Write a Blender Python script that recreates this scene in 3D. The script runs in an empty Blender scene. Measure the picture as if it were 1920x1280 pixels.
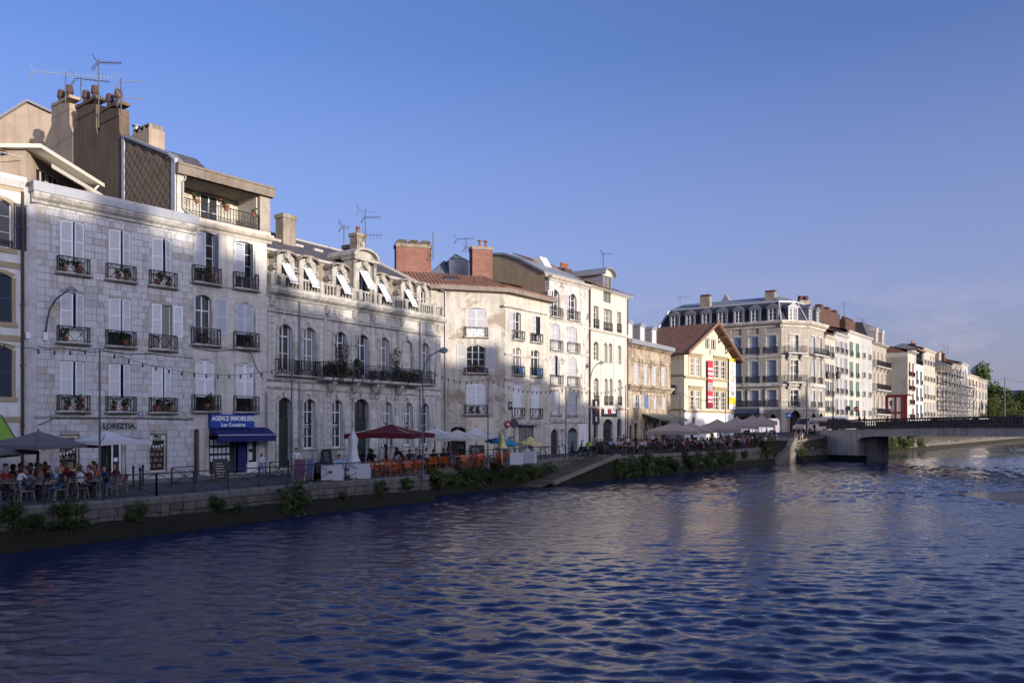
import bpy, math, random
from mathutils import Vector, Matrix, noise
R = math.radians
random.seed(7)
sc = bpy.context.scene
COL = sc.collection
# ------------------------------------------------------------------ camera, sky, sun, exposure
F = 1493.3; HZ = 797.0; CAMZ = 4.65
cd = bpy.data.cameras.new('camera'); cam = bpy.data.objects.new('camera', cd); COL.objects.link(cam)
cam.location = (0, 0, CAMZ); cam.rotation_euler = (R(90), 0, 0)
cd.lens = 28.0; cd.sensor_width = 36.0; cd.shift_y = (HZ - 640) / 1920; cd.clip_start = .1; cd.clip_end = 9000
sc.camera = cam
SUN_A, SUN_E = 43.0, 7.0
SX, SY = math.sin(R(SUN_A)), -math.cos(R(SUN_A))          # horizontal direction towards the sun
w = bpy.data.worlds.new('World'); sc.world = w; w.use_nodes = True
nt = w.node_tree; bg = nt.nodes['Background']
sky = nt.nodes.new('ShaderNodeTexSky'); sky.sky_type = 'NISHITA'; sky.sun_disc = False
sky.sun_elevation = R(SUN_E); sky.sun_rotation = R(180 - SUN_A); sky.air_density = .6; sky.dust_density = 5.0; sky.ozone_density = 1.5
tint = nt.nodes.new('ShaderNodeMixRGB'); tint.blend_type = 'MULTIPLY'; tint.inputs[0].default_value = 1
tint.inputs[2].default_value = (.58, .645, .93, 1)
nt.links.new(sky.outputs[0], tint.inputs[1])
def wn(t, **k):
    n = nt.nodes.new(t)
    for a, v in k.items(): setattr(n, a, v)
    return n
geo = wn('ShaderNodeTexCoord'); sep = wn('ShaderNodeSeparateXYZ'); nt.links.new(geo.outputs['Generated'], sep.inputs[0])
rp = wn('ShaderNodeValToRGB'); e = rp.color_ramp.elements; e[0].position = .0; e[0].color = (.72, .72, .72, 1); e[1].position = .42; e[1].color = (0, 0, 0, 1); k = e.new(.13); k.color = (.38, .38, .38, 1); nt.links.new(sep.outputs[2], rp.inputs[0])
hz = wn('ShaderNodeMixRGB'); hz.inputs[2].default_value = (1.24, 1.20, 1.62, 1); nt.links.new(rp.outputs[0], hz.inputs[0]); nt.links.new(tint.outputs[0], hz.inputs[1])
mpw = wn('ShaderNodeMapping'); mpw.inputs['Scale'].default_value = (5, 5, 16); nt.links.new(geo.outputs['Generated'], mpw.inputs[0])
nz = wn('ShaderNodeTexNoise'); nz.inputs['Scale'].default_value = 1.6; nz.inputs['Detail'].default_value = 7; nz.inputs['Roughness'].default_value = .62; nt.links.new(mpw.outputs[0], nz.inputs['Vector'])
cr = wn('ShaderNodeValToRGB'); cr.color_ramp.elements[0].position = .46; cr.color_ramp.elements[1].position = .78; nt.links.new(nz.outputs['Fac'], cr.inputs[0])
bd = wn('ShaderNodeValToRGB'); e = bd.color_ramp.elements; e[0].position = .015; e[0].color = (.8, .8, .8, 1); e[1].position = .19; e[1].color = (0, 0, 0, 1); nt.links.new(sep.outputs[2], bd.inputs[0])
ml = wn('ShaderNodeMath', operation='MULTIPLY'); nt.links.new(cr.outputs[0], ml.inputs[0]); nt.links.new(bd.outputs[0], ml.inputs[1])
cl = wn('ShaderNodeMixRGB'); cl.inputs[2].default_value = (1.75, 1.5, 1.75, 1); nt.links.new(ml.outputs[0], cl.inputs[0]); nt.links.new(hz.outputs[0], cl.inputs[1]); nt.links.new(cl.outputs[0], bg.inputs[0])
bg.inputs[1].default_value = .15
sl = bpy.data.lights.new('sun', 'SUN'); sun = bpy.data.objects.new('sun', sl); COL.objects.link(sun)
sl.energy = 2.3; sl.angle = R(.8); sl.color = (1.0, .88, .74)
sun.rotation_euler = Vector((-SX * math.cos(R(SUN_E)), -SY * math.cos(R(SUN_E)), -math.sin(R(SUN_E)))).to_track_quat('-Z', 'Y').to_euler()
sun.location = (60, -60, 60)
sc.view_settings.view_transform = 'Standard'; sc.view_settings.look = 'None'
sc.view_settings.gamma = 1; sc.view_settings.use_curve_mapping = False
sc.view_settings.exposure = 1.42
sc.cycles.max_bounces = 6; sc.cycles.diffuse_bounces = 3; sc.cycles.glossy_bounces = 3; sc.cycles.transmission_bounces = 2
sc.cycles.use_denoising = True
sc.cycles.caustics_reflective = False; sc.cycles.caustics_refractive = False

# ------------------------------------------------------------------ helpers
class MB:
    def __init__(s): s.v = []; s.f = []; s.m = []; s.cur = 0
    def quad(s, *p):
        n = len(s.v); s.v.extend(tuple(q) for q in p); s.f.append(tuple(range(n, n + len(p)))); s.m.append(s.cur)
        return s
    def add(s, vs, fs):
        n = len(s.v); s.v.extend(tuple(q) for q in vs)
        for f in fs: s.f.append(tuple(i + n for i in f)); s.m.append(s.cur)
        return s
    def box(s, x0, y0, z0, x1, y1, z1, mat=None):
        p = [(x0,y0,z0),(x1,y0,z0),(x1,y1,z0),(x0,y1,z0),(x0,y0,z1),(x1,y0,z1),(x1,y1,z1),(x0,y1,z1)]
        if mat is not None: p = [tuple(mat @ Vector(q)) for q in p]
        return s.add(p, [(0,1,5,4),(1,2,6,5),(2,3,7,6),(3,0,4,7),(4,5,6,7),(3,2,1,0)])
    def bar(s, a, b, w, h=None, n=4):
        return s.tube(a, b, w / 2 * (1.414 if n == 4 else 1), n=n)
    def tube(s, a, b, r, r2=None, n=6, cap=True):
        a = Vector(a); b = Vector(b); r2 = r if r2 is None else r2
        d = (b - a)
        if d.length < 1e-6: return s
        d.normalize(); k = Vector((0, 0, 1)) if abs(d.z) < .9 else Vector((1, 0, 0))
        e1 = d.cross(k).normalized(); e2 = d.cross(e1)
        vs = []
        for c, rr in ((a, r), (b, r2)):
            for i in range(n):
                t = 2 * math.pi * (i + .5) / n
                vs.append(c + e1 * (rr * math.cos(t)) + e2 * (rr * math.sin(t)))
        fs = [(i, (i + 1) % n, n + (i + 1) % n, n + i) for i in range(n)]
        if cap: fs += [tuple(range(n))[::-1], tuple(range(n, 2 * n))]
        return s.add(vs, fs)
    def path(s, pts, r, n=5):
        for a, b in zip(pts, pts[1:]): s.tube(a, b, r, n=n, cap=False)
        return s
    def ring(s, c, rad, r, ax='y', k=8, n=3, sx=1, sz=1):
        pts = []
        for i in range(k + 1):
            t = 2 * math.pi * i / k
            if ax == 'y': pts.append((c[0] + rad * sx * math.cos(t), c[1], c[2] + rad * sz * math.sin(t)))
            else: pts.append((c[0] + rad * math.cos(t), c[1] + rad * math.sin(t), c[2]))
        return s.path(pts, r, n)
    def prism(s, pts, a, b, axis='y'):                     # polygon extruded: axis y -> pts are (x,z); x -> (y,z); z -> (x,y)
        n = len(pts)
        def P(p, t):
            return (p[0], t, p[1]) if axis == 'y' else ((t, p[0], p[1]) if axis == 'x' else (p[0], p[1], t))
        vs = [P(p, a) for p in pts] + [P(p, b) for p in pts]
        fs = [(i, (i + 1) % n, n + (i + 1) % n, n + i) for i in range(n)] + [tuple(range(n))[::-1], tuple(range(n, 2 * n))]
        return s.add(vs, fs)
    def lathe(s, prof, c=(0, 0, 0), n=10):
        vs = []; fs = []
        for r, z in prof:
            for i in range(n):
                t = 2 * math.pi * i / n; vs.append((c[0] + r * math.cos(t), c[1] + r * math.sin(t), c[2] + z))
        for j in range(len(prof) - 1):
            for i in range(n): fs.append((j*n+i, j*n+(i+1)%n, (j+1)*n+(i+1)%n, (j+1)*n+i))
        fs.append(tuple(range(n))[::-1]); fs.append(tuple(range((len(prof)-1)*n, len(prof)*n)))
        return s.add(vs, fs)
    def mesh(s, name, smooth=False):
        me = bpy.data.meshes.new(name); me.from_pydata(s.v, [], s.f)
        if any(s.m): me.polygons.foreach_set('material_index', s.m)
        if smooth: me.polygons.foreach_set('use_smooth', [True] * len(me.polygons))
        me.update(); return me

def link(o, parent=None, loc=(0, 0, 0), rz=0, rot=None, scale=None):
    COL.objects.link(o)
    if parent: o.parent = parent
    o.location = loc; o.rotation_euler = rot if rot else (0, 0, rz)
    if scale: o.scale = scale if hasattr(scale, '__len__') else (scale,) * 3
    return o
def obj(name, mb, mat, parent=None, loc=(0, 0, 0), rz=0, rot=None, smooth=False, scale=None):
    me = mb.mesh(name, smooth) if isinstance(mb, MB) else mb
    if mat is not None:
        ms = list(mat) if isinstance(mat, (list, tuple)) else [mat]
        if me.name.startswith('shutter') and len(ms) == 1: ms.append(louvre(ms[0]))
        if me.materials and me.materials[0] != ms[0]:
            k = ('mat', me.name, ms[0].name)
            if k not in CACHE: CACHE[k] = me.copy(); CACHE[k].materials.clear()
            me = CACHE[k]
        if not me.materials:
            for m in ms: me.materials.append(m)
    return link(bpy.data.objects.new(name, me), parent, loc, rz, rot, scale)
CACHE = {}
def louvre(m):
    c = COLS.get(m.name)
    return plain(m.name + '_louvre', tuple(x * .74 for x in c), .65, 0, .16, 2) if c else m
def tag(o, label=None, cat=None, group=None, kind=None):
    if label: o['label'] = label
    if cat: o['category'] = cat
    if group: o['group'] = group
    if kind: o['kind'] = kind
    return o
def thing(name, label, cat, loc=(0, 0, 0), rz=0, group=None):
    return tag(link(bpy.data.objects.new(name, None), None, loc, rz), label, cat, group)
def dup(root, loc, rz, label, group=None, scale=None):
    r = root.copy(); COL.objects.link(r); r.location = loc; r.rotation_euler = (0, 0, rz)
    if scale: r.scale = (scale,) * 3
    r['label'] = label
    if group: r['group'] = group
    for ch in list(root.children):
        c = ch.copy(); COL.objects.link(c); c.parent = r
        for g in list(ch.children):
            d = g.copy(); COL.objects.link(d); d.parent = c
    return r
UN = 'first second third fourth fifth sixth seventh eighth ninth tenth eleventh twelfth thirteenth fourteenth fifteenth sixteenth seventeenth eighteenth nineteenth'.split()
def ordinal(n): return UN[n - 1] if n < 20 else {2: 'twentieth', 3: 'thirtieth', 4: 'fortieth', 5: 'fiftieth'}[n // 10] if n % 10 == 0 else {2: 'twenty', 3: 'thirty', 4: 'forty', 5: 'fifty'}[n // 10] + '-' + UN[n % 10 - 1]
ORD = ['leftmost'] + [ordinal(n) + ' from the left' for n in range(2, 60)]

# pixel (1920x1280) -> world
def k_of(px): return (px - 960.0) / F
def G(px, py, z):                                         # point on the horizontal plane z
    Y = (CAMZ - z) * F / (py - HZ); return Vector((k_of(px) * Y, Y, z))
def at(px, Y, z=0.0): return Vector((k_of(px) * Y, Y, z))
def zpix(py, Y): return CAMZ - (py - HZ) * Y / F
def ray_line(px, P, d):
    k = k_of(px); return (k * P[1] - P[0]) / (d[0] - k * d[1])
def vpd(vpx):
    d = Vector((vpx - 960.0, F)); return d.normalized()
ZS = [(-50, 1.55), (45, 1.55), (50, 1.6), (56, 1.8), (68, 1.95), (84, 1.95), (90, 2.0), (97, 2.5), (106, 3.3), (118, 3.75), (128, 4.0), (400, 4.0)]
def street_z(Y):
    for (a, za), (b, zb) in zip(ZS, ZS[1:]):
        if Y <= b: return za + (zb - za) * max(0, (Y - a)) / (b - a)
    return ZS[-1][1]

# ------------------------------------------------------------------ materials
MATS = {}; COLS = {}
def nodes(name):
    m = bpy.data.materials.new(name); m.use_nodes = True
    return m, m.node_tree.nodes, m.node_tree.links, m.node_tree.nodes['Principled BSDF']
def N(ns, t, **kw):
    n = ns.new(t)
    for k, v in kw.items(): setattr(n, k, v)
    return n
def noise_node(ns, ls, vec, scale, detail=4, rough=.6, dist=0.0):
    n = ns.new('ShaderNodeTexNoise'); n.inputs['Scale'].default_value = scale; n.inputs['Detail'].default_value = detail
    n.inputs['Roughness'].default_value = rough; n.inputs['Distortion'].default_value = dist
    if vec is not None: ls.new(vec, n.inputs['Vector'])
    return n.outputs['Fac']
def ramp(ns, ls, fac, a, b, ca=(0, 0, 0, 1), cb=(1, 1, 1, 1)):
    r = ns.new('ShaderNodeValToRGB'); r.color_ramp.elements[0].position = a; r.color_ramp.elements[1].position = b
    r.color_ramp.elements[0].color = ca; r.color_ramp.elements[1].color = cb; ls.new(fac, r.inputs[0]); return r.outputs[0]
def mixc(ns, ls, fac, a, b, mode='MIX'):
    m = ns.new('ShaderNodeMixRGB'); m.blend_type = mode
    for i, v in ((0, fac), (1, a), (2, b)):
        if isinstance(v, (int, float)): m.inputs[i].default_value = v
        elif isinstance(v, tuple): m.inputs[i].default_value = v if len(v) == 4 else v + (1,)
        else: ls.new(v, m.inputs[i])
    return m.outputs[0]
def maths(ns, ls, op, a, b=None, clamp=False):
    m = ns.new('ShaderNodeMath'); m.operation = op; m.use_clamp = clamp
    for i, v in ((0, a), (1, b)):
        if v is None: continue
        if isinstance(v, (int, float)): m.inputs[i].default_value = v
        else: ls.new(v, m.inputs[i])
    return m.outputs[0]
def bump(ns, ls, bs, h, strength=.4, dist=.02):
    b = ns.new('ShaderNodeBump'); b.inputs['Strength'].default_value = strength; b.inputs['Distance'].default_value = dist
    ls.new(h, b.inputs['Height']); ls.new(b.outputs[0], bs.inputs['Normal'])
def objcoord(ns, ls, sc=(1, 1, 1)):
    tc = ns.new('ShaderNodeTexCoord'); mp = ns.new('ShaderNodeMapping'); mp.inputs['Scale'].default_value = sc
    ls.new(tc.outputs['Object'], mp.inputs[0]); return mp.outputs[0]
def wall_mat(name, base, dark=None, stain=.55, scale=.7, streak=.5, brick=None, rough=.9, vary=0.0, bmp=.35, patch=None, moss=None, isl=0.0):
    """plaster or stone: blotches, vertical rain streaks, grain, optional block joints"""
    if name in MATS: return MATS[name]
    m, ns, ls, bs = nodes(name)
    dark = dark or tuple(c * .45 for c in base)
    v = objcoord(ns, ls); vs = objcoord(ns, ls, (2.2, 2.2, .22))
    col = base
    if brick:                                             # (width, height, contrast, mortar factor)
        bw, bh, con, mf = brick
        sp = ns.new('ShaderNodeSeparateXYZ'); ls.new(v, sp.inputs[0])
        xy = maths(ns, ls, 'ADD', sp.outputs[0], sp.outputs[1]); cb = ns.new('ShaderNodeCombineXYZ')
        ls.new(xy, cb.inputs[0]); ls.new(sp.outputs[2], cb.inputs[1])
        bt = ns.new('ShaderNodeTexBrick'); ls.new(cb.outputs[0], bt.inputs['Vector'])
        bt.inputs['Scale'].default_value = 1; bt.inputs['Brick Width'].default_value = bw; bt.inputs['Row Height'].default_value = bh
        bt.inputs['Mortar Size'].default_value = min(.018, bh * .06); bt.inputs['Mortar Smooth'].default_value = .3
        bt.inputs['Color1'].default_value = tuple(min(1, c * (1 + con)) for c in base) + (1,)
        bt.inputs['Color2'].default_value = tuple(c * (1 - con) for c in base) + (1,)
        bt.inputs['Mortar'].default_value = tuple(c * mf for c in base) + (1,)
        col = bt.outputs[0]
    if isl:
        oi = ns.new('ShaderNodeObjectInfo'); ge = ns.new('ShaderNodeNewGeometry')
        r = maths(ns, ls, 'FRACT', maths(ns, ls, 'ADD', oi.outputs['Random'], ge.outputs['Random Per Island']))
        rr = ns.new('ShaderNodeValToRGB'); ls.new(r, rr.inputs[0]); e = rr.color_ramp.elements
        e[0].color = tuple(c * (1 - isl) for c in base) + (1,); e[1].color = tuple(min(1, c * (1 + isl * .5)) for c in base) + (1,)
        e2 = rr.color_ramp.elements.new(.12); e2.color = (base[0] * .92, base[1] * .80, base[2] * .64, 1)
        e3 = rr.color_ramp.elements.new(.2); e3.color = base + (1,)
        col = rr.outputs[0]
    n1 = noise_node(ns, ls, v, scale, 9, .68, .4); n2 = noise_node(ns, ls, vs, 1.0, 6, .6); n3 = noise_node(ns, ls, v, 14, 5, .7)
    f1 = ramp(ns, ls, n1, .46, .70); f2 = ramp(ns, ls, n2, .47, .70)
    c1 = mixc(ns, ls, maths(ns, ls, 'MULTIPLY', f1, stain), col, dark)
    c2 = mixc(ns, ls, maths(ns, ls, 'MULTIPLY', f2, streak), c1, tuple(c * .8 for c in dark))
    if patch:                                             # (colour, scale, threshold)
        n4 = noise_node(ns, ls, v, patch[1], 10, .75, .6); c2 = mixc(ns, ls, ramp(ns, ls, n4, patch[2], patch[2] + .05), c2, patch[0])
    if moss:                                              # (colour, height, softness): growth that climbs from the waterline
        tcw = ns.new('ShaderNodeNewGeometry'); spw = ns.new('ShaderNodeSeparateXYZ'); ls.new(tcw.outputs['Position'], spw.inputs[0])
        hh = maths(ns, ls, 'ADD', spw.outputs[2], maths(ns, ls, 'MULTIPLY', n1, -1.1))
        c2 = mixc(ns, ls, ramp(ns, ls, hh, moss[1], moss[1] + moss[2], (1, 1, 1, 1), (0, 0, 0, 1)), c2, moss[0])
    g = mixc(ns, ls, 1.0, c2, ramp(ns, ls, n3, .25, .8, (.8, .8, .8, 1), (1.06, 1.06, 1.06, 1)), 'MULTIPLY')
    ls.new(g, bs.inputs['Base Color']); bs.inputs['Roughness'].default_value = rough
    bs.inputs['Specular IOR Level'].default_value = .25
    h = maths(ns, ls, 'ADD', n3, maths(ns, ls, 'MULTIPLY', n1, 1.5)); bump(ns, ls, bs, h, bmp, .02)
    MATS[name] = m; return m
def plain(name, col, rough=.6, metal=0.0, var=.12, scale=5, spec=.4, island=0.0):
    if name in MATS: return MATS[name]
    m, ns, ls, bs = nodes(name); COLS[m.name] = col
    n = noise_node(ns, ls, objcoord(ns, ls), scale, 6, .65)
    c = mixc(ns, ls, n, tuple(x * (1 - var * 1.6) for x in col), tuple(min(1, x * (1 + var)) for x in col))
    if island:
        ge = ns.new('ShaderNodeNewGeometry')
        c = mixc(ns, ls, 1.0, c, ramp(ns, ls, ge.outputs['Random Per Island'], 0, 1, (1 - island,) * 3 + (1,), (1 + island,) * 3 + (1,)), 'MULTIPLY')
    ls.new(c, bs.inputs['Base Color']); bs.inputs['Roughness'].default_value = rough; bs.inputs['Metallic'].default_value = metal
    bs.inputs['Specular IOR Level'].default_value = spec
    bump(ns, ls, bs, noise_node(ns, ls, objcoord(ns, ls), 30, 4), .12, .01)
    MATS[name] = m; return m
def glass_mat():
    if 'glass' in MATS: return MATS['glass']
    m, ns, ls, bs = nodes('window_glass')
    n = noise_node(ns, ls, objcoord(ns, ls), 1.1, 3)
    oi = ns.new('ShaderNodeObjectInfo'); sp = ns.new('ShaderNodeTexWave'); sp.inputs['Scale'].default_value = 3.5; sp.inputs['Distortion'].default_value = 2; ls.new(objcoord(ns, ls), sp.inputs[0])
    cur = mixc(ns, ls, sp.outputs['Fac'], (.10, .095, .09), (.24, .235, .23))
    ls.new(mixc(ns, ls, ramp(ns, ls, oi.outputs['Random'], .66, .70), mixc(ns, ls, n, (.008, .009, .011), (.06, .06, .065)), cur), bs.inputs['Base Color'])
    bs.inputs['Roughness'].default_value = .05; bs.inputs['Specular IOR Level'].default_value = .45
    bump(ns, ls, bs, n, .06, .03); MATS['glass'] = m; return m
def leaf_mat(name, a, b, fl=None):
    if name in MATS: return MATS[name]
    m, ns, ls, bs = nodes(name)
    ge = ns.new('ShaderNodeNewGeometry'); oi = ns.new('ShaderNodeObjectInfo')
    r = ge.outputs['Random Per Island']
    c = mixc(ns, ls, r, a, b)
    c = mixc(ns, ls, 1.0, c, ramp(ns, ls, oi.outputs['Random'], 0, 1, (.75, .8, .75, 1), (1.2, 1.12, 1.1, 1)), 'MULTIPLY')
    if fl: c = mixc(ns, ls, ramp(ns, ls, r, .93, .935), c, fl)
    ls.new(c, bs.inputs['Base Color']); bs.inputs['Roughness'].default_value = .6
    bs.inputs['Specular IOR Level'].default_value = .25
    tr = ns.new('ShaderNodeBsdfTranslucent'); ls.new(c, tr.inputs[0]); mx = ns.new('ShaderNodeMixShader'); mx.inputs[0].default_value = .25
    ls.new(bs.outputs[0], mx.inputs[1]); ls.new(tr.outputs[0], mx.inputs[2])
    out = [n for n in ns if n.type == 'OUTPUT_MATERIAL'][0]; ls.new(mx.outputs[0], out.inputs[0])
    MATS[name] = m; return m
GLASS = glass_mat()
IRON = plain('black_iron', (.02, .02, .024), .5, .3, .2)
IRON2 = plain('grey_iron', (.05, .05, .055), .55, .3, .2)
WHITE = plain('white_paint', (.72, .72, .74), .5, 0, .06)
CREAM = plain('cream_paint', (.66, .62, .52), .55, 0, .08)
SHUT = plain('pale_blue_shutter', (.80, .82, .86), .55, 0, .10, 2)
SHUTB = plain('weathered_blue_shutter', (.55, .59, .68), .65, 0, .18, 3)
SHUTG = plain('grey_shutter', (.52, .52, .55), .65, 0, .15, 3)
DARKSH = plain('dark_slate_shutter', (.026, .038, .072), .5, 0, .15)
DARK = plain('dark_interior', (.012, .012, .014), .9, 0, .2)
ZINC = plain('zinc', (.30, .31, .34), .45, .35, .12, 3)
SLATE = wall_mat('slate', (.105, .10, .11), (.05, .05, .055), .5, 1.4, .3, (.24, .17, .30, .45), .62, bmp=.3)
SLATE9 = wall_mat('blue_slate', (.048, .054, .074), (.03, .032, .04), .4, 1.4, .2, (.24, .17, .25, .5), .6, bmp=.3)
LEADG = plain('lead_grey', (.17, .175, .20), .5, .2, .15, 3); DORM = wall_mat('sooty_dormer_stone', (.43, .41, .375), (.13, .12, .105), .85, 1.4, .7)
TERRA = plain('terracotta', (.25, .095, .06), .8, 0, .3, 9)
STONE_TRIM = wall_mat('trim_stone', (.54, .52, .485), (.15, .138, .122), .8, 1.6, .6)
# ------------------------------------------------------------------ building kit
class Building:
    def __init__(s, name, label, cat, P, d, group=None):
        s.P = Vector((P[0], P[1])); s.d = Vector((d[0], d[1])).normalized(); s.zb = street_z(P[1]) if P[1] < 400 else 4.0
        s.ang = math.atan2(s.d.y, s.d.x)
        s.root = thing(name, label, cat, (P[0], P[1], s.zb), s.ang, group)
        s.main = Face(s, s.P, s.d)
class Face:
    """a wall plane: u runs left to right along it, v inward, z is ABSOLUTE height"""
    def __init__(s, b, P, d):
        s.b = b; s.P = Vector((P[0], P[1])); s.d = Vector((d[0], d[1])).normalized(); s.n = Vector((-s.d.y, s.d.x))
        rel = s.P - b.P; s.off = (rel.dot(b.d), rel.dot(Vector((-b.d.y, b.d.x))))
        s.rz = math.atan2(s.d.y, s.d.x) - b.ang
    def u(s, px): return ray_line(px, s.P, s.d)
    def Y(s, u): return s.P.y + s.d.y * u
    def z(s, px, py): return zpix(py, s.Y(s.u(px)))
    def pt(s, u, v=0): return s.P + s.d * u + s.n * v
    def add(s, name, mb, mat, u=0, v=0, z=0, rz=0, rot=None, smooth=False, scale=None):
        c, t = math.cos(s.rz), math.sin(s.rz)
        loc = (s.off[0] + c * u - t * v, s.off[1] + t * u + c * v, z - s.b.zb)
        r = (rot[0], rot[1], s.rz + rot[2]) if rot else None
        return obj(name, mb, mat, s.b.root, loc, s.rz + rz, r, smooth, scale)
    def sub(s, name, mb, mat, parent, u=0, v=0, z=0, rz=0):
        return obj(name, mb, mat, parent, (u, v, z), rz)
    def world(s, u, v, z):
        p = s.pt(u, v); return (p.x, p.y, z)
def cached(key, fn):
    if key not in CACHE: CACHE[key] = fn()
    return CACHE[key]
def wall_mb(L, z0, z1, ops, depth=.28, D=9.0, x0=0.0, sides=True, top=None):
    """front wall with openings (u0,u1,za,zb,rise), reveals, plus the hollow body behind; z relative to z0"""
    mb = MB(); H = z1 - z0
    us = sorted({x0, L} | {o[0] for o in ops} | {o[1] for o in ops}); zs = sorted({0, H} | {o[2] - z0 for o in ops} | {o[3] - z0 for o in ops})
    us = [u for u in us if x0 <= u <= L]; zs = [z for z in zs if 0 <= z <= H]
    for a, b in zip(us, us[1:]):
        for c, d in zip(zs, zs[1:]):
            um, zm = (a + b) / 2, (c + d) / 2 + z0
            if any(o[0] < um < o[1] and o[2] < zm < o[3] for o in ops): continue
            mb.quad((a, 0, c), (b, 0, c), (b, 0, d), (a, 0, d))
    for o in ops:
        u0, u1, a, b, r = (list(o) + [0])[:5]; a -= z0; b -= z0
        mb.quad((u0, 0, a), (u0, depth, a), (u0, depth, b - r), (u0, 0, b - r))
        mb.quad((u1, 0, a), (u1, 0, b - r), (u1, depth, b - r), (u1, depth, a))
        mb.quad((u0, 0, a), (u1, 0, a), (u1, depth, a), (u0, depth, a))
        if r <= 0: mb.quad((u0, 0, b), (u0, depth, b), (u1, depth, b), (u1, 0, b))
        else:
            n = 8; pr = None
            for i in range(n + 1):
                t = -1 + 2 * i / n; x = (u0 + u1) / 2 + t * (u1 - u0) / 2
                zz = b - r + r * math.sqrt(max(0, 1 - t * t)) if r >= (u1 - u0) * .4 else b - r * t * t
                if pr:
                    mb.quad((pr[0], 0, pr[1]), (x, 0, zz), (x, 0, b), (pr[0], 0, b))
                    mb.quad((pr[0], 0, pr[1]), (pr[0], depth, pr[1]), (x, depth, zz), (x, 0, zz))
                pr = (x, zz)
    if sides:
        mb.quad((x0, 0, 0), (x0, 0, H), (x0, D, H), (x0, D, 0)); mb.quad((L, 0, 0), (L, D, 0), (L, D, H), (L, 0, H))
        mb.quad((x0, D, 0), (x0, D, H), (L, D, H), (L, D, 0)); mb.quad((x0, 0, H), (L, 0, H), (L, D, H), (x0, D, H))
    return mb
def sash_mesh(w, h, cols=2, rows=3, t=.06, transom=None, rise=0):
    def mk():
        mb = MB(); d = .05
        mb.box(0, 0, 0, t, d, h); mb.box(w - t, 0, 0, w, d, h); mb.box(t, 0, h - t, w - t, d, h); mb.box(t, 0, 0, w - t, d, t * 1.4)
        ht = h
        if transom: mb.box(t, -.004, h - transom - t / 2, w - t, d, h - transom + t / 2); ht = h - transom
        for i in range(1, cols):
            x = w * i / cols; mb.box(x - t * .65, .003, t, x + t * .65, d + .003, h - t)
        for j in range(1, rows):
            z = ht * j / rows; mb.box(t, .008, z - .018, w - t, d - .006, z + .018)
        return mb.mesh('window')
    return cached(('sash', round(w, 2), round(h, 2), cols, rows, t, transom), mk)
def pane_mesh(w, h):
    return cached(('pane', round(w, 2), round(h, 2)), lambda: MB().quad((0, 0, 0), (w, 0, 0), (w, 0, h), (0, 0, h)).mesh('pane'))
def leaf_mesh(w, h, side=1, mids=1):
    """louvred shutter leaf hinged at x=0; side=-1 extends to -x"""
    def mk():
        mb = MB(); s = .07; d = .045
        X = lambda x: x * side
        def bx(a, y0, z0, b, y1, z1): mb.box(min(X(a), X(b)), y0, z0, max(X(a), X(b)), y1, z1)
        bx(0, 0, 0, s, d, h); bx(w - s, 0, 0, w, d, h); bx(s, .002, 0, w - s, d - .002, s); bx(s, .002, h - s, w - s, d - .002, h)
        for i in range(mids): z = h * (i + 1) / (mids + 1); bx(s, .002, z - s * .5, w - s, d - .002, z + s * .5)
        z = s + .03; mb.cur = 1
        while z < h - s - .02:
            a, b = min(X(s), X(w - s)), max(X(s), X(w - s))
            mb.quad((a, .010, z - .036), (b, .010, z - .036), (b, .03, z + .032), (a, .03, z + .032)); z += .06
        return mb.mesh('shutter')
    return cached(('leaf', round(w, 2), round(h, 2), side, mids), mk)
def balcony_mesh(w, h, dep, style):
    def mk():
        mb = MB(); r = .035
        def fr(a, b):                                     # a rail panel between two plan points
            a = Vector(a + (0,)); b = Vector(b + (0,)); L = (b - a).length; dd = (b - a).normalized()
            P = lambda t, z: a + dd * t + Vector((0, 0, z))
            mb.bar(P(0, h), P(L, h), .05); mb.bar(P(0, .06), P(L, .06), .035)
            for t in (0, L): mb.bar(P(t, 0), P(t, h), .045)
            if style == 'x':
                n = max(1, round(L / (h * .95))) if L > .5 else 0
                e = .12 if n else 0
                if n: mb.bar(P(e, .06), P(e, h), r * .7); mb.bar(P(L - e, .06), P(L - e, h), r * .7)
                for i in range(n):
                    t0 = e + (L - 2 * e) * i / n; t1 = e + (L - 2 * e) * (i + 1) / n
                    mb.bar(P(t0, .06), P(t1, h), r * .7); mb.bar(P(t0, h), P(t1, .06), r * .7); mb.bar(P((t0 + t1) / 2, .06), P((t0 + t1) / 2, h), r * .6)
                    c = P((t0 + t1) / 2, h / 2 + .03); mb.box(c.x - .035, c.y - .02, c.z - .035, c.x + .035, c.y + .02, c.z + .035)
            elif style == 'bars':
                n = max(1, int(L / .13))
                for i in range(1, n): mb.bar(P(L * i / n, .06), P(L * i / n, h), .022)
                mb.bar(P(0, h * .8), P(L, h * .8), .02)
            else:
                n = max(1, int(L / .2))
                for i in range(n):
                    t = L * (i + .5) / n; mb.bar(P(L * i / n, .06), P(L * i / n, h), .02)
                    if abs(dd.x) > .5:
                        for zc, rr in ((h * .26, h * .15), (h * .56, h * .13), (h * .8, h * .1)):
                            c = P(t, zc); mb.ring((c.x, c.y, c.z), min(rr, .1), .011, k=7)
                        mb.bar(P(L * i / n, h * .06), P(L * (i + 1) / n, h * .45), .016); mb.bar(P(L * (i + 1) / n, h * .06), P(L * i / n, h * .45), .016)
        fr((-w / 2, -dep), (w / 2, -dep)); fr((-w / 2, 0), (-w / 2, -dep)); fr((w / 2, -dep), (w / 2, 0))
        return mb.mesh('balcony')
    return cached(('balc', round(w, 2), round(h, 2), round(dep, 2), style), mk)
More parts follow.
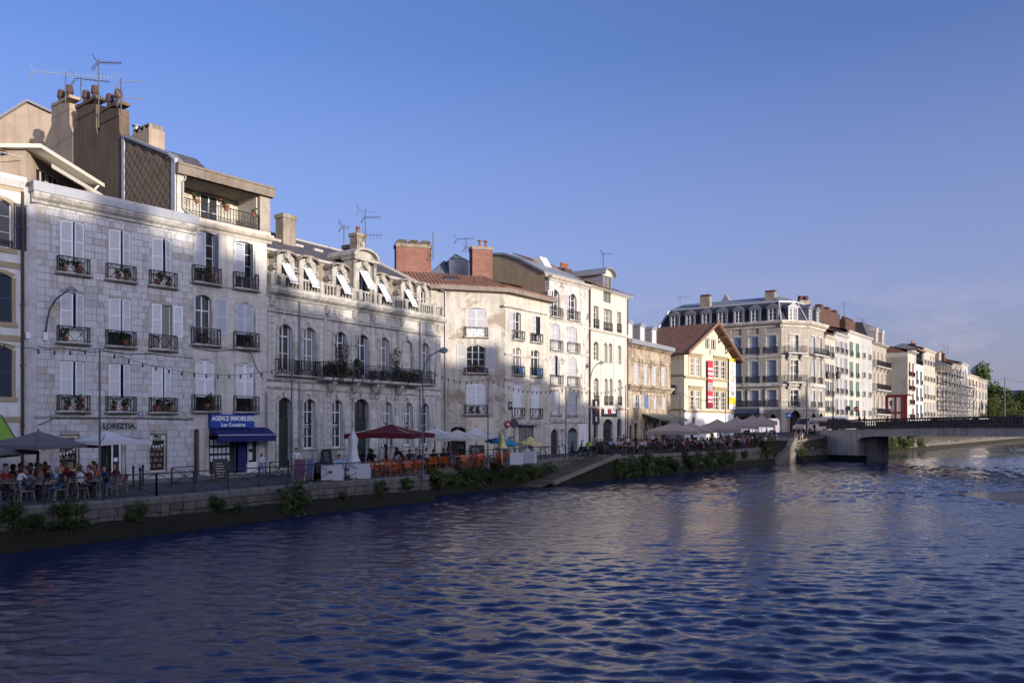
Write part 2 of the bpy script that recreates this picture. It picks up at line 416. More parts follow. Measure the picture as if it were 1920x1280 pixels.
def sill_mesh(w, dep=.16, h=.12):
    def mk():
        mb = MB(); mb.prism([(0.06, 0), (-dep * .45, 0), (-dep, h * .5), (-dep, h), (.06, h)], -w / 2, w / 2, 'x'); return mb.mesh('sill')
    return cached(('sill', round(w, 2), round(dep, 2), round(h, 2)), mk)
def surround_mesh(w, h, rise=0, t=.16, d=.05, key=True):
    """stone frame round an opening of w x h (origin at its foot centre)"""
    def mk():
        mb = MB(); mb.box(-w/2 - t, -d, 0, -w/2, .02, h - rise); mb.box(w/2, -d, 0, w/2 + t, .02, h - rise)
        n = 8; arc = []
        for i in range(n + 1):
            q = -1 + 2 * i / n; arc.append((q * w / 2, h - rise * q * q))
        outer = [(q * (w / 2 + t) / (w / 2), zz + t) for q, zz in arc]
        for i in range(n):
            a, b = arc[i], arc[i + 1]; c, e = outer[i + 1], outer[i]
            mb.prism([a, b, c, e], -d, .02)
        if key: mb.prism([(-.09, h + .01), (.09, h + .01), (.15, h + t + .16), (-.15, h + t + .16)], -d - .07, .02)
        return mb.mesh('surround')
    return cached(('surr', round(w, 2), round(h, 2), round(rise, 2), t, d, key), mk)
def cornice(f, name, mat, u0, u1, z, prof, parent=None):
    """prof: list of (v, dz) outward negative"""
    mb = MB(); mb.prism(prof, u0, u1, 'x'); return f.add(name, mb, mat, 0, 0, z)
def sash(f, u0, u1, z0, z1, cols=2, rows=3, mat=WHITE, v=.16, transom=None, glass=None, t=.06):
    w = u1 - u0; h = z1 - z0
    o = f.add('window', sash_mesh(w, h, cols, rows, t, transom), mat, u0, v, z0)
    obj('pane', pane_mesh(w, h), glass or GLASS, o, (0, .03, 0)); return o
def shutters(f, u0, u1, z0, z1, mat, al=2, ar=2, v=.02, mids=1, single=False):
    """two leaves; al/ar opening angles in degrees (0 shut, 170 folded back on the wall)"""
    w = (u1 - u0) / 2 - .006; h = z1 - z0
    for side, u, a in ((1, u0, al), (-1, u1, ar)):
        f.add('shutter', leaf_mesh(w, h, side, mids), mat, u, v - (.055 if a > 90 else 0), z0, -side * R(a))
def balcony(f, uc, z, w, h, style='x', dep=.28, mat=IRON, sillmat=None, sd=None):
    o = f.add('balcony', balcony_mesh(w, h, dep, style), mat, uc, -.03, z + .01)
    if sillmat: f.add('sill', sill_mesh(w + .22, (sd or dep + .08), .14), sillmat, uc, 0, z - .14)
    return o
def text(name, s, mat, parent, loc, size, rot=(R(90), 0, 0), ext=.008, align='CENTER', sx=1.0, shear=0.0):
    c = bpy.data.curves.new(name, 'FONT'); c.body = s; c.size = size; c.extrude = ext; c.align_x = align; c.align_y = 'CENTER'; c.shear = shear
    c.offset = .028 * size; c.resolution_u = 2
    c.materials.append(mat); o = bpy.data.objects.new(name, c); link(o, parent, loc, rot=rot); o.scale = (sx, 1, 1); return o
def tile_roof(P, ea, ed, L, S, pitch=.24, step=.42, amp=.05):
    """canal tiles: P corner at the ridge, ea along the ridge, ed down the slope (unit vectors)"""
    P = Vector(P); ea = Vector(ea); ed = Vector(ed); up = ea.cross(ed); up = up if up.z > 0 else -up
    mb = MB(); nc = max(1, int(L / pitch)); nr = max(1, int(S / step)); k = 4
    for r in range(nr):
        vs = []; s0 = S * r / nr; s1 = S * (r + 1) / nr + .03
        for j, (s, lift) in enumerate(((s0, .0), (s1, .03), (s1, -.01))):
            for c in range(nc * k + 1):
                t = c / k; hgt = amp * abs(math.sin(math.pi * t)) * (1 if j < 2 else .2)
                jit = .012 * noise.noise(Vector((int(t) * 3.1, r * 5.7, 0)))
                vs.append(P + ea * min(L, t * L / nc) + ed * (s + jit * 2) + up * (hgt + lift + jit))
        W = nc * k + 1
        mb.add(vs, [(j * W + c, j * W + c + 1, (j + 1) * W + c + 1, (j + 1) * W + c) for j in range(2) for c in range(W - 1)])
    return mb
def chimney(f, u, v, z0, w, d, h, mat, capmat, pots=2, potmat=TERRA, cap=.1, name='chimney'):
    mb = MB(); mb.box(-w/2, -d/2, 0, w/2, d/2, h)
    c = f.add(name, mb, mat, u, v, z0)
    m2 = MB(); m2.box(-w/2 - .07, -d/2 - .07, h - .18, w/2 + .07, d/2 + .07, h + cap); obj('chimney_cap', m2, capmat, c)
    for i in range(pots):
        x = (-w/2 + w * (i + .5) / pots); m3 = MB(); m3.lathe([(.15, 0), (.16, .1), (.13, .14), (.16, .42), (.19, .45), (.14, .62), (.06, .64)], n=8)
        obj('chimney_pot', m3, potmat, c, (x, 0, h + cap), smooth=False)
    return c
# ================================================================== NEAR BUILDINGS
STONE1 = wall_mat('grey_ashlar_stone', (.59, .59, .61), (.29, .28, .28), .66, 1.1, .7, isl=.17, bmp=.5)
MORTAR = wall_mat('mortar', (.40, .385, .37), (.12, .11, .1), .5, 1.2, .3)
PLAST2 = wall_mat('stained_limestone', (.61, .59, .56), (.30, .265, .23), .6, .8, .7, (.8, .36, .035, .8))
LIME3 = wall_mat('weathered_limestone', (.61, .59, .56), (.21, .19, .165), .75, 1.0, .8, (1.1, .42, .03, .6))
LIME4 = wall_mat('patchy_render', (.54, .51, .46), (.22, .19, .16), .65, .6, .6, patch=((.30, .25, .20), .45, .52))
ASH4 = wall_mat('pale_ashlar', (.56, .52, .455), (.27, .23, .185), .55, .7, .6, (.7, .36, .06, .78))
PEEL5 = wall_mat('peeling_white_render', (.62, .59, .54), (.27, .22, .185), .65, .8, .7, patch=((.22, .175, .145), 1.25, .545))
CREAM6 = wall_mat('cream_render', (.57, .535, .48), (.41, .37, .32), .35, .5, .4)
STONE7 = wall_mat('dark_streaked_stone', (.44, .36, .265), (.10, .078, .058), .9, .55, .85, (.75, .38, .10, .7))
YEL8 = wall_mat('yellow_render', (.59, .54, .435), (.42, .36, .26), .4, .5, .5)
BROWN = wall_mat('brown_roughcast', (.155, .115, .08), (.085, .062, .045), .6, .8, .6)
BEIGE = wall_mat('beige_roughcast', (.40, .32, .25), (.26, .205, .16), .5, .8, .5)
OCHRE_W = wall_mat('ochre_roughcast', (.36, .285, .19), (.21, .165, .105), .6, .6, .5)
BRICK = wall_mat('red_brick', (.22, .11, .088), (.15, .075, .058), .5, 1.0, .4, (.24, .085, .22, 1.5))
BRICKD = wall_mat('dark_brick', (.10, .055, .045), (.05, .032, .028), .5, 1.0, .5, (.24, .085, .22, 1.4))
WHITER = wall_mat('white_render', (.74, .735, .73), (.44, .42, .39), .45, .5, .45)
OCHRE = plain('ochre_trim', (.37, .305, .20), .8, 0, .2)
WOODF = wall_mat('weathered_fascia', (.24, .20, .165), (.11, .09, .075), .7, 1.5, .4)
TILE = wall_mat('roof_tile', (.22, .115, .085), (.10, .055, .042), .85, 1.6, .3, isl=0, bmp=.2, patch=((.35, .22, .14), 4.5, .62))
TILED = wall_mat('dark_roof_tile', (.21, .115, .085), (.08, .052, .044), .85, 1.6, .3, bmp=.2, patch=((.30, .21, .15), 4.0, .60))
ORANGE_T = wall_mat('orange_tile', (.40, .13, .055), (.22, .08, .04), .5, 2, .3)
BROWND = plain('brown_door', (.09, .038, .02), .55, 0, .25)
GREEND = plain('dark_green_door', (.018, .032, .03), .5, 0, .2)
BLUES = plain('blue_sign', (.015, .055, .30), .45, 0, .08)
NAVY = plain('navy_awning', (.012, .018, .11), .8, 0, .15)
TEXTB = plain('black_lettering', (.01, .01, .012), .5)
TEXTW = plain('white_lettering', (.8, .8, .8), .5)
CLOTHW = plain('white_canvas', (.60, .60, .61), .85, 0, .06)

def line_from(P, vp): return Vector((P[0], P[1])), vpd(vp)
P1 = (-23.7358, 39.7362); D1 = vpd(2140)

CHS0 = wall_mat('sooty_stone', (.30, .26, .21), (.11, .095, .08), .8, 1.2, .6); ALU0 = plain('steel_flue', (.5, .5, .52), .3, .8)
# ------------------------------------------------------------------ white house with ochre trim, far left
b = Building('white_house', 'white house with ochre trim and dark shutters at the left edge', 'house',
             (P1[0] - D1.x * 6.5 - D1.y * .3, P1[1] - D1.y * 6.5 + D1.x * .3), D1)
f = b.main; U = f.u
ops = []; W0 = (U(-30), U(22))
rowsz = [(f.z(10, 465), f.z(10, 374), .25), (f.z(10, 604), f.z(10, 512), .2), (f.z(10, 744), f.z(10, 648), .2)]
for a, c, r in rowsz: ops.append((W0[0], W0[1], a, c, r))
Lw = U(43)
f.add('wall', wall_mb(Lw, .8, 16.9, ops, D=10), WHITER, 0, 0, .8)
for i, (a, c, r) in enumerate(rowsz):
    f.add('surround', surround_mesh(W0[1] - W0[0], c - a, r, .17, .04, False), OCHRE, (W0[0] + W0[1]) / 2, 0, a)
    m = MB(); m.box(W0[0] - .25, -.06, -.22, W0[1] + .25, .02, 0); f.add('sill', m, OCHRE, 0, 0, a)
    if i: shutters(f, W0[0], W0[1], a, c - .05, DARKSH, 0, 0)
    else:
        sash(f, W0[0], W0[1], a, c, 2, 3, v=.12); f.add('shutter', leaf_mesh(.8, c - a - .1, 1), DARKSH, U(25), -.05, a, 0)
        balcony(f, (W0[0] + W0[1]) / 2, a, W0[1] - W0[0], .35, 'bars', .05)
for py in (352, 497, 634, 786):
    z = f.z(20, py); m = MB(); m.box(0, -.05, -.14, Lw, .0, .14); f.add('string_course', m, OCHRE, 0, 0, z)
m = MB(); m.prism([(0, 0), (-.12, 0), (-.4, .3), (-.4, .5), (0, .6)], 0, Lw + .02, 'x'); f.add('cornice', m, WHITER, 0, 0, 16.35)
m = MB(); m.tube((Lw - .05, -.1, 0), (Lw - .05, -.1, 14.6), .07, n=8)
for zz in (3, 6, 9, 12): m.box(Lw - .14, -.18, zz, Lw + .04, 0, zz + .06)
f.add('downpipe', m, plain('rusty_pipe', (.06, .035, .03), .6), 0, 0, 1.6)
# penthouse wing on the white house roof, its long side facing the river bend
fp = Face(b, (-24.35, 39.9), Vector((-.03, 1)))
pen = wall_mb(7.5, 15.5, 18.4, [(.9 + i * 1.15, 1.9 + i * 1.15, 16.2, 17.9, 0) for i in range(5)], .15, D=5)
fp.add('wall', pen, BEIGE, 0, 0, 15.5, 0)
for i in range(5): sash(fp, .9 + i * 1.15, 1.9 + i * 1.15, 16.2, 17.9, 2, 1, v=.05, mat=CREAM)
m = MB(); m.box(-.3, -.9, 0, 6.3, 5, .2); fp.add('roof_fascia', m, CREAM, 0, 0, 18.45)
m = MB(); m.quad((.3, -.05, .0), (5.6, -.05, .0), (5.6, -1.1, -.5), (.3, -1.1, -.5))
for i in range(26): x = .3 + i * 5.3 / 26; m.prism([(x, -.5), (x + .204, -.5), (x + .204, -.66), (x + .1, -.74), (x, -.66)], -1.12, -1.1)
fp.add('striped_awning', m, plain('awning_stripe', (.55, .52, .47), .85), 0, 0, 18.35)
m = MB(); m.tube((5.9, -.8, .1), (5.9, -.4, -.35), .06); m.tube((5.9, -.4, -.35), (5.9, -.1, -.9), .06); fp.add('gutter_elbow', m, WHITE, 0, 0, 18.4)
tr = tile_roof((0, 0, 0), (0, 1, 0), (.9, 0, -.42), 3.2, 1.3); f.add('roof_tile', tr, TILE, 3.4, .6, 18.75, -f.rz - b.ang)
m = MB()
for i in range(9): m.bar((.2 + i * .6, 0, 0), (.2 + i * .6, 0, 1), .03)
m.bar((0, 0, 1), (Lw, 0, 1), .04); f.add('terrace_railing', m, ZINC, 0, .05, 16.95)

# ------------------------------------------------------------------ grey stone house
b1 = b = Building('stone_house', 'grey stone house with nine white shuttered windows and a honey shop below', 'house', P1, D1)
f = b.main; U = f.u; L1 = U(362)
cols = [(U(113), U(158)), (U(204), U(245)), (U(285), U(322))]
rows = [(12.46, 13.15, 15.13), (8.91, 9.68, 11.44), (5.39, 6.16, 7.92)]
ops = [(c[0], c[1], r[0], r[2]) for r in rows for c in cols]
shop = [(U(112), U(149), f.z(130, 882), f.z(130, 815)), (U(188), U(236), 1.6, f.z(210, 822)), (U(281), U(313), f.z(296, 884), f.z(296, 813))]
ops += [s for s in shop]
f.add('wall', wall_mb(L1, .8, 16.5, ops, .3, D=10), MORTAR, 0, 0, .8)
m = MB(); m.quad((0, -.005, 0), (0, -.005, 15.7), (-.5, .4, 15.7), (-.5, .4, 0)); m.quad((-.5, .4, 0), (-.5, .4, 15.7), (-.5, 3, 15.7), (-.5, 3, 0))
f.add('canted_corner', m, STONE1, 0, 0, .8)
# the single stones, course by course
random.seed(11); stones = []
z = 1.45; row = 0
hs = [.36, .33, .40, .34, .38]
while z < 15.75:
    h = hs[row % 5]; cuts = [(o[0] - .005, o[1] + .005) for o in ops if o[2] < z + h - .03 and o[3] > z + .03]
    x = .0
    while x < L1 - .04:
        wd = random.choice([.42, .5, .62, .7, .85, .95]); e = min(x + wd, L1)
        if L1 - e < .2: e = L1
        hit = [c for c in cuts if c[0] < e and c[1] > x]
        if hit:
            c = min(hit); 
            if c[0] - x > .08: stones.append((x, c[0], z, z + h))
            x = c[1]; continue
        nxt = [c[0] for c in cuts if 0 < c[0] - e < .2]
        if nxt: e = nxt[0]
        stones.append((x, e, z, z + h)); x = e
    z += h; row += 1
def stone_box(mb, w, h, d, jx=0.0):
    g = .012; mb.add([(g, 0, g), (w - g, 0, g), (w - g, 0, h - g), (g, 0, h - g), (g + .01, -d, g + .01), (w - g - .01, -d, g + .01 + jx), (w - g - .012, -d, h - g - .01), (g + .01, -d, h - g - .012 - jx)],
                     [(4, 5, 6, 7), (0, 1, 5, 4), (1, 2, 6, 5), (2, 3, 7, 6), (3, 0, 4, 7)])
order = sorted(range(len(stones)), key=lambda i: -(stones[i][1] - stones[i][0]) * (stones[i][3] - stones[i][2]))
rest = MB()
for j, i in enumerate(order):
    a, c, z0, z1 = stones[i]; d = random.uniform(.012, .028)
    if j < 300:
        mb = MB(); stone_box(mb, c - a, z1 - z0, d, .004 * random.random()); f.add('stone', mb, STONE1, a, 0, z0)
    else:
        mb = MB(); stone_box(mb, c - a, z1 - z0, d); rest.add([(p[0] + a, p[1], p[2] + z0 - 1) for p in mb.v], mb.f)
tag(f.add('small_stones', rest, STONE1, 0, 0, 1), kind='stuff')
pots1 = {(0, 0): (-.45, .3), (0, 1): (-.15, .3), (0, 2): (-.3, .35), (1, 1): (.25, .42), (1, 0): (-.4,), (2, 0): (-.35, .3), (2, 1): (-.35, .25), (2, 2): (-.35, 0, .35)}
POTSPOTS = []
for i, r in enumerate(rows):
    for j, c in enumerate(cols):
        uc = (c[0] + c[1]) / 2
        if (i, j) == (1, 2):
            f.add('shutter', leaf_mesh(.56, r[2] - r[1], 1), SHUT, c[0], .0, r[1], R(-3)); f.add('shutter', leaf_mesh(.56, r[2] - r[1], 1), SHUT, c[1] + .06, -.07, r[1], 0)
            sash(f, c[0], c[1], r[0], r[2], 2, 1, v=.18)
        else:
            shutters(f, c[0], c[1], r[1] - .05, r[2] - .02, SHUT, 17 + (i + j) % 3 * 4, 23 + 4 * ((i * 2 + j) % 3))
            m = MB(); m.box(.0, .1, 0, c[1] - c[0], .14, r[1] - r[0]); f.add('apron', m, WHITE if (i, j) not in ((1, 1),) else DARK, c[0], 0, r[0])
        balcony(f, uc, r[0], 1.5, .78, 'x', .24, IRON, STONE_TRIM)
        for q in pots1.get((i, j), ()): POTSPOTS.append((f, uc + q, -.14, r[0] + .03, ['upper', 'middle', 'lower'][i], ['left', 'centre', 'right'][j]))
m = MB(); m.prism([(0, 0), (-.12, 0), (-.16, .14), (-.3, .24), (-.42, .42), (-.42, .5), (0, .5)], -.25, L1 + .12, 'x'); f.add('cornice', m, STONE_TRIM, 0, 0, 15.72)
x = -.3
while x < L1 + .1:
    m = MB(); e = min(x + 1.02, L1 + .14); m.box(x + .006, -.46, 0, e, 1.2, .5); f.add('zinc_panel', m, ZINC, 0, 0, 16.235); x = e
m = MB(); m.box(-.45, 1.2, 0, L1, 10, .2); f.add('roof', m, ZINC, 0, 0, 16.3)
for zz in (4.98,):
    m = MB(); m.prism([(0, 0), (-.07, .02), (-.1, .1), (-.1, .16), (0, .18)], -.1, L1, 'x'); f.add('string_course', m, STONE_TRIM, 0, 0, zz)
# shop fronts
for s in (0, 2):
    a, c, z0, z1 = shop[s]; o = sash(f, a, c, z0, z1, 1, 1, mat=CREAM, v=.2, t=.05)
    m = MB(); m.box(0, 0, 0, c - a, .03, .34); sg = obj('fascia_board', m, CREAM, o, (0, -.04, z1 - z0 - .36))
    if s == 2: text('lettering', 'Miel', TEXTB, o, ((c - a) / 2, -.05, z1 - z0 - .16), .26, shear=.2); text('lettering', 'et gourmandises', TEXTB, o, ((c - a) / 2, -.05, z1 - z0 - .3), .08)
    else: text('lettering', 'produits', TEXTB, o, ((c - a) / 2, -.05, z1 - z0 - .18), .18, shear=.2)
    m = MB()
    for i in range(6):
        x = (c - a) * (i + .3) / 6; zz = z1 - z0 - .62 - .09 * math.sin(i / 5 * 3.1) + (.3 * i / 5 - .3 if s == 0 else .08 * i / 5)
        m.quad((x, 0, zz), (x + .13, 0, zz + .03), (x + .08, 0, zz - .17))
    obj('bunting', m, TEXTW, o, (0, -.03, 0))
    m = MB()
    for i in range(4):
        m.box(.05, .0, .25 + i * .32, c - a - .05, .02, .27 + i * .32)
        for q in range(4): x = .1 + (c - a - .3) * q / 3.5 + .04 * ((q * 7 + i) % 3); m.lathe([(.05, 0), (.06, .02), (.06, .12), (.04, .16)], (x, -.01, .27 + i * .32), 6)
    obj('shelf_goods', m, plain('honey_jars', (.30, .22, .14), .5, 0, .4, 9), o, (0, .005, 0))
a, c, z0, z1 = shop[1]
o = f.add('door', MB().box(0, 0, 0, (c - a) * .45, .05, z1 - z0), DARK, a, .25, z0)
m = MB(); m.box((c-a)*.5, 0, 0, (c-a)*.56, .06, z1-z0); m.box((c-a)*.80, 0, 0, (c-a)*.88, .06, z1-z0); m.box((c-a)*.5, 0, z1-z0-.1, (c-a)*.88, .06, z1-z0); m.box((c-a)*.5, 0, 0, (c-a)*.88, .06, .12)
o = f.add('door', m, WHITE, a, .2, z0); obj('pane', pane_mesh((c - a) * .3, z1 - z0), GLASS, o, ((c - a) * .53, .03, 0)); obj('sticker', MB().lathe([(.12, 0), (.12, .01)], n=12), TEXTW, o, ((c - a) * .66, -.01, 1.2), rot=(R(90), 0, 0))
f.add('reveal_panel', MB().box((c - a) * .88, .05, 0, c - a, .3, z1 - z0), STONE_TRIM, a, .02, z0)
m = MB(); m.box(0, 0, 0, U(256) - U(190), .03, .42); o = f.add('sign_panel', m, plain('sign_ground', (.34, .33, .33), .8), U(190), -.045, f.z(220, 806)); 
text('lettering', 'LOREZTIA.', TEXTB, o, ((U(256) - U(190)) / 2, -.006, .21), .40, sx=.92)
o = f.add('number_plate', MB().box(0, 0, 0, .26, .02, .22), BLUES, U(259), -.035, f.z(263, 780)); text('lettering', '59', TEXTW, o, (.13, -.004, .11), .19)
for (px, py) in ((45, 635), (79, 638)):
    f.add('junction_box', MB().box(0, -.16, 0, .2, 0, .4 if px > 50 else .3), WHITE, U(px) if px > 60 else -.42, -.02 if px > 60 else .3, f.z(max(px, 69), py))
m = MB(); pts = [(U(px), -.06, f.z(px, py)) for px, py in ((70, 649), (90, 653), (110, 652), (140, 655), (170, 660), (200, 658), (240, 664), (280, 663), (320, 668), (361, 671))]; m.path(pts, .02, 4)
pts = [(U(px), -.12, f.z(px, py)) for px, py in ((69, 797), (85, 790), (102, 783), (150, 783), (250, 783), (361, 786))]; m.path(pts, .02, 4); f.add('facade_cable', m, IRON, 0, 0, 0)

# ------------------------------------------------------------------ estate agent's house with loggia
P2 = f.pt(L1); b2 = b = Building('loggia_house', 'narrow stained stone house with rooftop loggia above a blue estate agency', 'house', P2, D1)
f = b.main; U = f.u; L2 = U(500)
A = [(U(366), U(403)), (U(441), U(475))]
ops = [(A[0][0], A[0][1], 13.05, 16.05, .12), (A[1][0], A[1][1], 13.05, 15.9, .1), (U(366), U(396), 9.4, 12.3, .2), (U(443), U(475), 9.5, 12.15, .15),
       (U(367), U(401), 5.5, 8.5, .15), (U(443), U(475), 5.5, 8.45, .15), (U(358) + .18, U(374), 1.55, 4.45, .1), (U(392), U(484), 1.75, 4.05)]
f.add('wall', wall_mb(L2, .8, 16.5, ops, .3, D=9), PLAST2, 0, 0, .8)
for i, o in enumerate(ops[:6]):
    w_ = o[1] - o[0]; f.add('surround', surround_mesh(w_, o[3] - o[2], o[4], .14, .025, False), STONE_TRIM, (o[0] + o[1]) / 2, 0, o[2])
for i in (0, 1): sash(f, ops[i][0], ops[i][1], 13.05, ops[i][3], 2, 4, v=.2)
shutters(f, A[0][0], A[0][1], 13.85, 15.95, SHUTB, 12, 84); shutters(f, A[1][0], A[1][1], 13.75, 15.8, SHUTB, 8, 60)
sash(f, ops[2][0], ops[2][1], 9.4, 12.3, 2, 2, v=.2, transom=.9)
f.add('shutter', leaf_mesh(.62, 2.0, -1), SHUTB, ops[2][0] - .02, -.06, 10.2, R(-25)); f.add('shutter', leaf_mesh(.72, 2.1, 1), SHUTB, ops[2][1] + .3, -.07, 10.1, 0)
shutters(f, ops[3][0], ops[3][1], 10.2, 12.1, SHUTB, 1, 3); shutters(f, ops[4][0], ops[4][1], 6.3, 8.45, SHUT, 1, 2); shutters(f, ops[5][0], ops[5][1], 6.3, 8.4, SHUT, 1, 2)
for i, (z0) in ((0, 13.0), (1, 13.0), (2, 9.38), (3, 9.38), (4, 5.48), (5, 5.48)):
    uc = (ops[i][0] + ops[i][1]) / 2; balcony(f, uc + (.08 if i == 2 else 0), z0, 1.68 if i % 2 == 0 else 1.55, .92, 'scroll', .3, IRON, STONE_TRIM)
    if i != 1: POTSPOTS.append((f, uc + (.3 if i < 2 else 0), -.16, z0 + .04, ['upper', 'upper', 'middle', 'middle', 'lower', 'lower'][i], 'left loggia house' if i % 2 == 0 else 'right loggia house'))
for zz in (12.9, 9.25): m = MB(); m.box(0, -.05, 0, L2, 0, .14); f.add('string_course', m, STONE_TRIM, 0, 0, zz)
m = MB(); m.prism([(0, 0), (-.06, 0), (-.1, .12), (-.26, .22), (-.34, .36), (-.34, .48), (.1, .48)], -.02, L2 + .32, 'x'); f.add('cornice', m, wall_mat('pale_trim', (.56, .52, .45), (.3, .26, .2), .5), 0, 0, 16.1)
UL = U(331) ; UR = U(506)
m = MB(); m.box(UL, -.1, 0, UR, 6, .2); m.box(UL, 2.3, .2, UR, 2.5, 3); f.add('loggia_back_wall', m, CREAM6, 0, 0, 16.58)
m = MB(); m.box(4.45, -.05, 0, UR, 2.3, 2.3); f.add('pillar', m, wall_mat('grey_pier', (.36, .32, .27), (.16, .14, .12), .7, 1.2), 0, 0, 16.78)
m = MB(); m.box(4.38, .25, 0, 4.45, 2.3, 2.3); f.add('loggia_side_wall', m, CREAM6, 0, 0, 16.78)
m = MB(); m.box(UL, -.05, 0, UL + .42, .4, 2.3); f.add('pillar', m, ASH4, 0, 0, 16.78)
m = MB(); m.box(UL + .5, -.3, 0, UR + .1, 6, .12); m.prism([(-.3, .0), (-.36, .3), (-.36, .5), (-.42, .5), (-.42, .62), (.02, .62), (.02, .0)], UL - .08, UR + .14, 'x'); m.box(UL + .5, .02, .12, UR + .14, 6, .6); f.add('roof_fascia', m, WOODF, 0, 0, 19.0)
for a, c, op in ((.0, 1.15, 1), (1.7, 2.9, 0), (3.1, 4.0, 2)):
    if op == 0: sash(f, a, c, 16.8, 18.9, 2, 2, v=2.18)
    elif op == 1: shutters(f, a, c, 16.8, 18.85, CREAM, 0, 10, v=2.2)
    else: f.add('shutter', leaf_mesh(.8, 2.05, 1), CREAM, a + .05, 2.2, 16.8)
m = MB()
bw = 4.45 - (UL + .42); o = f.add('balcony', balcony_mesh(bw, .95, .02, 'scroll'), IRON, (4.45 + UL + .42) / 2, .05, 16.8)
for i, px in enumerate((367, 423, 474)): POTSPOTS.append((f, U(px), -.1, 17.55, 'loggia rail', ['left', 'middle', 'right'][i]))
m = MB(); pp = [(UL + .48, -.12, 2.2), (UL + .48, -.12, 1.9), (UL + .3, -.12, 1.7), (UL + .3, -.12, .2), (UL + .7, -.15, -.05), (UL + 1.0, -.15, -.1)]; m.path(pp, .055, 6); f.add('downpipe', m, ZINC, 0, 0, 16.9)
# left party wall above the stone house: tile-hung, then roughcast with the chimneys
S = Face(b, f.pt(UL - .02), f.n)
tz = lambda px, py: (S.u(px), S.z(px, py))
pl = [(.02, 16.5), (.02, 19.62), (.75, 20.2), (S.u(237), S.z(237, 259)), (S.u(230), S.z(230, 258)), (S.u(230), 16.5)]
m = MB(); m.prism(pl, -.5, 0); S.add('gable_wall', m, BROWN, 0, 0, 0)
t1 = S.u(230)
SCALE = wall_mat('fibre_scale', (.185, .145, .11), (.09, .07, .055), .6, 1.4, .2, isl=.12)
scm = MB(); scm.add([(-.33, .0, 0), (0, .0, -.33), (.33, .0, 0), (0, .0, .33), (-.31, .035, -.01), (0, .05, -.32), (.31, .035, -.01), (0, .012, .31)], [(4, 5, 6, 7), (0, 1, 5, 4), (1, 2, 6, 5), (2, 3, 7, 6), (3, 0, 4, 7)])
scm = scm.mesh('scale_tile'); zz = 16.75; rw = 0
def ztop(t):
    for (a, za), (c, zc) in zip(pl[1:4], pl[2:5]):
        if t <= c: return za + (zc - za) * (t - a) / (c - a)
    return pl[4][1]
while zz < 22.6:
    t = .55 + (.335 if rw % 2 else 0)
    while t < t1 - .35:
        if zz + .3 < ztop(t) and S: S.add('scale_tile', scm, SCALE, t, .0, zz)
        t += .67
    zz += .335; rw += 1
m = MB(); m.box(t1 - .3, -.1, 16.5, t1 + .02, .07, pl[4][1] + .05); S.add('corner_flashing', m, plain('pale_zinc', (.42, .43, .46), .5, .2), 0, 0, 0); m = MB(); m.box(.02, -.1, 16.5, .45, .07, 19.9); S.add('corner_flashing', m, plain('pale_zinc', (.42, .43, .46), .5, .2), 0, 0, 0)
m = MB()
for (a, za), (c, zc) in zip(pl[1:4], pl[2:5]): m.prism([(a, za), (c, zc), (c, zc + .14), (a, za + .14)], -.5, .1)
S.add('verge_flashing', m, ZINC, 0, 0, 0)
br = [tz(228, 395), tz(230, 262), tz(224, 246), tz(223, 203), tz(189, 203), tz(188, 244), tz(183, 253), tz(180, 240), tz(180, 195), tz(144, 195), tz(144, 236), tz(137, 250), tz(137, 395)]
m = MB(); m.prism(br, -.62, 0); S.add('chimney_wall', m, BROWN, 0, 0, 0)
be = [tz(137, 395), tz(137, 250), tz(131, 232), tz(131, 193), tz(98, 193), tz(97, 235), tz(86, 262), tz(80, 395)]
m = MB(); m.prism(be, -.62, .02); S.add('chimney_wall', m, BEIGE, 0, 0, 0)
for (pa, pb_, py, mt) in ((223, 189, 203, BROWN), (180, 144, 195, BROWN), (131, 98, 193, BEIGE)):
    a, c = S.u(pa), S.u(pb_); z0 = S.z((pa + pb_) / 2, py); m = MB(); m.box(a - .06, -.68, 0, c + .06, .06, .2); m.box(a - .03, -.65, -.75, c + .03, .04, -.69); cp = S.add('chimney_cap', m, mt, 0, 0, z0)
    for q in (.28, .74):
        mm = MB(); mm.lathe([(.30, 0), (.2, .14), (.18, .36), (.25, .40), (.27, .46), (.21, .92), (.1, .95)], n=10); obj('chimney_pot', mm, plain('sooty_pot', (.07, .04, .035), .85), cp, (a + (c - a) * q, -.3, .2))
m = MB(); m.tube((0, 0, 0), (0, 0, .55), .12, n=10); m.lathe([(.2, .5), (.2, .58), (.05, .66)], n=10); f.add('flue', m, plain('steel_flue', (.5, .5, .52), .3, .8), U(333) + .1, 1.0, 19.6)
# roof body behind
bg_ = Building('rear_house', 'beige rendered gable rising behind the left chimneys', 'house', at(-60, 60), Vector((1, .12))); fg = bg_.main; q = [(fg.u(px), zpix(py, fg.Y(fg.u(px)))) for px, py in ((-60, 262), (53, 192), (98, 213), (98, 420), (-60, 420))]
fg.add('wall', MB().prism(q, 0, 6), BEIGE, 0, 0, 0); m = MB()
for (a, za), (c, zc) in zip(q[:2], q[1:3]): m.prism([(a, za), (c, zc), (c, zc + .18), (a, za + .18)], -.25, 6.1)
fg.add('roof', m, ZINC, 0, 0, 0)
m = MB(); m.prism([(2.6, 16.5), (2.6, 19.7), (t1, S.z(230, 259)), (14, S.z(230, 259) - .3), (14, 16.5)], -4.9, -.5); S.add('roof', m, SLATE, 0, 0, 0)
fl = S.z(290, 240)
t2 = S.u(237) + 1.0; m = MB(); m.box(t2 - 2.6, -1.6, 0, t2 + .1, -.6, 2.4); cst = S.add('chimney', m, BEIGE, 0, 0, 20.4); m = MB(); m.box(t2 - 2.5, -1.55, 2.4, t2 - .5, -.65, 2.48); m.box(t2 - 2.5, -1.55, 2.66, t2 - .5, -.65, 2.74)
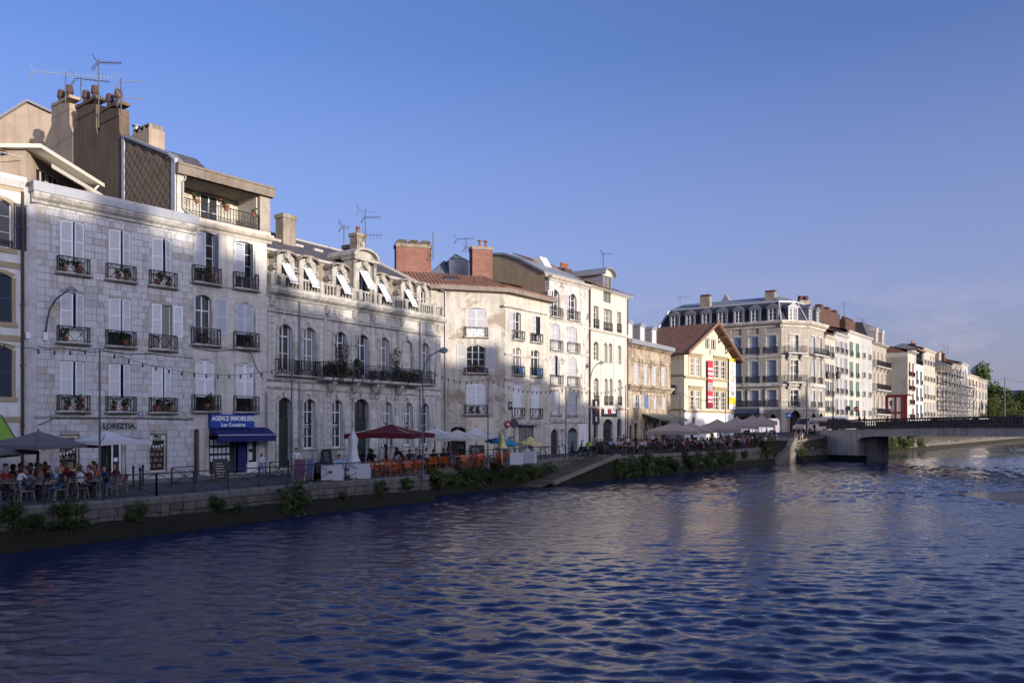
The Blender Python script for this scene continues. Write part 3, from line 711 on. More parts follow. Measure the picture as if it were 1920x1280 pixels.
for q in range(4): m.box(t2 - 2.5 + q * .62, -1.53, 2.48, t2 - 2.36 + q * .62, -.67, 2.66)
obj('chimney_cap', m, CHS0, cst); m = MB(); m.tube((t2 - .2, -1.0, 2.4), (t2 - .2, -1.0, 3.2), .12, n=9); m.lathe([(.24, 3.15), (.24, 3.22), (.05, 3.26)], (t2 - .2, -1.0, 0), 9); obj('flue', m, ALU0, cst)
# ground floor of the agency
o = f.add('door', MB().box(0, 0, 0, ops[6][1] - ops[6][0], .06, 2.9), BROWND, ops[6][0], .22, 1.55)
obj('door_panel', MB().box(.1, -.02, .3, .45, 0, 1.2).box(.1, -.02, 1.5, .45, 0, 2.5), BROWND, o)
a, c = ops[7][0], ops[7][1]; H_ = 2.3
o = sash(f, a, a + (c - a) * .55, 1.75, 4.05, 2, 1, mat=DARKSH, v=.1, t=.08)
m = MB()
for i in range(5):
    for q in range(3): m.box(.12 + i * .27, -.02, .75 + q * .48, .12 + i * .27 + .19, -.005, .75 + q * .48 + .34)
obj('listing_cards', m, plain('paper', (.55, .58, .62), .7), o)
f.add('door', MB().box(0, 0, 0, .55, .05, H_), NAVY, a + (c - a) * .6, .12, 1.75)
o = sash(f, a + (c - a) * .8, c, 2.3, 4.05, 1, 1, mat=WHITE, v=.1, t=.05); m = MB(); m.box(.06, -.02, .2, .3, -.01, .7); m.box(.06, -.02, .9, .3, -.01, 1.5); obj('listing_cards', m, plain('paper', (.55, .58, .62), .7), o)
f.add('shopfront_panel', MB().box(a + (c - a) * .78, .06, 1.75 - 1.75, c, .2, .55), WHITE, 0, 0, 1.75)
zs_ = f.z(430, 802); wS = U(471) - U(390)
o = f.add('sign_box', MB().box(0, -.35, 0, wS, -.05, .82), BLUES, U(390), 0, zs_); 
text('lettering', 'AGENCE IMMOBILIERE', TEXTW, o, (wS / 2, -.36, .56), .39, sx=.74, shear=.12); text('lettering', 'Les Corsaires', TEXTW, o, (wS / 2, -.36, .19), .31, sx=.95)
m = MB(); aw = U(500) - U(392); m.quad((0, 0, .55), (aw, 0, .55), (aw, -.95, .1), (0, -.95, .1)); m.quad((0, -.95, .1), (aw, -.95, .1), (aw, -.95, -.3), (0, -.95, -.3)); m.quad((aw, 0, .55), (aw, 0, .1), (aw, -.95, .1)); m.quad((0, 0, .55), (0, -.95, .1), (0, 0, .1))
o = f.add('awning', m, NAVY, U(392), -.03, 3.98); obj('awning_piping', MB().box(0, -.965, .08, aw, -.953, .11), TEXTW, o)
m = MB(); m.path([(U(px), -.06, f.z(px, py)) for px, py in ((363, 652), (400, 658), (440, 655), (470, 662), (480, 690), (494, 712))], .018, 4); f.add('facade_cable', m, IRON, 0, 0, 0)
m = MB(); m.tube((L2 - .1, -.1, 0), (L2 - .1, -.1, 5.2), .05); f.add('downpipe', m, ZINC, 0, 0, 1.6)

# ------------------------------------------------------------------ ornate house with dormers and long balcony
P3 = f.pt(L2); D3 = vpd(1935); b3 = b = Building('ornate_house', 'ornate limestone house with seven arched dormers, balustrade and overgrown long balcony', 'house', P3, D3)
f = b.main; U = f.u; L3 = U(826)
cx = [U(p) for p in (535, 580, 638, 680, 720, 764, 796)]
ops = [(c - .55, c + .55, 8.2, 11.16, .28) for c in cx]
gx = [U(p) for p in (533, 580, 632, 677, 726, 765, 796)]
for i, c in enumerate(gx):
    if i == 0: ops.append((c - .5, c + .5, 1.9, 6.45, .28))
    elif i == 3: ops.append((c - .72, c + .72, 2.0, 6.55, .35))
    else: ops.append((c - .5, c + .5, 3.1, 6.4, .28))
f.add('wall', wall_mb(L3, .8, 12.8, ops, .34, D=9), LIME3, 0, 0, .8)
for i, o in enumerate(ops):
    w_ = o[1] - o[0]; uc = (o[0] + o[1]) / 2
    f.add('surround', surround_mesh(w_, o[3] - o[2], o[4], .2, .07), STONE_TRIM, uc, 0, o[2])
    if i < 7:
        if i == 5: f.add('blind_window', MB().box(o[0], .18, 0, o[1], .2, o[3] - o[2]), LIME3, 0, 0, o[2])
        else:
            sash(f, o[0], o[1] - .1, o[2], o[3], 2, 2, v=.22, transom=.75)
            f.add('shutter', leaf_mesh(.5, 2.9, -1), SHUTB, o[1] - .03, .05, o[2] + .02, R(-84))
    elif i in (7, 10):
        f.add('door', MB().box(0, 0, 0, w_, .06, 3.0), GREEND, o[0], .24, o[2]); m = MB(); m.box(0, -.02, 3.0, w_, .08, 3.2); m.box(w_ / 2 - .03, .0, 3.2, w_ / 2 + .03, .05, 4.6); f.add('door_transom', m, GREEND, o[0], .24, o[2])
        f.add('pane', pane_mesh(w_, 1.5), GLASS, o[0], .29, o[2] + 3.1)
    else:
        sash(f, o[0], o[1] - .06, o[2], o[3], 2, 3, v=.18, transom=.85)
        f.add('shutter', leaf_mesh(.5, 3.0, -1), SHUTB, o[1] - .02, .03, o[2] + .05, R(-82))
        f.add('sill', sill_mesh(1.4, .12, .14), STONE_TRIM, uc, 0, o[2] - .14)
        o2 = f.add('cafe_sign', MB().box(0, 0, 0, .62, .03, .42), plain('dark_board', (.012, .014, .03), .5), o[0] + .02, .1, o[2] + 1.3)
        text('lettering', ['', 'Café', 'Snacks', '', 'Bar', 'Glacier', 'Crêpes'][i - 7], TEXTW, o2, (.31, -.008, .27), .17); text('lettering', ['', 'Réservation', 'à toute heure', '', 'Salon de thé', 'Boissons', 'Tapas'][i - 7], TEXTW, o2, (.31, -.008, .11), .09)
# rusticated pilasters: block by block
blk = MB(); stone_box(blk, .62, .40, .05); blk = blk.mesh('quoin')
for u0 in (.02, U(606), U(747), L3 - .64):
    for zb0 in (2.0, 7.75):
        for i in range(11 if zb0 < 5 else 10):
            f.add('quoin', blk, LIME3, u0, 0, zb0 + i * .425)
for z0, dd in ((6.95, .1), (7.45, .16), (12.0, .06)):
    m = MB(); m.prism([(0, 0), (-dd * .5, .0), (-dd, .1), (-dd, .18), (0, .2)], 0, L3 + .03, 'x'); f.add('string_course', m, STONE_TRIM, 0, 0, z0)
m = MB(); m.prism([(.3, 0), (-.08, 0), (-.16, .15), (-.42, .3), (-.55, .5), (-.55, .64), (.3, .68)], -.05, L3 + .3, 'x'); f.add('cornice', m, STONE_TRIM, 0, 0, 12.75)
for u0 in (.33, U(606) + .3, U(680) - .9, U(680) + 1, U(747) + .3, L3 - .35):
    m = MB(); m.prism([(0, 0), (-.12, .05), (-.2, .3), (-.3, .62), (0, .62)], -.16, .16, 'x'); f.add('console', m, STONE_TRIM, u0, 0, 12.2)
m = MB(); m.tube((0, -.06, 0), (U(606), -.06, -.0), .03, n=4); m.tube((U(612), -.06, 0), (L3, -.06, 0), .03, n=4); f.add('facade_cable', m, IRON, 0, 0, 11.85)
for px in (560, 786): m = MB(); m.tube((U(px), -.12, 0), (U(px), -.12, 11), .06, n=6); f.add('downpipe', m, ZINC, 0, 0, 2.2)
# balconies of the first floor
zb0 = 7.9
balcony(f, cx[0], zb0, 1.75, .95, 'scroll', .35, IRON, STONE_TRIM); balcony(f, cx[6], zb0, 1.6, .95, 'scroll', .35, IRON, STONE_TRIM)
ul, ur = U(590), U(778)
m = MB(); m.prism([(.05, 0), (-.75, .05), (-.85, .14), (-.85, .26), (.05, .26)], ul, ur, 'x'); f.add('balcony_slab', m, STONE_TRIM, 0, 0, zb0 - .28)
f.add('balcony', balcony_mesh(ur - ul, 1.0, .8, 'scroll'), IRON, (ul + ur) / 2, -.02, zb0); balcony(f, cx[1] - .2, zb0, 1.6, .95, 'scroll', .35, IRON, STONE_TRIM)
for px in (615, 659, 697, 705, 742):
    m = MB(); m.prism([(0, 0), (-.12, .05), (-.16, .35), (-.42, .55), (-.7, .95), (-.7, 1.1), (0, 1.1)], -.17, .17, 'x'); m.ring((0, -.35, .75), .2, .07, k=8, n=4); f.add('bracket', m, STONE_TRIM, U(px), 0, zb0 - 1.38)
# attic: balustrade, dormers, slate roof
m = MB(); m.box(0, 1.0, 0, L3, 1.2, 2.75); f.add('attic_wall', m, CHS0, 0, 0, 13.35)
dx = [U(541) , U(582), U(642), U(684), U(719), U(768), U(797)]
balu = MB(); balu.lathe([(.075, 0), (.075, .05), (.045, .1), (.08, .25), (.04, .44), (.07, .52), (.07, .58)], n=8); balu = balu.mesh('baluster', True)
m = MB(); m.box(0, -.28, .74, L3 + .1, -.06, .88); m.box(0, -.3, 0, L3 + .1, -.02, .14); bal = f.add('balustrade', m, DORM, 0, 0, 13.4)
edges = [-.0] + [0.0] * 0
posts = sorted([.2] + [d - .75 for d in dx] + [d + .75 for d in dx] + [L3 - .1]); posts = [p for i, p in enumerate(posts) if i == 0 or p - posts[i - 1] > .45]
for p in posts: obj('pedestal', MB().box(p - .15, -.34, .12, p + .15, 0, .92), DORM, bal)
for a, c in zip(posts, posts[1:]):
    n = max(0, int((c - a - .36) / .24))
    for i in range(n): obj('baluster', balu, DORM, bal, (a + .15 + (c - a - .3) * (i + .5) / n, -.17, .15), smooth=False)
for i, d in enumerate(dx):
    big = i == 3; w_ = 1.15 if not big else 1.5; hz = 2.35 if not big else 3.0; v0 = .25 if not big else .1
    m = MB(); hw = w_ / 2
    m.box(-hw - .16, v0, 0, -hw * .62, 1.1, hz - .35); m.box(hw * .62, v0, 0, hw + .16, 1.1, hz - .35)
    n = 8; pts = [(-hw - .16, hz - .35)] + [(-hw * .62, hz - .35)] + [(hw * .62 * math.cos(math.pi * (1 - q / n)), hz - .5 + .18 * math.sin(math.pi * q / n)) for q in range(n + 1)] + [(hw * .62, hz - .35), (hw + .16, hz - .35)]
    pts += [((hw + .16) * math.cos(math.pi * q / n), hz - .3 + .34 * math.sin(math.pi * q / n)) for q in range(n + 1)]
    m.prism(pts, v0, 1.1); dm = f.add('dormer', m, DORM, d, 0, 13.4)
    mm = MB(); q = [((hw + .3) * math.cos(math.pi * k / 10), hz - .25 + .38 * math.sin(math.pi * k / 10)) for k in range(11)]; qo = [(x * 1.04, z + .13) for x, z in q]
    for k in range(10): mm.prism([q[k], q[k + 1], qo[k + 1], qo[k]], v0 - .2, 3.0 if not big else 1.2)
    obj('dormer_hood', mm, wall_mat('lichen_stone', (.25, .22, .18), (.1, .09, .08), .8, 2), dm)
    for k in (-1, 1): sc_ = MB(); sc_.ring((k * (hw + .28), v0 + .1, .95), .2, .09, k=8, n=4); sc_.ring((k * (hw + .26), v0 + .1, 1.5), .13, .07, k=8, n=4); sc_.box(min(k*(hw+.16), k*(hw+.42)), v0, .1, max(k*(hw+.16), k*(hw+.42)), v0 + .25, .8); obj('scroll', sc_, DORM, dm)
    mm = MB(); mm.prism([(-.11, hz - .3), (.11, hz - .3), (.16, hz + .2), (-.16, hz + .2)], v0 - .26, v0); mm.ring((-.16, v0 - .2, hz - .12), .1, .045, k=7, n=4); mm.ring((.16, v0 - .2, hz - .12), .1, .045, k=7, n=4); obj('keystone', mm, DORM, dm)
    if big:
        mm = MB(); q = [((hw + .42) * math.cos(math.pi * k / 12), hz + .25 + .62 * math.sin(math.pi * k / 12)) for k in range(13)]; qo = [(x * 1.08, z + .16) for x, z in q]
        for k in range(12): mm.prism([q[k], q[k + 1], qo[k + 1], qo[k]], v0 - .35, 2.6)
        mm.prism(q, v0 - .02, 2.0); mm.box(-hw - .5, v0 - .35, hz + .06, hw + .5, 1.1, hz + .25); mm.box(-hw - .42, v0 - .14, 0, -hw - .16, 1, hz + .06); mm.box(hw + .16, v0 - .14, 0, hw + .42, 1, hz + .06)
        obj('pediment', mm, DORM, dm); mm = MB(); mm.lathe([(.16, 0), (.2, .12), (.1, .22), (.2, .36), (.14, .5), (.02, .56)], (0, v0 + .1, hz + .95), 10); obj('finial', mm, STONE_TRIM, dm)
    o = obj('window', sash_mesh(hw * 1.24, hz - .35, 2, 3, .05), WHITE, dm, (-hw * .62, v0 + .22, 0)); obj('pane', pane_mesh(hw * 1.24, hz - .35), GLASS, dm, (-hw * .62, v0 + .25, 0))
    if i < 6:
        mm = MB(); aw = hw * 1.2; mm.quad((-aw / 2, 0, 0), (aw / 2, 0, 0), (aw / 2, -.85, -1.28), (-aw / 2, -.85, -1.28)); mm.quad((-aw / 2, -.85, -1.28), (aw / 2, -.85, -1.28), (aw / 2, -.86, -1.42), (-aw / 2, -.86, -1.42))
        a2 = obj('awning', mm, CLOTHW, dm, (0, v0 + .05, hz - .55)); mm = MB(); mm.bar((-aw / 2, -.84, -1.28), (-aw / 2, .1, -1.2), .025); mm.bar((aw / 2, -.84, -1.28), (aw / 2, .1, -1.2), .025); mm.bar((-aw / 2, -.85, -1.29), (aw / 2, -.85, -1.29), .03)
        obj('awning_frame', mm, IRON2, dm, (0, v0 + .05, hz - .55))
er = 1.0; rg = 5.2; zr = 18.35
frv = Face(b, f.pt(0, rg), D3); uh = frv.u(690)
m = MB(); m.quad((0, er, 16.05), (L3 - 1.5, er, 16.05), (uh, rg, zr), (0, rg, zr)); m.quad((L3 - 1.5, er, 16.05), (L3 - 1.5, rg * 1.8, 16.05), (uh, rg, zr)); m.quad((0, rg, zr), (uh, rg, zr), (L3 - 1.5, rg * 1.8, 16.05), (0, rg * 1.8, 16.05)); f.add('roof', m, SLATE, 0, 0, 0)
m = MB(); m.box(0, er - .15, 15.95, L3 - 1.3, er + .35, 16.12); m.tube((L3 - 1.5, er, 16.1), (uh, rg, zr + .05), .12); m.tube((0, rg, zr + .03), (uh, rg, zr + .03), .1); f.add('roof_flashing', m, plain('lead_flashing', (.42, .39, .36), .6, .1), 0, 0, 0)
m = MB()
for px, py in ((514, 437), (521, 443), (556, 446), (563, 449), (592, 453), (600, 459), (660, 474), (667, 479), (686, 482), (695, 487)):
    fr2 = Face(b, f.pt(0, 3.4), D3); u_ = fr2.u(px); v_ = 3.4; z_ = 16.05 + (zr - 16.05) * (v_ - er) / (rg - er); m.box(u_ - .2, v_ - .12, z_ - .02, u_ + .2, v_ + .16, z_ + .16)
f.add('roof_vents', m, plain('lead_flashing', (.42, .39, .36), .6, .1), 0, 0, 0)
CHS = wall_mat('sooty_stone', (.30, .26, .21), (.11, .095, .08), .8, 1.2, .6)
chimney(Face(b, f.pt(0, 3.6), D3), Face(b, f.pt(0, 3.6), D3).u(536), 0, 17.0, 1.15, .8, 2.3, CHS, CHS, 0)
chimney(Face(b, f.pt(0, 5.0), D3), Face(b, f.pt(0, 5.0), D3).u(671), 0, 17.8, 1.0, .8, 2.1, CHS, CHS, 1)
chimney(Face(b, f.pt(0, 6.4), D3), Face(b, f.pt(0, 6.4), D3).u(654), 0, 17.6, .8, .6, 1.6, BEIGE, BEIGE, 0)
o = f.add('wall_lantern', MB().prism([(-.11, 0), (.11, 0), (.16, .42), (-.16, .42)], -.62, -.3).prism([(-.18, .42), (.18, .42), (0, .62)], -.64, -.28), IRON, U(661), 0, 8.75)
obj('bracket', MB().bar((0, -.45, .6), (0, -.45, 1.9), .03).bar((0, -.45, 1.5), (0, 0, 1.5), .03), IRON, o)
# ------------------------------------------------------------------ corner house with tiled hip roof
d4 = vpd(6000); P4 = at(738, 67.2 - (k_of(832) - k_of(738)) * 67.2 * d4.y / d4.x * .93)
b4 = b = Building('corner_house', 'patched corner house with tiled hip roof and grey timber eaves behind the white parasols', 'house', (P4.x, P4.y), d4)
fl = f = b.main; U = f.u; LL = U(948)
uc = U(892.5); hw = .82
opsL = [(uc - hw, uc + hw, 12.2, 14.65, .1), (uc - hw, uc + hw, 9.1, 11.5, .3), (uc - hw, uc + hw, 5.6, 8.2, .1), (U(845), U(873), 1.9, 4.55, .25)]
f.add('wall', wall_mb(LL, .8, 16.0, opsL, .3, D=8, sides=False), LIME4, 0, 0, .8)
for o in opsL[:3]: f.add('surround', surround_mesh(o[1] - o[0], o[3] - o[2], o[4], .14, .02, False), ASH4, uc, 0, o[2])
shutters(f, uc - hw, uc + hw, 12.95, 14.55, SHUTG, 2, 4); sash(f, uc - hw, uc + hw, 9.1, 11.5, 3, 4, v=.18)
f.add('shutter', leaf_mesh(.8, 2.15, -1), SHUTG, uc - hw - .05, -.06, 9.35); f.add('shutter', leaf_mesh(.8, 2.15, 1), SHUTG, uc + hw + .05, -.06, 9.35)
shutters(f, uc - hw, uc + hw, 6.3, 8.15, SHUT, 0, 0)
for z0 in (12.2, 5.6): f.add('apron', MB().box(uc - hw, .1, 0, uc + hw, .14, .8), WHITE, 0, 0, z0)
for i, z0 in enumerate((12.2, 9.1, 5.6)):
    balcony(f, uc, z0, 1.95, .78 if i != 1 else .4, 'x' if i != 1 else 'bars', .25, IRON, STONE_TRIM)
for q in (-.45, .0, .4): POTSPOTS.append((f, uc + q, -.15, 9.14, 'corner house', ['left', 'centre', 'right'][int((q + .5) / .45)]))
m = MB()
for q in (-.35, .2): POTSPOTS.append((f, uc + q, -.12, 5.64, 'corner house lower', 'left' if q < 0 else 'right'))
f.add('door', MB().box(0, 0, 0, opsL[3][1] - opsL[3][0], .05, 2.7), DARK, opsL[3][0], .2, 1.9)
m = MB(); m.box(U(833), -.02, 1.0, LL - .9, -.0, 5.25 - .8); f.add('render_panel', MB().box(U(876), -.03, 1.0, U(925), 0, 4.9), plain('cream_panel', (.58, .53, .44), .85), 0, 0, .4)
m = MB()
for k in range(5):
    for s in (-1, 1): m.box(opsL[3][0] - .5 - (.2 if k % 2 else 0) if s < 0 else opsL[3][1], -.04, k * .5, opsL[3][0] if s < 0 else opsL[3][1] + .5 + (.2 if k % 2 else 0), .0, k * .5 + .47)
    m.box(opsL[3][0] - .4 + k * .45, -.05, 2.55, opsL[3][0] - .4 + k * .45 + .42, 0, 3.1)
f.add('quoin', m, ASH4, 0, 0, 1.95)
m = MB(); m.tube((U(835), -.1, 0), (U(835), -.1, 14.1), .06); m.path([(U(835), -.1, 14.1), (U(824), -.4, 14.2)], .06); f.add('downpipe', m, ZINC, 0, 0, 1.8)
f4r = Face(b, f.pt(LL), vpd(2060)); g = f4r; V = g.u; L4 = V(1030)
cols4 = [(V(962), V(977)), (V(996), V(1011))]
opsR = []
for c in cols4: opsR += [(c[0], c[1], 12.2, 14.6, .12), (c[0], c[1], 9.1, 11.5, .18), (c[0], c[1], 5.4, 8.3, .1)]
opsR.append((V(972), V(1001), 2.0, 4.65))
g.add('wall', wall_mb(L4, .8, 16.0, opsR, .3, D=8, sides=False), ASH4, 0, 0, .8)
for j, c in enumerate(cols4):
    w_ = c[1] - c[0]; u_ = (c[0] + c[1]) / 2
    sash(g, c[0], c[1], 12.2, 14.6, 2, 3, v=.2)
    if j == 0: g.add('shutter', leaf_mesh(.6, 2.0, -1), SHUTG, c[0] - .02, -.06, 12.6)
    else: shutters(g, c[0], c[1], 12.9, 14.55, SHUTG, 10, 50)
    sash(g, c[0], c[1], 9.1, 11.5, 2, 3, v=.16); shutters(g, c[0], c[1], 6.15, 8.25, SHUT, 0, 2); g.add('apron', MB().box(0, .1, 0, w_, .14, .8), WHITE, c[0], 0, 5.4)
    for z0, hh in ((12.2, .72), (9.1, .72), (5.4, .75)):
        balcony(g, u_, z0, w_ + .35, hh, 'x', .26, IRON, STONE_TRIM)
    mm = MB(); mm.quad((-.3, -.3, .1), (.35, -.3, .15), (.33, -.3, .7), (-.25, -.3, .62)); g.add('hanging_cloth', mm, plain('blue_cloth', (.08, .22, .42), .8), u_ + .15, -.0, 9.1)
for zz in (11.0, 8.45 + .35, 5.1): m = MB(); m.box(-.15, -.08, -.3, L4, 0, -.12); g.add('string_course', m, STONE_TRIM, 0, 0, zz)
m = MB(); m.box(-.5, -.2, 0, L4 - .4, 0, .14); g.add('string_course', m, STONE_TRIM, 0, 0, 14.85)
o = g.add('shopfront', MB().box(0, 0, 0, .08, .08, 2.65).box(1.3, 0, 0, 1.38, .08, 2.65).box(V(1001) - V(972) - .08, 0, 0, V(1001) - V(972), .08, 2.65).box(-.3, -.5, 2.65, V(1001) - V(972) + .5, .0, 2.78), ZINC, V(972), .05, 2.0); obj('pane', pane_mesh(V(1001) - V(972), 2.65), GLASS, o, (0, .12, 0))
o = g.add('wall_sign', MB().box(0, 0, 0, .5, .03, .7), plain('dark_board', (.012, .014, .03), .5), V(953), -.04, 6.0); text('lettering', 'P', TEXTW, o, (.25, -.006, .35), .45)
o = g.add('wall_sign', MB().box(0, 0, 0, .85, .03, .85), plain('dark_board', (.012, .014, .03), .5), V(953), -.04, 2.8); text('lettering', 'Z C\nZ Z', TEXTW, o, (.42, -.006, .42), .34)
# eaves and roof of the corner house
c0 = f.pt(LL); ov = .62
def hip(P_, dd, nn, u0, u1, inner0, inner1, z0, z1, v1):
    pass
A0 = f.pt(0, -ov); A1x = f.pt(LL, -ov); B1x = g.pt(0, -ov); B2x = g.pt(L4 + .2, -ov)
# the eaves corner: where both offset lines meet
t_ = (B1x - A1x).dot(Vector((-g.d.y, g.d.x))) / f.d.dot(Vector((-g.d.y, g.d.x))); EC = A1x + f.d * t_
I0 = f.pt(0, 3.4); IC = EC + (f.n + g.n) * 2.6; I2 = g.pt(L4 + .2, 3.0)
def rootpt(b, p, z): 
    r = p - b.P; return (r.dot(b.d), r.dot(Vector((-b.d.y, b.d.x))), z - b.zb)
def rquad(b, name, mat, *pz): 
    m = MB(); m.quad(*[rootpt(b, Vector(p), z) for p, z in pz]); return obj(name, m, mat, b.root)
m = MB()
for (a, c) in ((A0, EC), (EC, B2x)):
    e = (c - a).normalized(); nn = Vector((-e.y, e.x))
    a2, c2 = a + nn * .75, c + nn * .75
    q = [rootpt(b, x, z) for x, z in ((a, 16.05), (c, 16.05), (c, 16.42), (a, 16.42))]; m.quad(*q); m.quad(*[rootpt(b, x, z) for x, z in ((a, 16.05), (c, 16.05), (c2, 15.95), (a2, 15.95))])
    m.quad(*[rootpt(b, x, z) for x, z in ((a, 16.42), (c, 16.42), (c + nn * .1, 16.44), (a + nn * .1, 16.44))])
obj('roof_fascia', m, WOODF, b.root)
def tile_plane(b, name, p0, p1, z0, q0, q1, z1, mat, pitch=.32, amp=.085):
    """tiled plane between eaves p0-p1 (z0) and ridge q0-q1 (z1), laid out from the ridge down; ends may be raked"""
    p0, p1, q0, q1 = Vector(p0), Vector(p1), Vector(q0), Vector(q1)
    ea = (p1 - p0); L = ea.length; ea.normalize(); nn = Vector((-ea.y, ea.x)); S_ = abs((q0 - p0).dot(nn)); H_ = z1 - z0; SL = math.hypot(S_, H_)
    mb = MB(); nc = max(2, int(L / pitch)); nr = max(2, int(SL / .4)); k = 4; W = nc * k + 1
    for r in range(nr):
        vs = []
        for j, (tt, lift) in enumerate(((r / nr, .0), ((r + 1) / nr + .004, .03), ((r + 1) / nr + .004, -.01))):
            le = q0 + (p0 - q0) * tt; re = q1 + (p1 - q1) * tt
            for c in range(W):
                s = c / (W - 1); base = p0 + ea * (L * s)
                lo = (le - p0).dot(ea); hi = (re - p0).dot(ea); x = min(max(L * s, lo), hi); pos = p0 + ea * x + nn * ((le - p0).dot(nn))
                hgt = amp * abs(math.sin(math.pi * c / k)) * (1 if j < 2 else .2) + lift + .012 * noise.noise(Vector((c // k * 3.3, r * 4.7, 1.5)))
                vs.append(rootpt(b, pos, z1 + (z0 - z1) * tt + hgt))
        mb.add(vs, [(j * W + c, j * W + c + 1, (j + 1) * W + c + 1, (j + 1) * W + c) for j in range(2) for c in range(W - 1)])
    return obj(name, mb, mat, b.root)
tag(tile_plane(b, 'roof_tiles', A0, EC, 16.42, I0, IC, 18.05, TILE), kind='stuff'); tag(tile_plane(b, 'roof_tiles', EC, B2x, 16.42, IC, I2, 17.9, TILE), kind='stuff')
rquad(b, 'roof', TILE, (I0, 18.02), (IC, 18.02), (I2, 17.9), (I2 + g.n * 6, 17.5), (I0 + f.n * 9, 17.5))
m = MB(); m.box(-.6, -.06, 0, .6, .06, .5)
for px, w_ in ((848, 1.3),):
    f3 = Face(b, f.pt(0, 1.2), f.d); m = MB(); m.prism([(-.15, .15), (.7, .62), (.7, .8), (-.15, .32)], -w_ / 2, w_ / 2, 'x'); f3.add('skylight', m, plain('skylight_frame', (.06, .05, .045), .4), f3.u(px), 0, 16.85); 
f5 = Face(b, f.pt(0, 4.3), f.d)
uA, uB = f5.u(743), f5.u(809); zA = zpix(512, f5.Y(uA)); zB = zpix(466, f5.Y(uA))
m = MB(); m.box(uA, 0, 0, uB, 1.1, zB - zA + 1.2); c_ = f5.add('chimney', m, BRICK, 0, 0, zA - 1.0); m = MB(); m.box(uA - .08, -.08, 0, uB + .08, 1.2, .3); obj('chimney_cap', m, CHS, c_, (0, 0, zB - zA + 1.2))
for i in range(3):
    m = MB(); w_ = (uB - uA) / 3; m.prism([(uA + w_ * i + .08, 0), (uA + w_ * (i + 1) - .08, 0), (uA + w_ * (i + 1) - .05, .2), (uA + w_ * (i + 1) - .2, .36), (uA + w_ * i + .2, .36), (uA + w_ * i + .05, .2)], 0, 1.1); obj('chimney_pot', m, wall_mat('mossy_cap', (.10, .085, .06), (.05, .045, .03), .6), c_, (0, 0, zB - zA + 1.5))
uA, uB = f5.u(880), f5.u(917); zA = zpix(525, f5.Y(uA)); zB = zpix(468, f5.Y(uA))
m = MB(); m.box(uA, -1.2, 0, uB, 0, zB - zA + 1); c_ = f5.add('chimney', m, BRICK, 0, 0, zA - 1.0); m = MB(); m.box(uA - .07, -1.27, 0, uB + .07, .07, .28); obj('chimney_cap', m, CHS, c_, (0, 0, zB - zA + .8))
for x in (.45, .75): m = MB(); m.lathe([(.1, 0), (.1, .55), (.2, .58), (.2, .68), (.06, .72)], n=8); obj('chimney_pot', m, TERRA, c_, (uA + (uB - uA) * x, -.6, zB - zA + 1.08))
# glazed roof lights behind
f6 = Face(b, f.pt(0, 6.5), f.d)
def glass_pyramid(px0, px1, pxa, py0, pya, name, depth=2.5):
    a, c = f6.u(px0), f6.u(px1); ap = f6.u(pxa); z0 = zpix(py0, f6.Y(a)); z1 = zpix(pya, f6.Y(a)); m = MB(); G_ = MB()
    A_, B_, C_, D_, T = (a, 0, 0), (c, 0, 0), (c, depth, 0), (a, depth, 0), (ap, depth / 2, z1 - z0)
    for t0, t1 in ((A_, B_), (B_, C_), (D_, A_)):
        G_.quad(t0, t1, T); m.bar(t0, t1, .12); m.bar(t0, T, .12); m.bar(t1, T, .12)
        for q in range(1, 6):
            e = Vector(t0).lerp(Vector(t1), q / 6); m.bar(e, e.lerp(Vector(T), .97 - abs(q - 3) * .28), .05)
    m.box(a, 0, -2.5, c, depth, -.02)
    o = f6.add(name, m, ZINC, 0, 0, z0); obj('pane', G_, plain('roof_glass', (.12, .14, .17), .15, 0, .3), o)
glass_pyramid(806, 874, 838, 514, 483, 'glass_roof'); glass_pyramid(842, 879, 860, 488, 471, 'roof_lantern')

# ------------------------------------------------------------------ peeling white house
P5 = g.pt(L4); b5 = b = Building('peeling_house', 'peeling white house with iron window balconies beside the corner house', 'house', P5, vpd(2120))
f = b.main; U = f.u; L5 = U(1103)
zr5 = [(14.85, 17.4, .3), (11.77, 14.2, .08), (8.5, 11.2, .15), (5.75, 7.9, .15)]
cA, cB = (U(1034), U(1048)), (U(1066), U(1080))
ops = [(c[0], c[1], z[0], z[1], z[2]) for z in zr5 for c in (cA, cB)] + [(U(1033), U(1046), 1.9, 4.3, .4), (U(1051), U(1059), 2.6, 4.35, .3), (U(1064), U(1083), 1.9, 4.45, .5)]
f.add('wall', wall_mb(L5, .8, 18.3, ops, .28, D=8), PEEL5, 0, 0, .8)
for i, z in enumerate(zr5):
    for j, c in enumerate((cA, cB)):
        w_ = c[1] - c[0]; u_ = (c[0] + c[1]) / 2
        f.add('surround', surround_mesh(w_, z[1] - z[0], z[2], .16, .03, False), STONE_TRIM, u_, 0, z[0])
        if i == 0: sash(f, c[0], c[1], z[0], z[1], 2, 4, v=.18); f.add('shutter', leaf_mesh(.6, 2.2, -1), SHUTG, c[0] - .03, -.06, z[0] + .15)
        else: shutters(f, c[0], c[1], z[0] + (.75 if i < 3 else .1), z[1] - .05, SHUTG, 2, 3 + 25 * (i == 2 and j == 0)); f.add('apron', MB().box(0, .1, 0, w_, .14, .75), WHITER, c[0], 0, z[0])
        if i < 3: balcony(f, u_, z[0] - .02, w_ + .5, .85, 'bars', .3, IRON2, STONE_TRIM)
        else: f.add('sill', sill_mesh(1.7, .25, .3), STONE_TRIM, u_, 0, z[0] - .3)
for zz, hh in ((14.55, .2), (11.5, .22), (8.2, .22), (4.95, .3)): m = MB(); m.box(0, -.09, 0, L5, 0, hh); f.add('string_course', m, STONE_TRIM, 0, 0, zz)
m = MB()
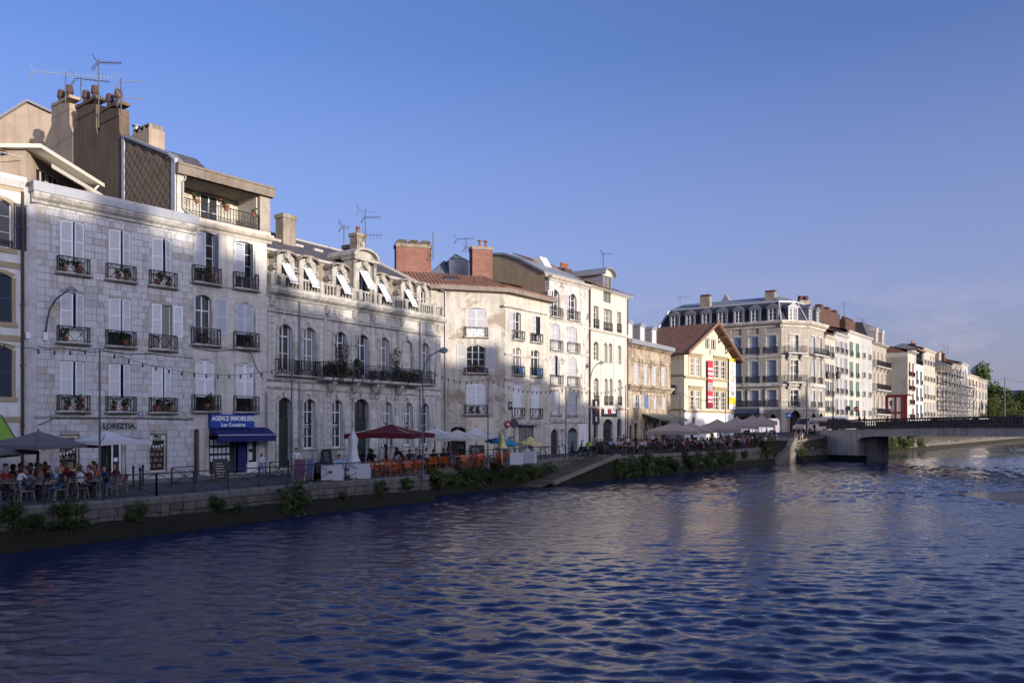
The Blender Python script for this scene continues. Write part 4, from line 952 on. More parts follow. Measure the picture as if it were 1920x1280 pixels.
for i in range(28): m.box(i * L5 / 28, -.08, 0, i * L5 / 28 + .12, 0, .14)
f.add('dentils', m, STONE_TRIM, 0, 0, 4.8)
for o, mt in ((ops[8], GREEND), (ops[10], plain('blue_grey_door', (.10, .13, .16), .5))): f.add('door', MB().box(0, 0, 0, o[1] - o[0], .05, 2.1).box(.1, -.02, .2, o[1] - o[0] - .1, 0, .9).box(.1, -.02, 1.1, o[1] - o[0] - .1, 0, 2.0), mt, o[0], .22, o[2]); f.add('pane', pane_mesh(o[1] - o[0], .8), GLASS, o[0], .2, o[2] + 2.1)
m = MB(); o = ops[9]; w_ = o[1] - o[0]
for i in range(-3, 5):
    m.bar((max(0, i * .3), 0, max(0, -i * .3) * 1.2), (min(w_, w_ + i * .3), 0, min(1.75, 1.75 - i * .3)), .04); m.bar((w_ - max(0, i * .3), 0, max(0, -i * .3) * 1.2), (w_ - min(w_, w_ + i * .3), 0, min(1.75, 1.75 - i * .3)), .04)
f.add('lattice', m, WHITE, o[0], .08, o[2]); f.add('pane', pane_mesh(w_, 1.75), GLASS, o[0], .2, o[2])
f.add('wall_panel', MB().box(0, -.05, 0, 1.6, 0, 2.5), WHITER, U(1085), 0, 2.3)
m = MB(); m.prism([(0, 0), (-.1, 0), (-.16, .15), (-.34, .25), (-.42, .42), (.1, .46)], -.1, L5 + .1, 'x'); f.add('cornice', m, ASH4, 0, 0, 18.2)
S5 = Face(b, f.pt(0), f.n); t9 = S5.u(918); tp = [(.45, 10), (.45, 18.85), (S5.u(1005), S5.z(1005, 503)), (S5.u(975), S5.z(975, 487)), (S5.u(947), S5.z(947, 478)), (t9, S5.z(918, 478)), (t9, 10)]
m = MB(); m.prism(tp, -L5, .02); S5.add('gable_wall', m, OCHRE_W, 0, 0, 0)
m = MB()
for a, c in zip(tp[1:5], tp[2:6]): m.prism([a, c, (c[0], c[1] + .2), (a[0], a[1] + .2)], -L5 - .1, .15)
S5.add('roof', m, ZINC, 0, 0, 0)
tt = tp[2]; m = MB(); m.prism([(tp[3][0] - .0, tp[3][1] + .2), (tp[3][0] + 2.6, tp[3][1] + 1.3), (tp[3][0] + 2.6, tp[3][1] + 1.4), (tp[3][0], tp[3][1] + .32)], -L5, -2.2); S5.add('roof_tiles', m, TILE, 0, 0, 0)
m = MB(); m.prism([(S5.u(985), S5.z(985, 488)), (S5.u(975), S5.z(975, 470)), (S5.u(950), S5.z(950, 480)), (S5.u(950), 15)], -4.4, -3.2); S5.add('rear_gable', m, WHITER, 0, 0, 0)
fq = Face(b, f.pt(0, 3.0), f.d)
chimney(fq, fq.u(1058), 0, 18.4, 1.25, .9, 2.1, BRICKD, BRICKD, 4, TERRA); 
ft_ = Face(b, f.pt(0, 7.0), f.d); chimney(ft_, ft_.u(1003), 0, 19.2, .7, .5, 1.6, TERRA, TERRA, 2)

# ------------------------------------------------------------------ cream house with curved roof dormer
P6 = f.pt(L5); b6 = b = Building('cream_house', 'tall cream house with slim windows and a curved zinc roof dormer above a bar', 'house', P6, vpd(1930))
f = b.main; U = f.u; L6 = U(1176)
wn = []
for (a, c, t0, b0) in ((1113, 1122, 574, 616), (1132, 1147, 580, 622), (1157, 1164, 585, 624)): wn.append((U(a), U(c), f.z((a + c) / 2, b0), f.z((a + c) / 2, t0), 0, 1))
for (a, c, t0, b0) in ((1113, 1122, 640, 675), (1132, 1138.5, 642, 680), (1141, 1147.5, 643, 681), (1158, 1164.5, 647, 683)): wn.append((U(a), U(c), f.z((a + c) / 2, b0), f.z((a + c) / 2, t0), .3, 0))
for (a, c, t0, b0) in ((1114, 1122, 708, 759), (1133, 1139, 709, 760), (1142, 1148, 709, 760), (1158.5, 1165, 711, 760)): wn.append((U(a), U(c), f.z((a + c) / 2, b0), f.z((a + c) / 2, t0), .3, 1))
gz = [(U(1113), U(1121), 2.0, f.z(1117, 795), 0, 0), (U(1131), U(1149), 2.0, f.z(1140, 785), .5, 0), (U(1157), U(1166), 2.0, f.z(1161, 784), .5, 0), (U(1131), U(1145), f.z(1138, 567), 18.6, 0, 0)]
f.add('wall', wall_mb(L6, .8, 18.6, [o[:5] for o in wn + gz], .4, D=9), CREAM6, 0, 0, .8)
for o in wn:
    f.add('surround', surround_mesh(o[1] - o[0], o[3] - o[2], o[4], .12, .03, False), CREAM6, (o[0] + o[1]) / 2, 0, o[2])
    sash(f, o[0], o[1], o[2], o[3], 2, 4, v=.3, mat=CREAM)
    if o[5]: balcony(f, (o[0] + o[1]) / 2, o[2], o[1] - o[0] + .1, .95, 'scroll', .03)
for o in gz[:3]: f.add('door', MB().box(0, 0, 0, .08, .05, o[3] - o[2] - .3).box(o[1] - o[0] - .08, 0, 0, o[1] - o[0], .05, o[3] - o[2] - .3).box((o[1] - o[0]) / 2 - .04, 0, 0, (o[1] - o[0]) / 2 + .04, .05, o[3] - o[2] - .3).box(0, 0, 2.2, o[1] - o[0], .05, 2.3), GREEND, o[0], .25, o[2]); f.add('pane', pane_mesh(o[1] - o[0], o[3] - o[2]), GLASS, o[0], .3, o[2])
for px, py in ((1140, 627), (1140, 768)): m = MB(); m.prism([(0, 0), (-.1, .05), (-.22, .2), (-.22, .3), (0, .32)], -.02, L6 + .15, 'x'); f.add('string_course', m, CREAM6, 0, 0, f.z(px, py))
for px in (1107, 1127, 1151, 1171): m = MB(); m.box(-.12, -.05, 0, .12, 0, f.z(1140, 632) - 7); f.add('pilaster', m, CREAM6, U(px), 0, 7.0)
ml = U(1138); o = gz[3]
sash(f, o[0], o[1], o[2], 20.3, 2, 3, mat=IRON2, v=.1)
m = MB(); w2 = (o[1] - o[0]) / 2 + .12; m.box(-w2, -.05, 18.5, -w2 + .14, 5, 20.35); m.box(w2 - .14, -.05, 18.5, w2, 5, 20.35); n = 10
arc = [((w2 + .35) * math.cos(math.pi * k / n), 20.3 + .75 * math.sin(math.pi * k / n)) for k in range(n + 1)]
arc2 = [(x * .96, z - .12) for x, z in arc]
for k in range(n): m.prism([arc[k], arc[k + 1], arc2[k + 1], arc2[k]], -.5, 5.5)
f.add('dormer', m, ZINC, ml, 0, 0); m = MB(); m.prism([(x, z) for x, z in arc2], -.02, .06); f.add('dormer_front', m, plain('dormer_cream', (.5, .47, .42), .7), ml, 0, 0)
def eave_tiles(f, name, u0, u1, z0, up, depth, mat, ov=.7):
    b = f.b; p0, p1, q0, q1 = f.pt(u0, -ov), f.pt(u1, -ov), f.pt(u0, depth), f.pt(u1, depth); o = tile_plane(b, name, p0, p1, z0, q0, q1, z0 + up, mat); tag(o, kind='stuff'); return o
eave_tiles(f, 'roof_tiles', 0, ml - w2 - .1, 18.75, 2.0, 4.5, TILE); eave_tiles(f, 'roof_tiles', ml + w2 + .1, L6 + .5, 18.75, 2.0, 4.5, TILE)
m = MB(); m.quad((0, -.65, 18.7), (L6 + .5, -.65, 18.7), (L6 + .5, 4.5, 20.6), (0, 4.5, 20.6)); m.quad((0, 4.5, 20.6), (L6 + .5, 4.5, 20.6), (L6 + .5, 9, 18.6), (0, 9, 18.6)); m.quad((L6, 0, 18.6), (L6, 9, 18.6), (L6, 4.5, 20.6)); m.quad((0, 0, 18.6), (0, 9, 18.6), (0, 4.5, 20.6)); f.add('roof', m, WOODF, 0, 0, 0)
m = MB()
for i in range(18): u_ = i * L6 / 17; m.box(u_ - .05, -.6, 0, u_ + .05, .05, .12)
f.add('rafter_ends', m, CREAM, 0, 0, 18.52)
m = MB(); m.tube((.12, -.12, 0), (.12, -.12, 16.4), .09); m.tube((L6 - .1, -.12, 0), (L6 - .1, -.12, 16.4), .05); f.add('downpipe', m, plain('dark_pipe', (.05, .045, .045), .6), 0, 0, 2)
o = f.add('bar_sign', MB().box(0, -.12, 0, U(1155) - U(1127), -.04, 1.0), plain('sign_black', (.02, .015, .02), .5), U(1127), 0, f.z(1140, 781)); wS = U(1155) - U(1127)
text('lettering', 'ER', TEXTW, o, (wS * .25, -.13, .55), .75); text('lettering', 'K', plain('red_sign', (.45, .02, .025), .5), o, (wS * .5, -.13, .5), .8); text('lettering', 'OaK', TEXTW, o, (wS * .76, -.13, .55), .6)
o = f.add('bar_sign', MB().box(0, -.1, 0, U(1122.5) - U(1110.5), -.03, 2.5), plain('sign_black', (.02, .015, .02), .5), U(1110.5), 0, f.z(1116, 795)); text('lettering', 'R', TEXTW, o, (.7, -.11, 2.05), .7); text('lettering', 'M', plain('red_sign', (.45, .02, .025), .5), o, (.7, -.11, 1.3), .7); text('lettering', 'R', TEXTW, o, (.7, -.11, .5), .7)

# ------------------------------------------------------------------ low streaked stone house
P7 = f.pt(L6); b7 = b = Building('low_stone_house', 'low dark-streaked stone house with three white dormers and tall shutters', 'house', P7, vpd(1920))
f = b.main; U = f.u; L7 = U(1257)
zc7 = f.z(1215, 653)
wn = []
for a, c, t0, b0 in ((1188, 1197, 682, 720), (1207, 1214.5, 685, 721), (1223.5, 1231, 687, 722), (1240, 1247, 689, 723)): wn.append((U(a), U(c), f.z((a + c) / 2, b0), f.z((a + c) / 2, t0)))
w2n = []
for a, c, t0, b0 in ((1190, 1197.5, 740, 764), (1208, 1216, 741, 766), (1225.5, 1231.5, 741, 766), (1242, 1248, 742, 767)): w2n.append((U(a), U(c), f.z((a + c) / 2, b0), f.z((a + c) / 2, t0)))
g7 = [(U(1180), U(1184), 3.2, f.z(1182, 797)), (U(1189), U(1195), 2.1, f.z(1192, 793)), (U(1205), U(1214), 2.1, f.z(1210, 791), .9), (U(1222), U(1231), 2.1, f.z(1227, 791), .9), (U(1240), U(1250), 2.1, f.z(1246, 792))]
f.add('wall', wall_mb(L7, .8, zc7, [o for o in wn + w2n + g7], .3, D=9), STONE7, 0, 0, .8)
for o in wn:
    shutters(f, o[0], o[1], o[2], o[3], SHUTG, 1, 1, v=.04); f.add('sill', sill_mesh(1.9, .2, .2), STONE7, (o[0] + o[1]) / 2, 0, o[2] - .22)
    m = MB(); m.box(o[0] - .55, -.16, 0, o[1] + .55, 0, .35); m.box(o[0] - .55, -.1, -.5, o[0] - .3, 0, 0); m.box(o[1] + .3, -.1, -.5, o[1] + .55, 0, 0); f.add('lintel', m, STONE7, 0, 0, o[3] + .25)
for i, o in enumerate(w2n):
    if i == 0: sash(f, o[0], o[1], o[2], o[3], 2, 2, v=.15); f.add('shutter', leaf_mesh(.6, o[3] - o[2], -1), SHUTG, o[0], -.06, o[2]); f.add('shutter', leaf_mesh(.6, o[3] - o[2], 1), SHUTG, o[1], -.06, o[2])
    else: shutters(f, o[0], o[1], o[2], o[3], [SHUTG, plain('blue_shutter', (.13, .20, .42), .6), SHUTG, SHUTG][i], 0, 2, v=.04)
for o in g7: f.add('pane', pane_mesh(o[1] - o[0], o[3] - o[2]), GLASS, o[0], .2, o[2]); f.add('door_frame', sash_mesh(o[1] - o[0], o[3] - o[2], 2, 2, .07), GREEND, o[0], .15, o[2])
for o in g7[2:4]: f.add('surround', surround_mesh(o[1] - o[0], o[3] - o[2], .9, .22, .06, True), STONE_TRIM, (o[0] + o[1]) / 2, 0, o[2])
m = MB(); m.prism([(0, 0), (-.15, .05), (-.3, .3), (-.55, .5), (-.55, .7), (0, .75)], 0, L7, 'x'); f.add('string_course', m, STONE7, 0, 0, f.z(1215, 735) - .0)
m = MB()
for i in range(26): u_ = L7 * (i + .5) / 26; m.prism([(0, 0), (-.25, .2), (-.4, .45), (0, .45)], u_ - .11, u_ + .11, 'x')
f.add('corbels', m, STONE7, 0, 0, zc7 - .35)
m = MB(); m.box(-.05, -.6, 0, L7 + .1, .3, .5); f.add('cornice', m, ZINC, 0, 0, zc7 + .1)
m = MB(); m.quad((0, .25, zc7 + .6), (L7, .25, zc7 + .6), (L7, 5, zc7 + 2.9), (0, 5, zc7 + 2.9)); m.quad((0, 5, zc7 + 2.9), (L7, 5, zc7 + 2.9), (L7, 9, zc7), (0, 9, zc7)); f.add('roof', m, ORANGE_T, 0, 0, 0)
for px in (1184, 1207, 1229):
    m = MB(); m.box(-.75, .15, 0, -.55, 3.2, 1.8); m.box(.55, .15, 0, .75, 3.2, 1.8); m.prism([(-.85, 1.75), (.85, 1.75), (.5, 2.1), (0, 2.2), (-.5, 2.1)], .05, 3.6); dm = f.add('dormer', m, ZINC, U(px) , 0, zc7 + .6)
    o = obj('window', sash_mesh(1.1, 1.75, 2, 4, .08), WHITE, dm, (-.55, .2, 0)); obj('shutter', leaf_mesh(.5, 1.6, 1), WHITE, dm, (-.53, .17, .06)); obj('shutter', leaf_mesh(.5, 1.6, -1), WHITE, dm, (.53, .17, .06))
m = MB(); a, c = U(1203), U(1256); 
for i in range(14):
    x0 = a + (c - a) * i / 14; m.quad((x0, 0, .9), (x0 + (c - a) / 14 * .95, 0, .9), (x0 + (c - a) / 14 * .95, -2.2, .2 + .1 * (i % 2)), (x0, -2.2, .2))
m.bar((a, -2.2, .15), (c, -2.2, .15), .12); m.bar((a, -2.2, .15), (a, -2.2, -2.6), .1); f.add('terrace_canopy', m, plain('faded_green_canvas', (.17, .19, .15), .85, 0, .3, 2), 0, -.05, f.z(1230, 790))

# ------------------------------------------------------------------ yellow gabled house
P8 = f.pt(U(1283)); d8 = Vector((.6388, .7693)); b8 = b = Building('gabled_house', 'yellow gabled house with big tiled roof and two tall banners', 'house', P8, d8)
f = b.main; U = f.u; L8 = U(1375); ua = U(1345) ; za8 = f.z(1345, 608) - .25; ze = 14.1
ua = L8 / 2 + .35
dw = []
for a, c, t0, b0 in ((1292, 1314, 670, 705), (1338, 1361, 675, 710), (1292, 1314, 731, 768), (1338, 1361, 733, 769)):
    u0, u1 = U(a), U(c); z1, z0 = f.z((a + c) / 2, t0), f.z((a + c) / 2, b0); mid = (u0 + u1) / 2
    dw += [(u0, mid - .16, z0, z1), (mid + .16, u1, z0, z1)]
at_ = []
for a, c in ((1322, 1330), (1333.5, 1342)): at_.append((U(a), U(c), f.z(1332, 656), f.z(1332, 634)))
gd = [(U(1300), U(1308), 2.6, 5.2), (U(1343), U(1351), 2.8, 5.4)]
f.add('wall', wall_mb(L8, .8, ze, [o for o in dw + gd if o[3] < ze], .3, D=15), YEL8, 0, 0, .8)
# gable triangle with the attic pair
m = MB(); zt = f.z(1332, 634)
m.prism([(0, ze), (at_[0][0], ze), (at_[0][0], at_[0][3]), (at_[0][0] - .01, ze + (za8 - ze) * at_[0][0] / ua)], 0, .3); m.prism([(at_[1][1], ze), (L8, ze), (at_[1][1], ze + (za8 - ze) * (L8 - at_[1][1]) / (L8 - ua))], 0, .3)
m.prism([(at_[0][0], at_[0][3]), (at_[1][1], at_[0][3]), (at_[1][1], ze + (za8 - ze) * (L8 - at_[1][1]) / (L8 - ua)), (ua, za8), (at_[0][0], ze + (za8 - ze) * at_[0][0] / ua)], 0, .3)
m.box(at_[0][1], 0, ze, at_[1][0], .3, at_[0][3])
if at_[0][2] > ze: m.box(at_[0][0], 0, ze, at_[1][1], .3, at_[0][2])
f.add('gable_wall', m, YEL8, 0, .0, 0)
for o in dw:
    sash(f, o[0], o[1], o[2], o[3], 2, 3, mat=CREAM, v=.15, transom=(o[3] - o[2]) * .33, t=.09)
    f.add('shutter', leaf_mesh(.34, o[3] - o[2] - .2, 1), SHUTG, o[0] + .05, .1, o[2] + .1, 0)
for o in at_: sash(f, o[0], o[1], o[2], o[3], 2, 1, mat=CREAM, v=.15, t=.1)
for i in range(0, 8, 2):
    u0, u1 = dw[i][0] - .3, dw[i + 1][1] + .3; m = MB(); m.box(u0, -.25, 0, u1, 0, .18); m.box(u0 + .1, -.12, -.3, u1 - .1, 0, 0); f.add('hood_mould', m, plain('mould_stone', (.33, .26, .15), .85, 0, .3), 0, 0, dw[i][3] + .35)
    m = MB(); m.box(u0 + .1, -.08, 0, u0 + .3, 0, dw[i][3] - dw[i][2]); m.box(u1 - .3, -.08, 0, u1 - .1, 0, dw[i][3] - dw[i][2]); f.add('jamb', m, plain('mould_pale', (.55, .45, .28), .85), 0, 0, dw[i][2])
for py in (705.5, 768.5): m = MB(); m.box(-.02, -.18, 0, L8 + .02, 0, .3); f.add('string_course', m, plain('mould_stone', (.33, .26, .15), .85, 0, .3), 0, 0, f.z(1300, py) - .3)
for o in gd: f.add('door', MB().box(0, 0, 0, o[1] - o[0], .05, 2.6), plain('green_door', (.02, .09, .06), .5), o[0], .2, o[2])
f.add('plinth', MB().box(0, -.05, 0, L8, -.003, f.z(1300, 772) - 1.2), WHITER, 0, 0, 1.2)
S8 = Face(b, f.pt(0), f.n)
m = MB(); m.box(0, -.0, 0, 15, .12, .25); S8.add('string_course', m, plain('mould_stone', (.33, .26, .15), .85, 0, .3), 0, 0, f.z(1284, 704)); m = MB(); m.box(0, .0, 0, 15, .1, .22); S8.add('string_course', m, plain('mould_stone', (.33, .26, .15), .85, 0, .3), 0, 0, f.z(1284, 768))
ovf, ovs = 1.1, .9; sl8 = (za8 - ze) / ua
zl = ze - sl8 * ovs + .15; zrg = za8 + .15
tag(tile_plane(b, 'roof_tiles', f.pt(-ovs, 15), f.pt(-ovs, -ovf), zl, f.pt(ua, 15), f.pt(ua, -ovf), zrg, TILED, .44, .13), kind='stuff')
m = MB(); m.prism([(-ovs, zl - .2), (ua, zrg - .22), (ua, zrg - .04), (-ovs, zl - .04)], -ovf, 15); sr = (za8 - ze) / (L8 - ua); m.prism([(ua, zrg - .22), (L8 + ovs, ze - sr * ovs - .1), (L8 + ovs, ze - sr * ovs + .12), (ua, zrg + .0)], -ovf, 15); f.add('roof', m, plain('roof_boards', (.13, .07, .045), .8, 0, .3), 0, 0, 0)
m = MB(); m.prism([(-ovs - .05, zl + .02), (ua, zrg + .02), (ua, zrg + .2), (-ovs - .05, zl + .2)], -ovf - .12, -ovf + .15); m.prism([(ua, zrg + .02), (L8 + ovs, ze - sr * ovs + .12), (L8 + ovs, ze - sr * ovs + .3), (ua, zrg + .2)], -ovf - .12, -ovf + .15); f.add('verge_tiles', m, plain('verge', (.30, .17, .10), .8, 0, .35, 6), 0, 0, 0)
for t in (.3, .62, .93):
    x = ua + (L8 - ua) * t; z = za8 - sr * (x - ua) - .15; m = MB(); m.box(x - .12, -ovf + .1, z - .25, x + .12, .0, z); m.bar((x, -.02, z - .9), (x, -ovf * .7, z - .2), .14); f.add('bracket', m, plain('roof_boards', (.13, .07, .045), .8, 0, .3), 0, 0, 0)
zb_, zt_ = f.z(1327, 765), f.z(1327, 676); uw = U(1332.5) - U(1323)
for name, lab, px0, px1, py0, py1, mt in (('banner', 'red and white vertical banner between the windows of the yellow gabled house', 1323, 1332.5, 676, 765, plain('red_banner', (.42, .03, .05), .7, 0, .05)), ('banner', 'white and yellow poster banner at the right corner of the yellow gabled house', 1363.5, 1375, 672, 767, plain('poster_white', (.72, .70, .64), .7, 0, .05))):
    u0, u1 = U(px0), U(px1); z0, z1 = f.z((px0 + px1) / 2, py1), f.z((px0 + px1) / 2, py0); p = f.world(u0, -.32, z0)
    t = thing(name, lab, 'banner', p, b.ang); w_ = u1 - u0; h_ = z1 - z0
    obj('cloth', MB().box(0, 0, 0, w_, .03, h_), mt, t)
    if 'red' in lab:
        W_ = MB()
        for zz, hh in ((.80, .045), (.70, .05), (.62, .03), (.20, .05), (.13, .03)): W_.box(.12, -.012, h_ * zz, w_ - .12, 0, h_ * (zz + hh))
        obj('printed_block', W_, TEXTW, t); obj('printed_block', MB().box(0, -.012, h_ * .36, w_, 0, h_ * .54), plain('photo_print', (.30, .28, .27), .7, 0, .9, 3), t); obj('printed_block', MB().box(0, -.012, 0, w_, 0, h_ * .1), plain('dark_red', (.16, .015, .03), .7), t)
        text('lettering', 'EXPO', plain('red_banner', (.42, .03, .05), .7), t, (w_ / 2, -.02, h_ * .725), .42) if False else None
    else:
        obj('printed_block', MB().box(0, -.012, h_ * .1, w_, 0, h_ * .24), plain('poster_yellow', (.72, .48, .03), .7), t); obj('printed_block', MB().box(0, -.012, h_ * .93, w_, 0, h_), plain('poster_yellow', (.72, .48, .03), .7), t)
        W_ = MB(); random.seed(5)
        for i in range(26): a_ = random.random() * 6.28; r_ = random.uniform(.3, 1); x = w_ / 2 + r_ * math.cos(a_) * w_ * .36; z = h_ * .64 + r_ * math.sin(a_) * h_ * .24; W_.lathe([(.14, 0), (.14, .012)], (0, 0, 0), 7); vs = W_.v[-14:]; W_.v[-14:] = [(x + p_[0], -.004 - p_[2], z + p_[1]) for p_ in vs]
        obj('printed_motif', W_, plain('poster_motif', (.50, .14, .16), .7, 0, .6, 3), t); text('lettering', '7218', TEXTB, t, (w_ / 2, -.02, h_ * .31), .8, sx=.75)
o = tag(obj('wall_lantern', MB().prism([(-.25, 0), (.25, 0), (.34, .8), (-.34, .8)], -.3, .3).prism([(-.4, .8), (.4, .8), (0, 1.2)], -.35, .35).bar((0, 0, 1.0), (.5, .6, 1.3), .08), IRON2, None, S8.world(1.1, .75, 8.6), b.ang), 'iron wall lantern on the shaded side of the yellow gabled house', 'lantern')

# ------------------------------------------------------------------ large corner block with mansard roof
C9 = (k_of(1465) * 120, 120.0); d9 = Vector((.83, -.558)).normalized(); L9a = 20.0; P9 = Vector(C9) - d9 * L9a
b9 = b = Building('mansard_block', 'large stone corner block with slate mansard, dormers and arcaded ground floor', 'apartment building', P9, d9)
STONE9 = wall_mat('pale_cut_stone', (.385, .35, .305), (.19, .16, .13), .55, .6, .6, (1.2, .5, .08, .6))
fa = b.main; fc = Face(b, Vector(C9), vpd(6400)); Lc = fc.u(1515); fr = Face(b, fc.pt(Lc), vpd(2250)); Lr = fr.u(1545)
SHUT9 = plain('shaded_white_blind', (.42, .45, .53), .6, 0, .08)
def flo(f, px, rows): return [(f.z(px, b_), f.z(px, t_)) for t_, b_ in rows]
rz = [(15.6, 18.3), (11.2, 14.5), (7.5, 10.0)]
def facade9(f, L, cpx, w_, arch, sh):
    cs = [f.u(p) for p in cpx]; ops = [(c - w_ / 2, c + w_ / 2, a, z) for c in cs for a, z in rz]
    ar = [(f.u(p0), f.u(p1), 2.8, zt_, (f.u(p1) - f.u(p0)) / 2) for p0, p1, zt_ in arch]
    f.add('wall', wall_mb(L, .8, 19.7, ops + ar, .4, D=6, sides=False), STONE9, 0, 0, .8)
    for o in ops:
        f.add('surround', surround_mesh(w_, o[3] - o[2], 0, .22, .1, False), STONE_TRIM, (o[0] + o[1]) / 2, 0, o[2])
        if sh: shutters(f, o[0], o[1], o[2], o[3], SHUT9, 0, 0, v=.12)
        else: sash(f, o[0], o[1], o[2], o[3], 2, 2, v=.22, transom=.7)
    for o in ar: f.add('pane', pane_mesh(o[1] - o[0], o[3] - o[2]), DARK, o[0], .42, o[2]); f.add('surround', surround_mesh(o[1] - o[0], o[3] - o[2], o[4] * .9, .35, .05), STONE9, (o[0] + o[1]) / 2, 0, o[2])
    for z_, dd, hh in ((15.0, .12, .25), (10.55, .3, .4), (10.95, .08, .12), (7.0, .15, .3)): m = MB(); m.box(-.02, -dd, 0, L + .02, 0, hh); f.add('string_course', m, STONE_TRIM, 0, 0, z_)
    m = MB(); m.prism([(0, 0), (-.15, 0), (-.2, .3), (-.55, .5), (-.7, .75), (-.7, .95), (.2, 1)], -.3, L + .3, 'x'); f.add('cornice', m, ASH4, 0, 0, 19.5)
    return cs, ops
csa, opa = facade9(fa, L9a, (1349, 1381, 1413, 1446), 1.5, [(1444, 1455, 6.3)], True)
for o in opa: balcony(fa, (o[0] + o[1]) / 2, o[2], 2.0, .95, 'bars', .12, IRON)
for i, c in enumerate(csa[:-1]):
    cc = (c + csa[i + 1]) / 2; m = MB(); m.box(-.55, -.1, 0, .55, 0, 9); fa.add('pilaster', m, STONE9, cc, 0, 10.9)
csc, opc = facade9(fc, Lc, (1489,), 1.35, [(1480, 1502, 6.9)], False)
for z_, bw_ in ((15.5, 3.2), (11.1, 3.4)):
    fc.add('balcony', balcony_mesh(bw_, 1.0, .9, 'scroll'), IRON, csc[0], -.02, z_ + .1); m = MB(); m.box(-bw_ / 2 - .1, -1.05, 0, bw_ / 2 + .1, 0, .2); fc.add('balcony_slab', m, STONE_TRIM, csc[0], 0, z_ - .12)
    for s in (-1, 1): m = MB(); m.prism([(0, 0), (-.3, .2), (-.75, .8), (-.75, 1.0), (0, 1.0)], -.2, .2, 'x'); fc.add('bracket', m, STONE_TRIM, csc[0] + s * 1.1, 0, z_ - 1.12)
balcony(fc, csc[0], 7.4, 1.9, .8, 'bars', .12)
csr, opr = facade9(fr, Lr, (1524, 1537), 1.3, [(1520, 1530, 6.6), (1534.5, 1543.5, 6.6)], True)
fr.add('balcony', balcony_mesh(Lr - .8, 1.0, .9, 'scroll'), IRON, Lr / 2, -.02, 15.5); m = MB(); m.box(.3, -1.0, 0, Lr - .3, 0, .2); fr.add('balcony_slab', m, STONE_TRIM, 0, 0, 15.3)
for c in csr:
    m = MB(); m.prism([(0, 0), (-.3, .2), (-.75, .7), (-.75, .9), (0, .9)], -.2, .2, 'x'); fr.add('bracket', m, STONE_TRIM, c, 0, 14.4); balcony(fr, c, 11.15, 1.8, .9, 'bars', .15); balcony(fr, c, 7.45, 1.7, .8, 'bars', .12)
# grooved ground and mezzanine courses on the shaded front
for i in range(9): m = MB(); m.box(0, -.035, 0, L9a, 0, .36); 
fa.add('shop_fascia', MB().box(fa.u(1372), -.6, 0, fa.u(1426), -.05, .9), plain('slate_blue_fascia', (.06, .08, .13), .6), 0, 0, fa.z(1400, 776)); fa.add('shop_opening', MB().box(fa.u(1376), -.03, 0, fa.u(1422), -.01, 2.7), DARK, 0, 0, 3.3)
fa.add('hanging_sign', MB().box(0, -.7, 0, .5, -.6, .95), WHITE, fa.u(1426.5), 0, fa.z(1428, 775))
# mansard
def pt9(f, u, v, z): return rootpt(b, f.pt(u, v), z)
ZR = 23.6
def corner(f1, f2, v):
    a = f1.pt(0, v); c = f2.pt(0, v); n2 = f2.n; t = (c - a).dot(n2) / f1.d.dot(n2); return a + f1.d * t
m = MB(); lo = [fa.pt(0, .15), corner(fa, fc, .15), corner(fc, fr, .15), fr.pt(Lr, .15)]; hi = [fa.pt(1.2, 2.0), corner(fa, fc, 2.0), corner(fc, fr, 2.0), fr.pt(Lr, 2.0)]
top = [fa.pt(2.5, 5.0), corner(fa, fc, 5.0), corner(fc, fr, 5.0) + fr.d * 1.2, fr.pt(Lr, 5.0)]
for i in range(3):
    m.quad(rootpt(b, lo[i], 20.45), rootpt(b, lo[i + 1], 20.45), rootpt(b, hi[i + 1], ZR), rootpt(b, hi[i], ZR))
m.quad(rootpt(b, lo[0], 20.45), rootpt(b, hi[0], ZR), rootpt(b, fa.pt(1.2, 9), ZR), rootpt(b, fa.pt(0, 11), 20.45))
obj('roof', m, SLATE9, b.root)
m = MB()
for i in range(3): m.quad(rootpt(b, hi[i], ZR + .02), rootpt(b, hi[i + 1], ZR + .02), rootpt(b, top[i + 1], ZR + 1.3), rootpt(b, top[i], ZR + 1.3))
m.quad(*[rootpt(b, p, ZR + 1.3) for p in (top[0], top[1], top[2], top[3], fr.pt(Lr, 9), fa.pt(2.5, 10))]); obj('roof_deck', m, ZINC, b.root)
m = MB()
for i in range(3): m.bar(rootpt(b, hi[i], ZR + .05), rootpt(b, hi[i + 1], ZR + .05), .22)
for i in (0, 1, 2): m.bar(rootpt(b, lo[i], 20.5), rootpt(b, hi[i], ZR + .05), .2)
for i in (1,):
    for q in range(7): e0 = hi[1].lerp(hi[2], q / 6); e1 = top[1].lerp(top[2], q / 6); m.bar(rootpt(b, e0, ZR + .06), rootpt(b, e1, ZR + 1.36), .14)
obj('roof_flashing', m, plain('pale_zinc', (.42, .43, .46), .5, .2), b.root)
zd = 20.5
def dormer9(f, u):
    m = MB(); m.box(-.85, .1, 0, -.6, 2.2, 2.0); m.box(.6, .1, 0, .85, 2.2, 2.0); m.prism([(-.95, 1.9), (.95, 1.9), (.95, 2.1), (0, 2.75), (-.95, 2.1)], .0, 3.0); dm = f.add('dormer', m, LEADG, u, 0, zd)
    obj('window', sash_mesh(1.2, 1.9, 2, 3, .1), WHITE, dm, (-.6, .2, 0)); obj('pane', pane_mesh(1.2, 1.9), GLASS, dm, (-.6, .24, 0))
for px in (1264, 1293, 1323, 1353, 1384, 1415, 1448): dormer9(fa, fa.u(px))
dormer9(fc, fc.u(1488)); dormer9(fr, fr.u(1521)); dormer9(fr, fr.u(1535))
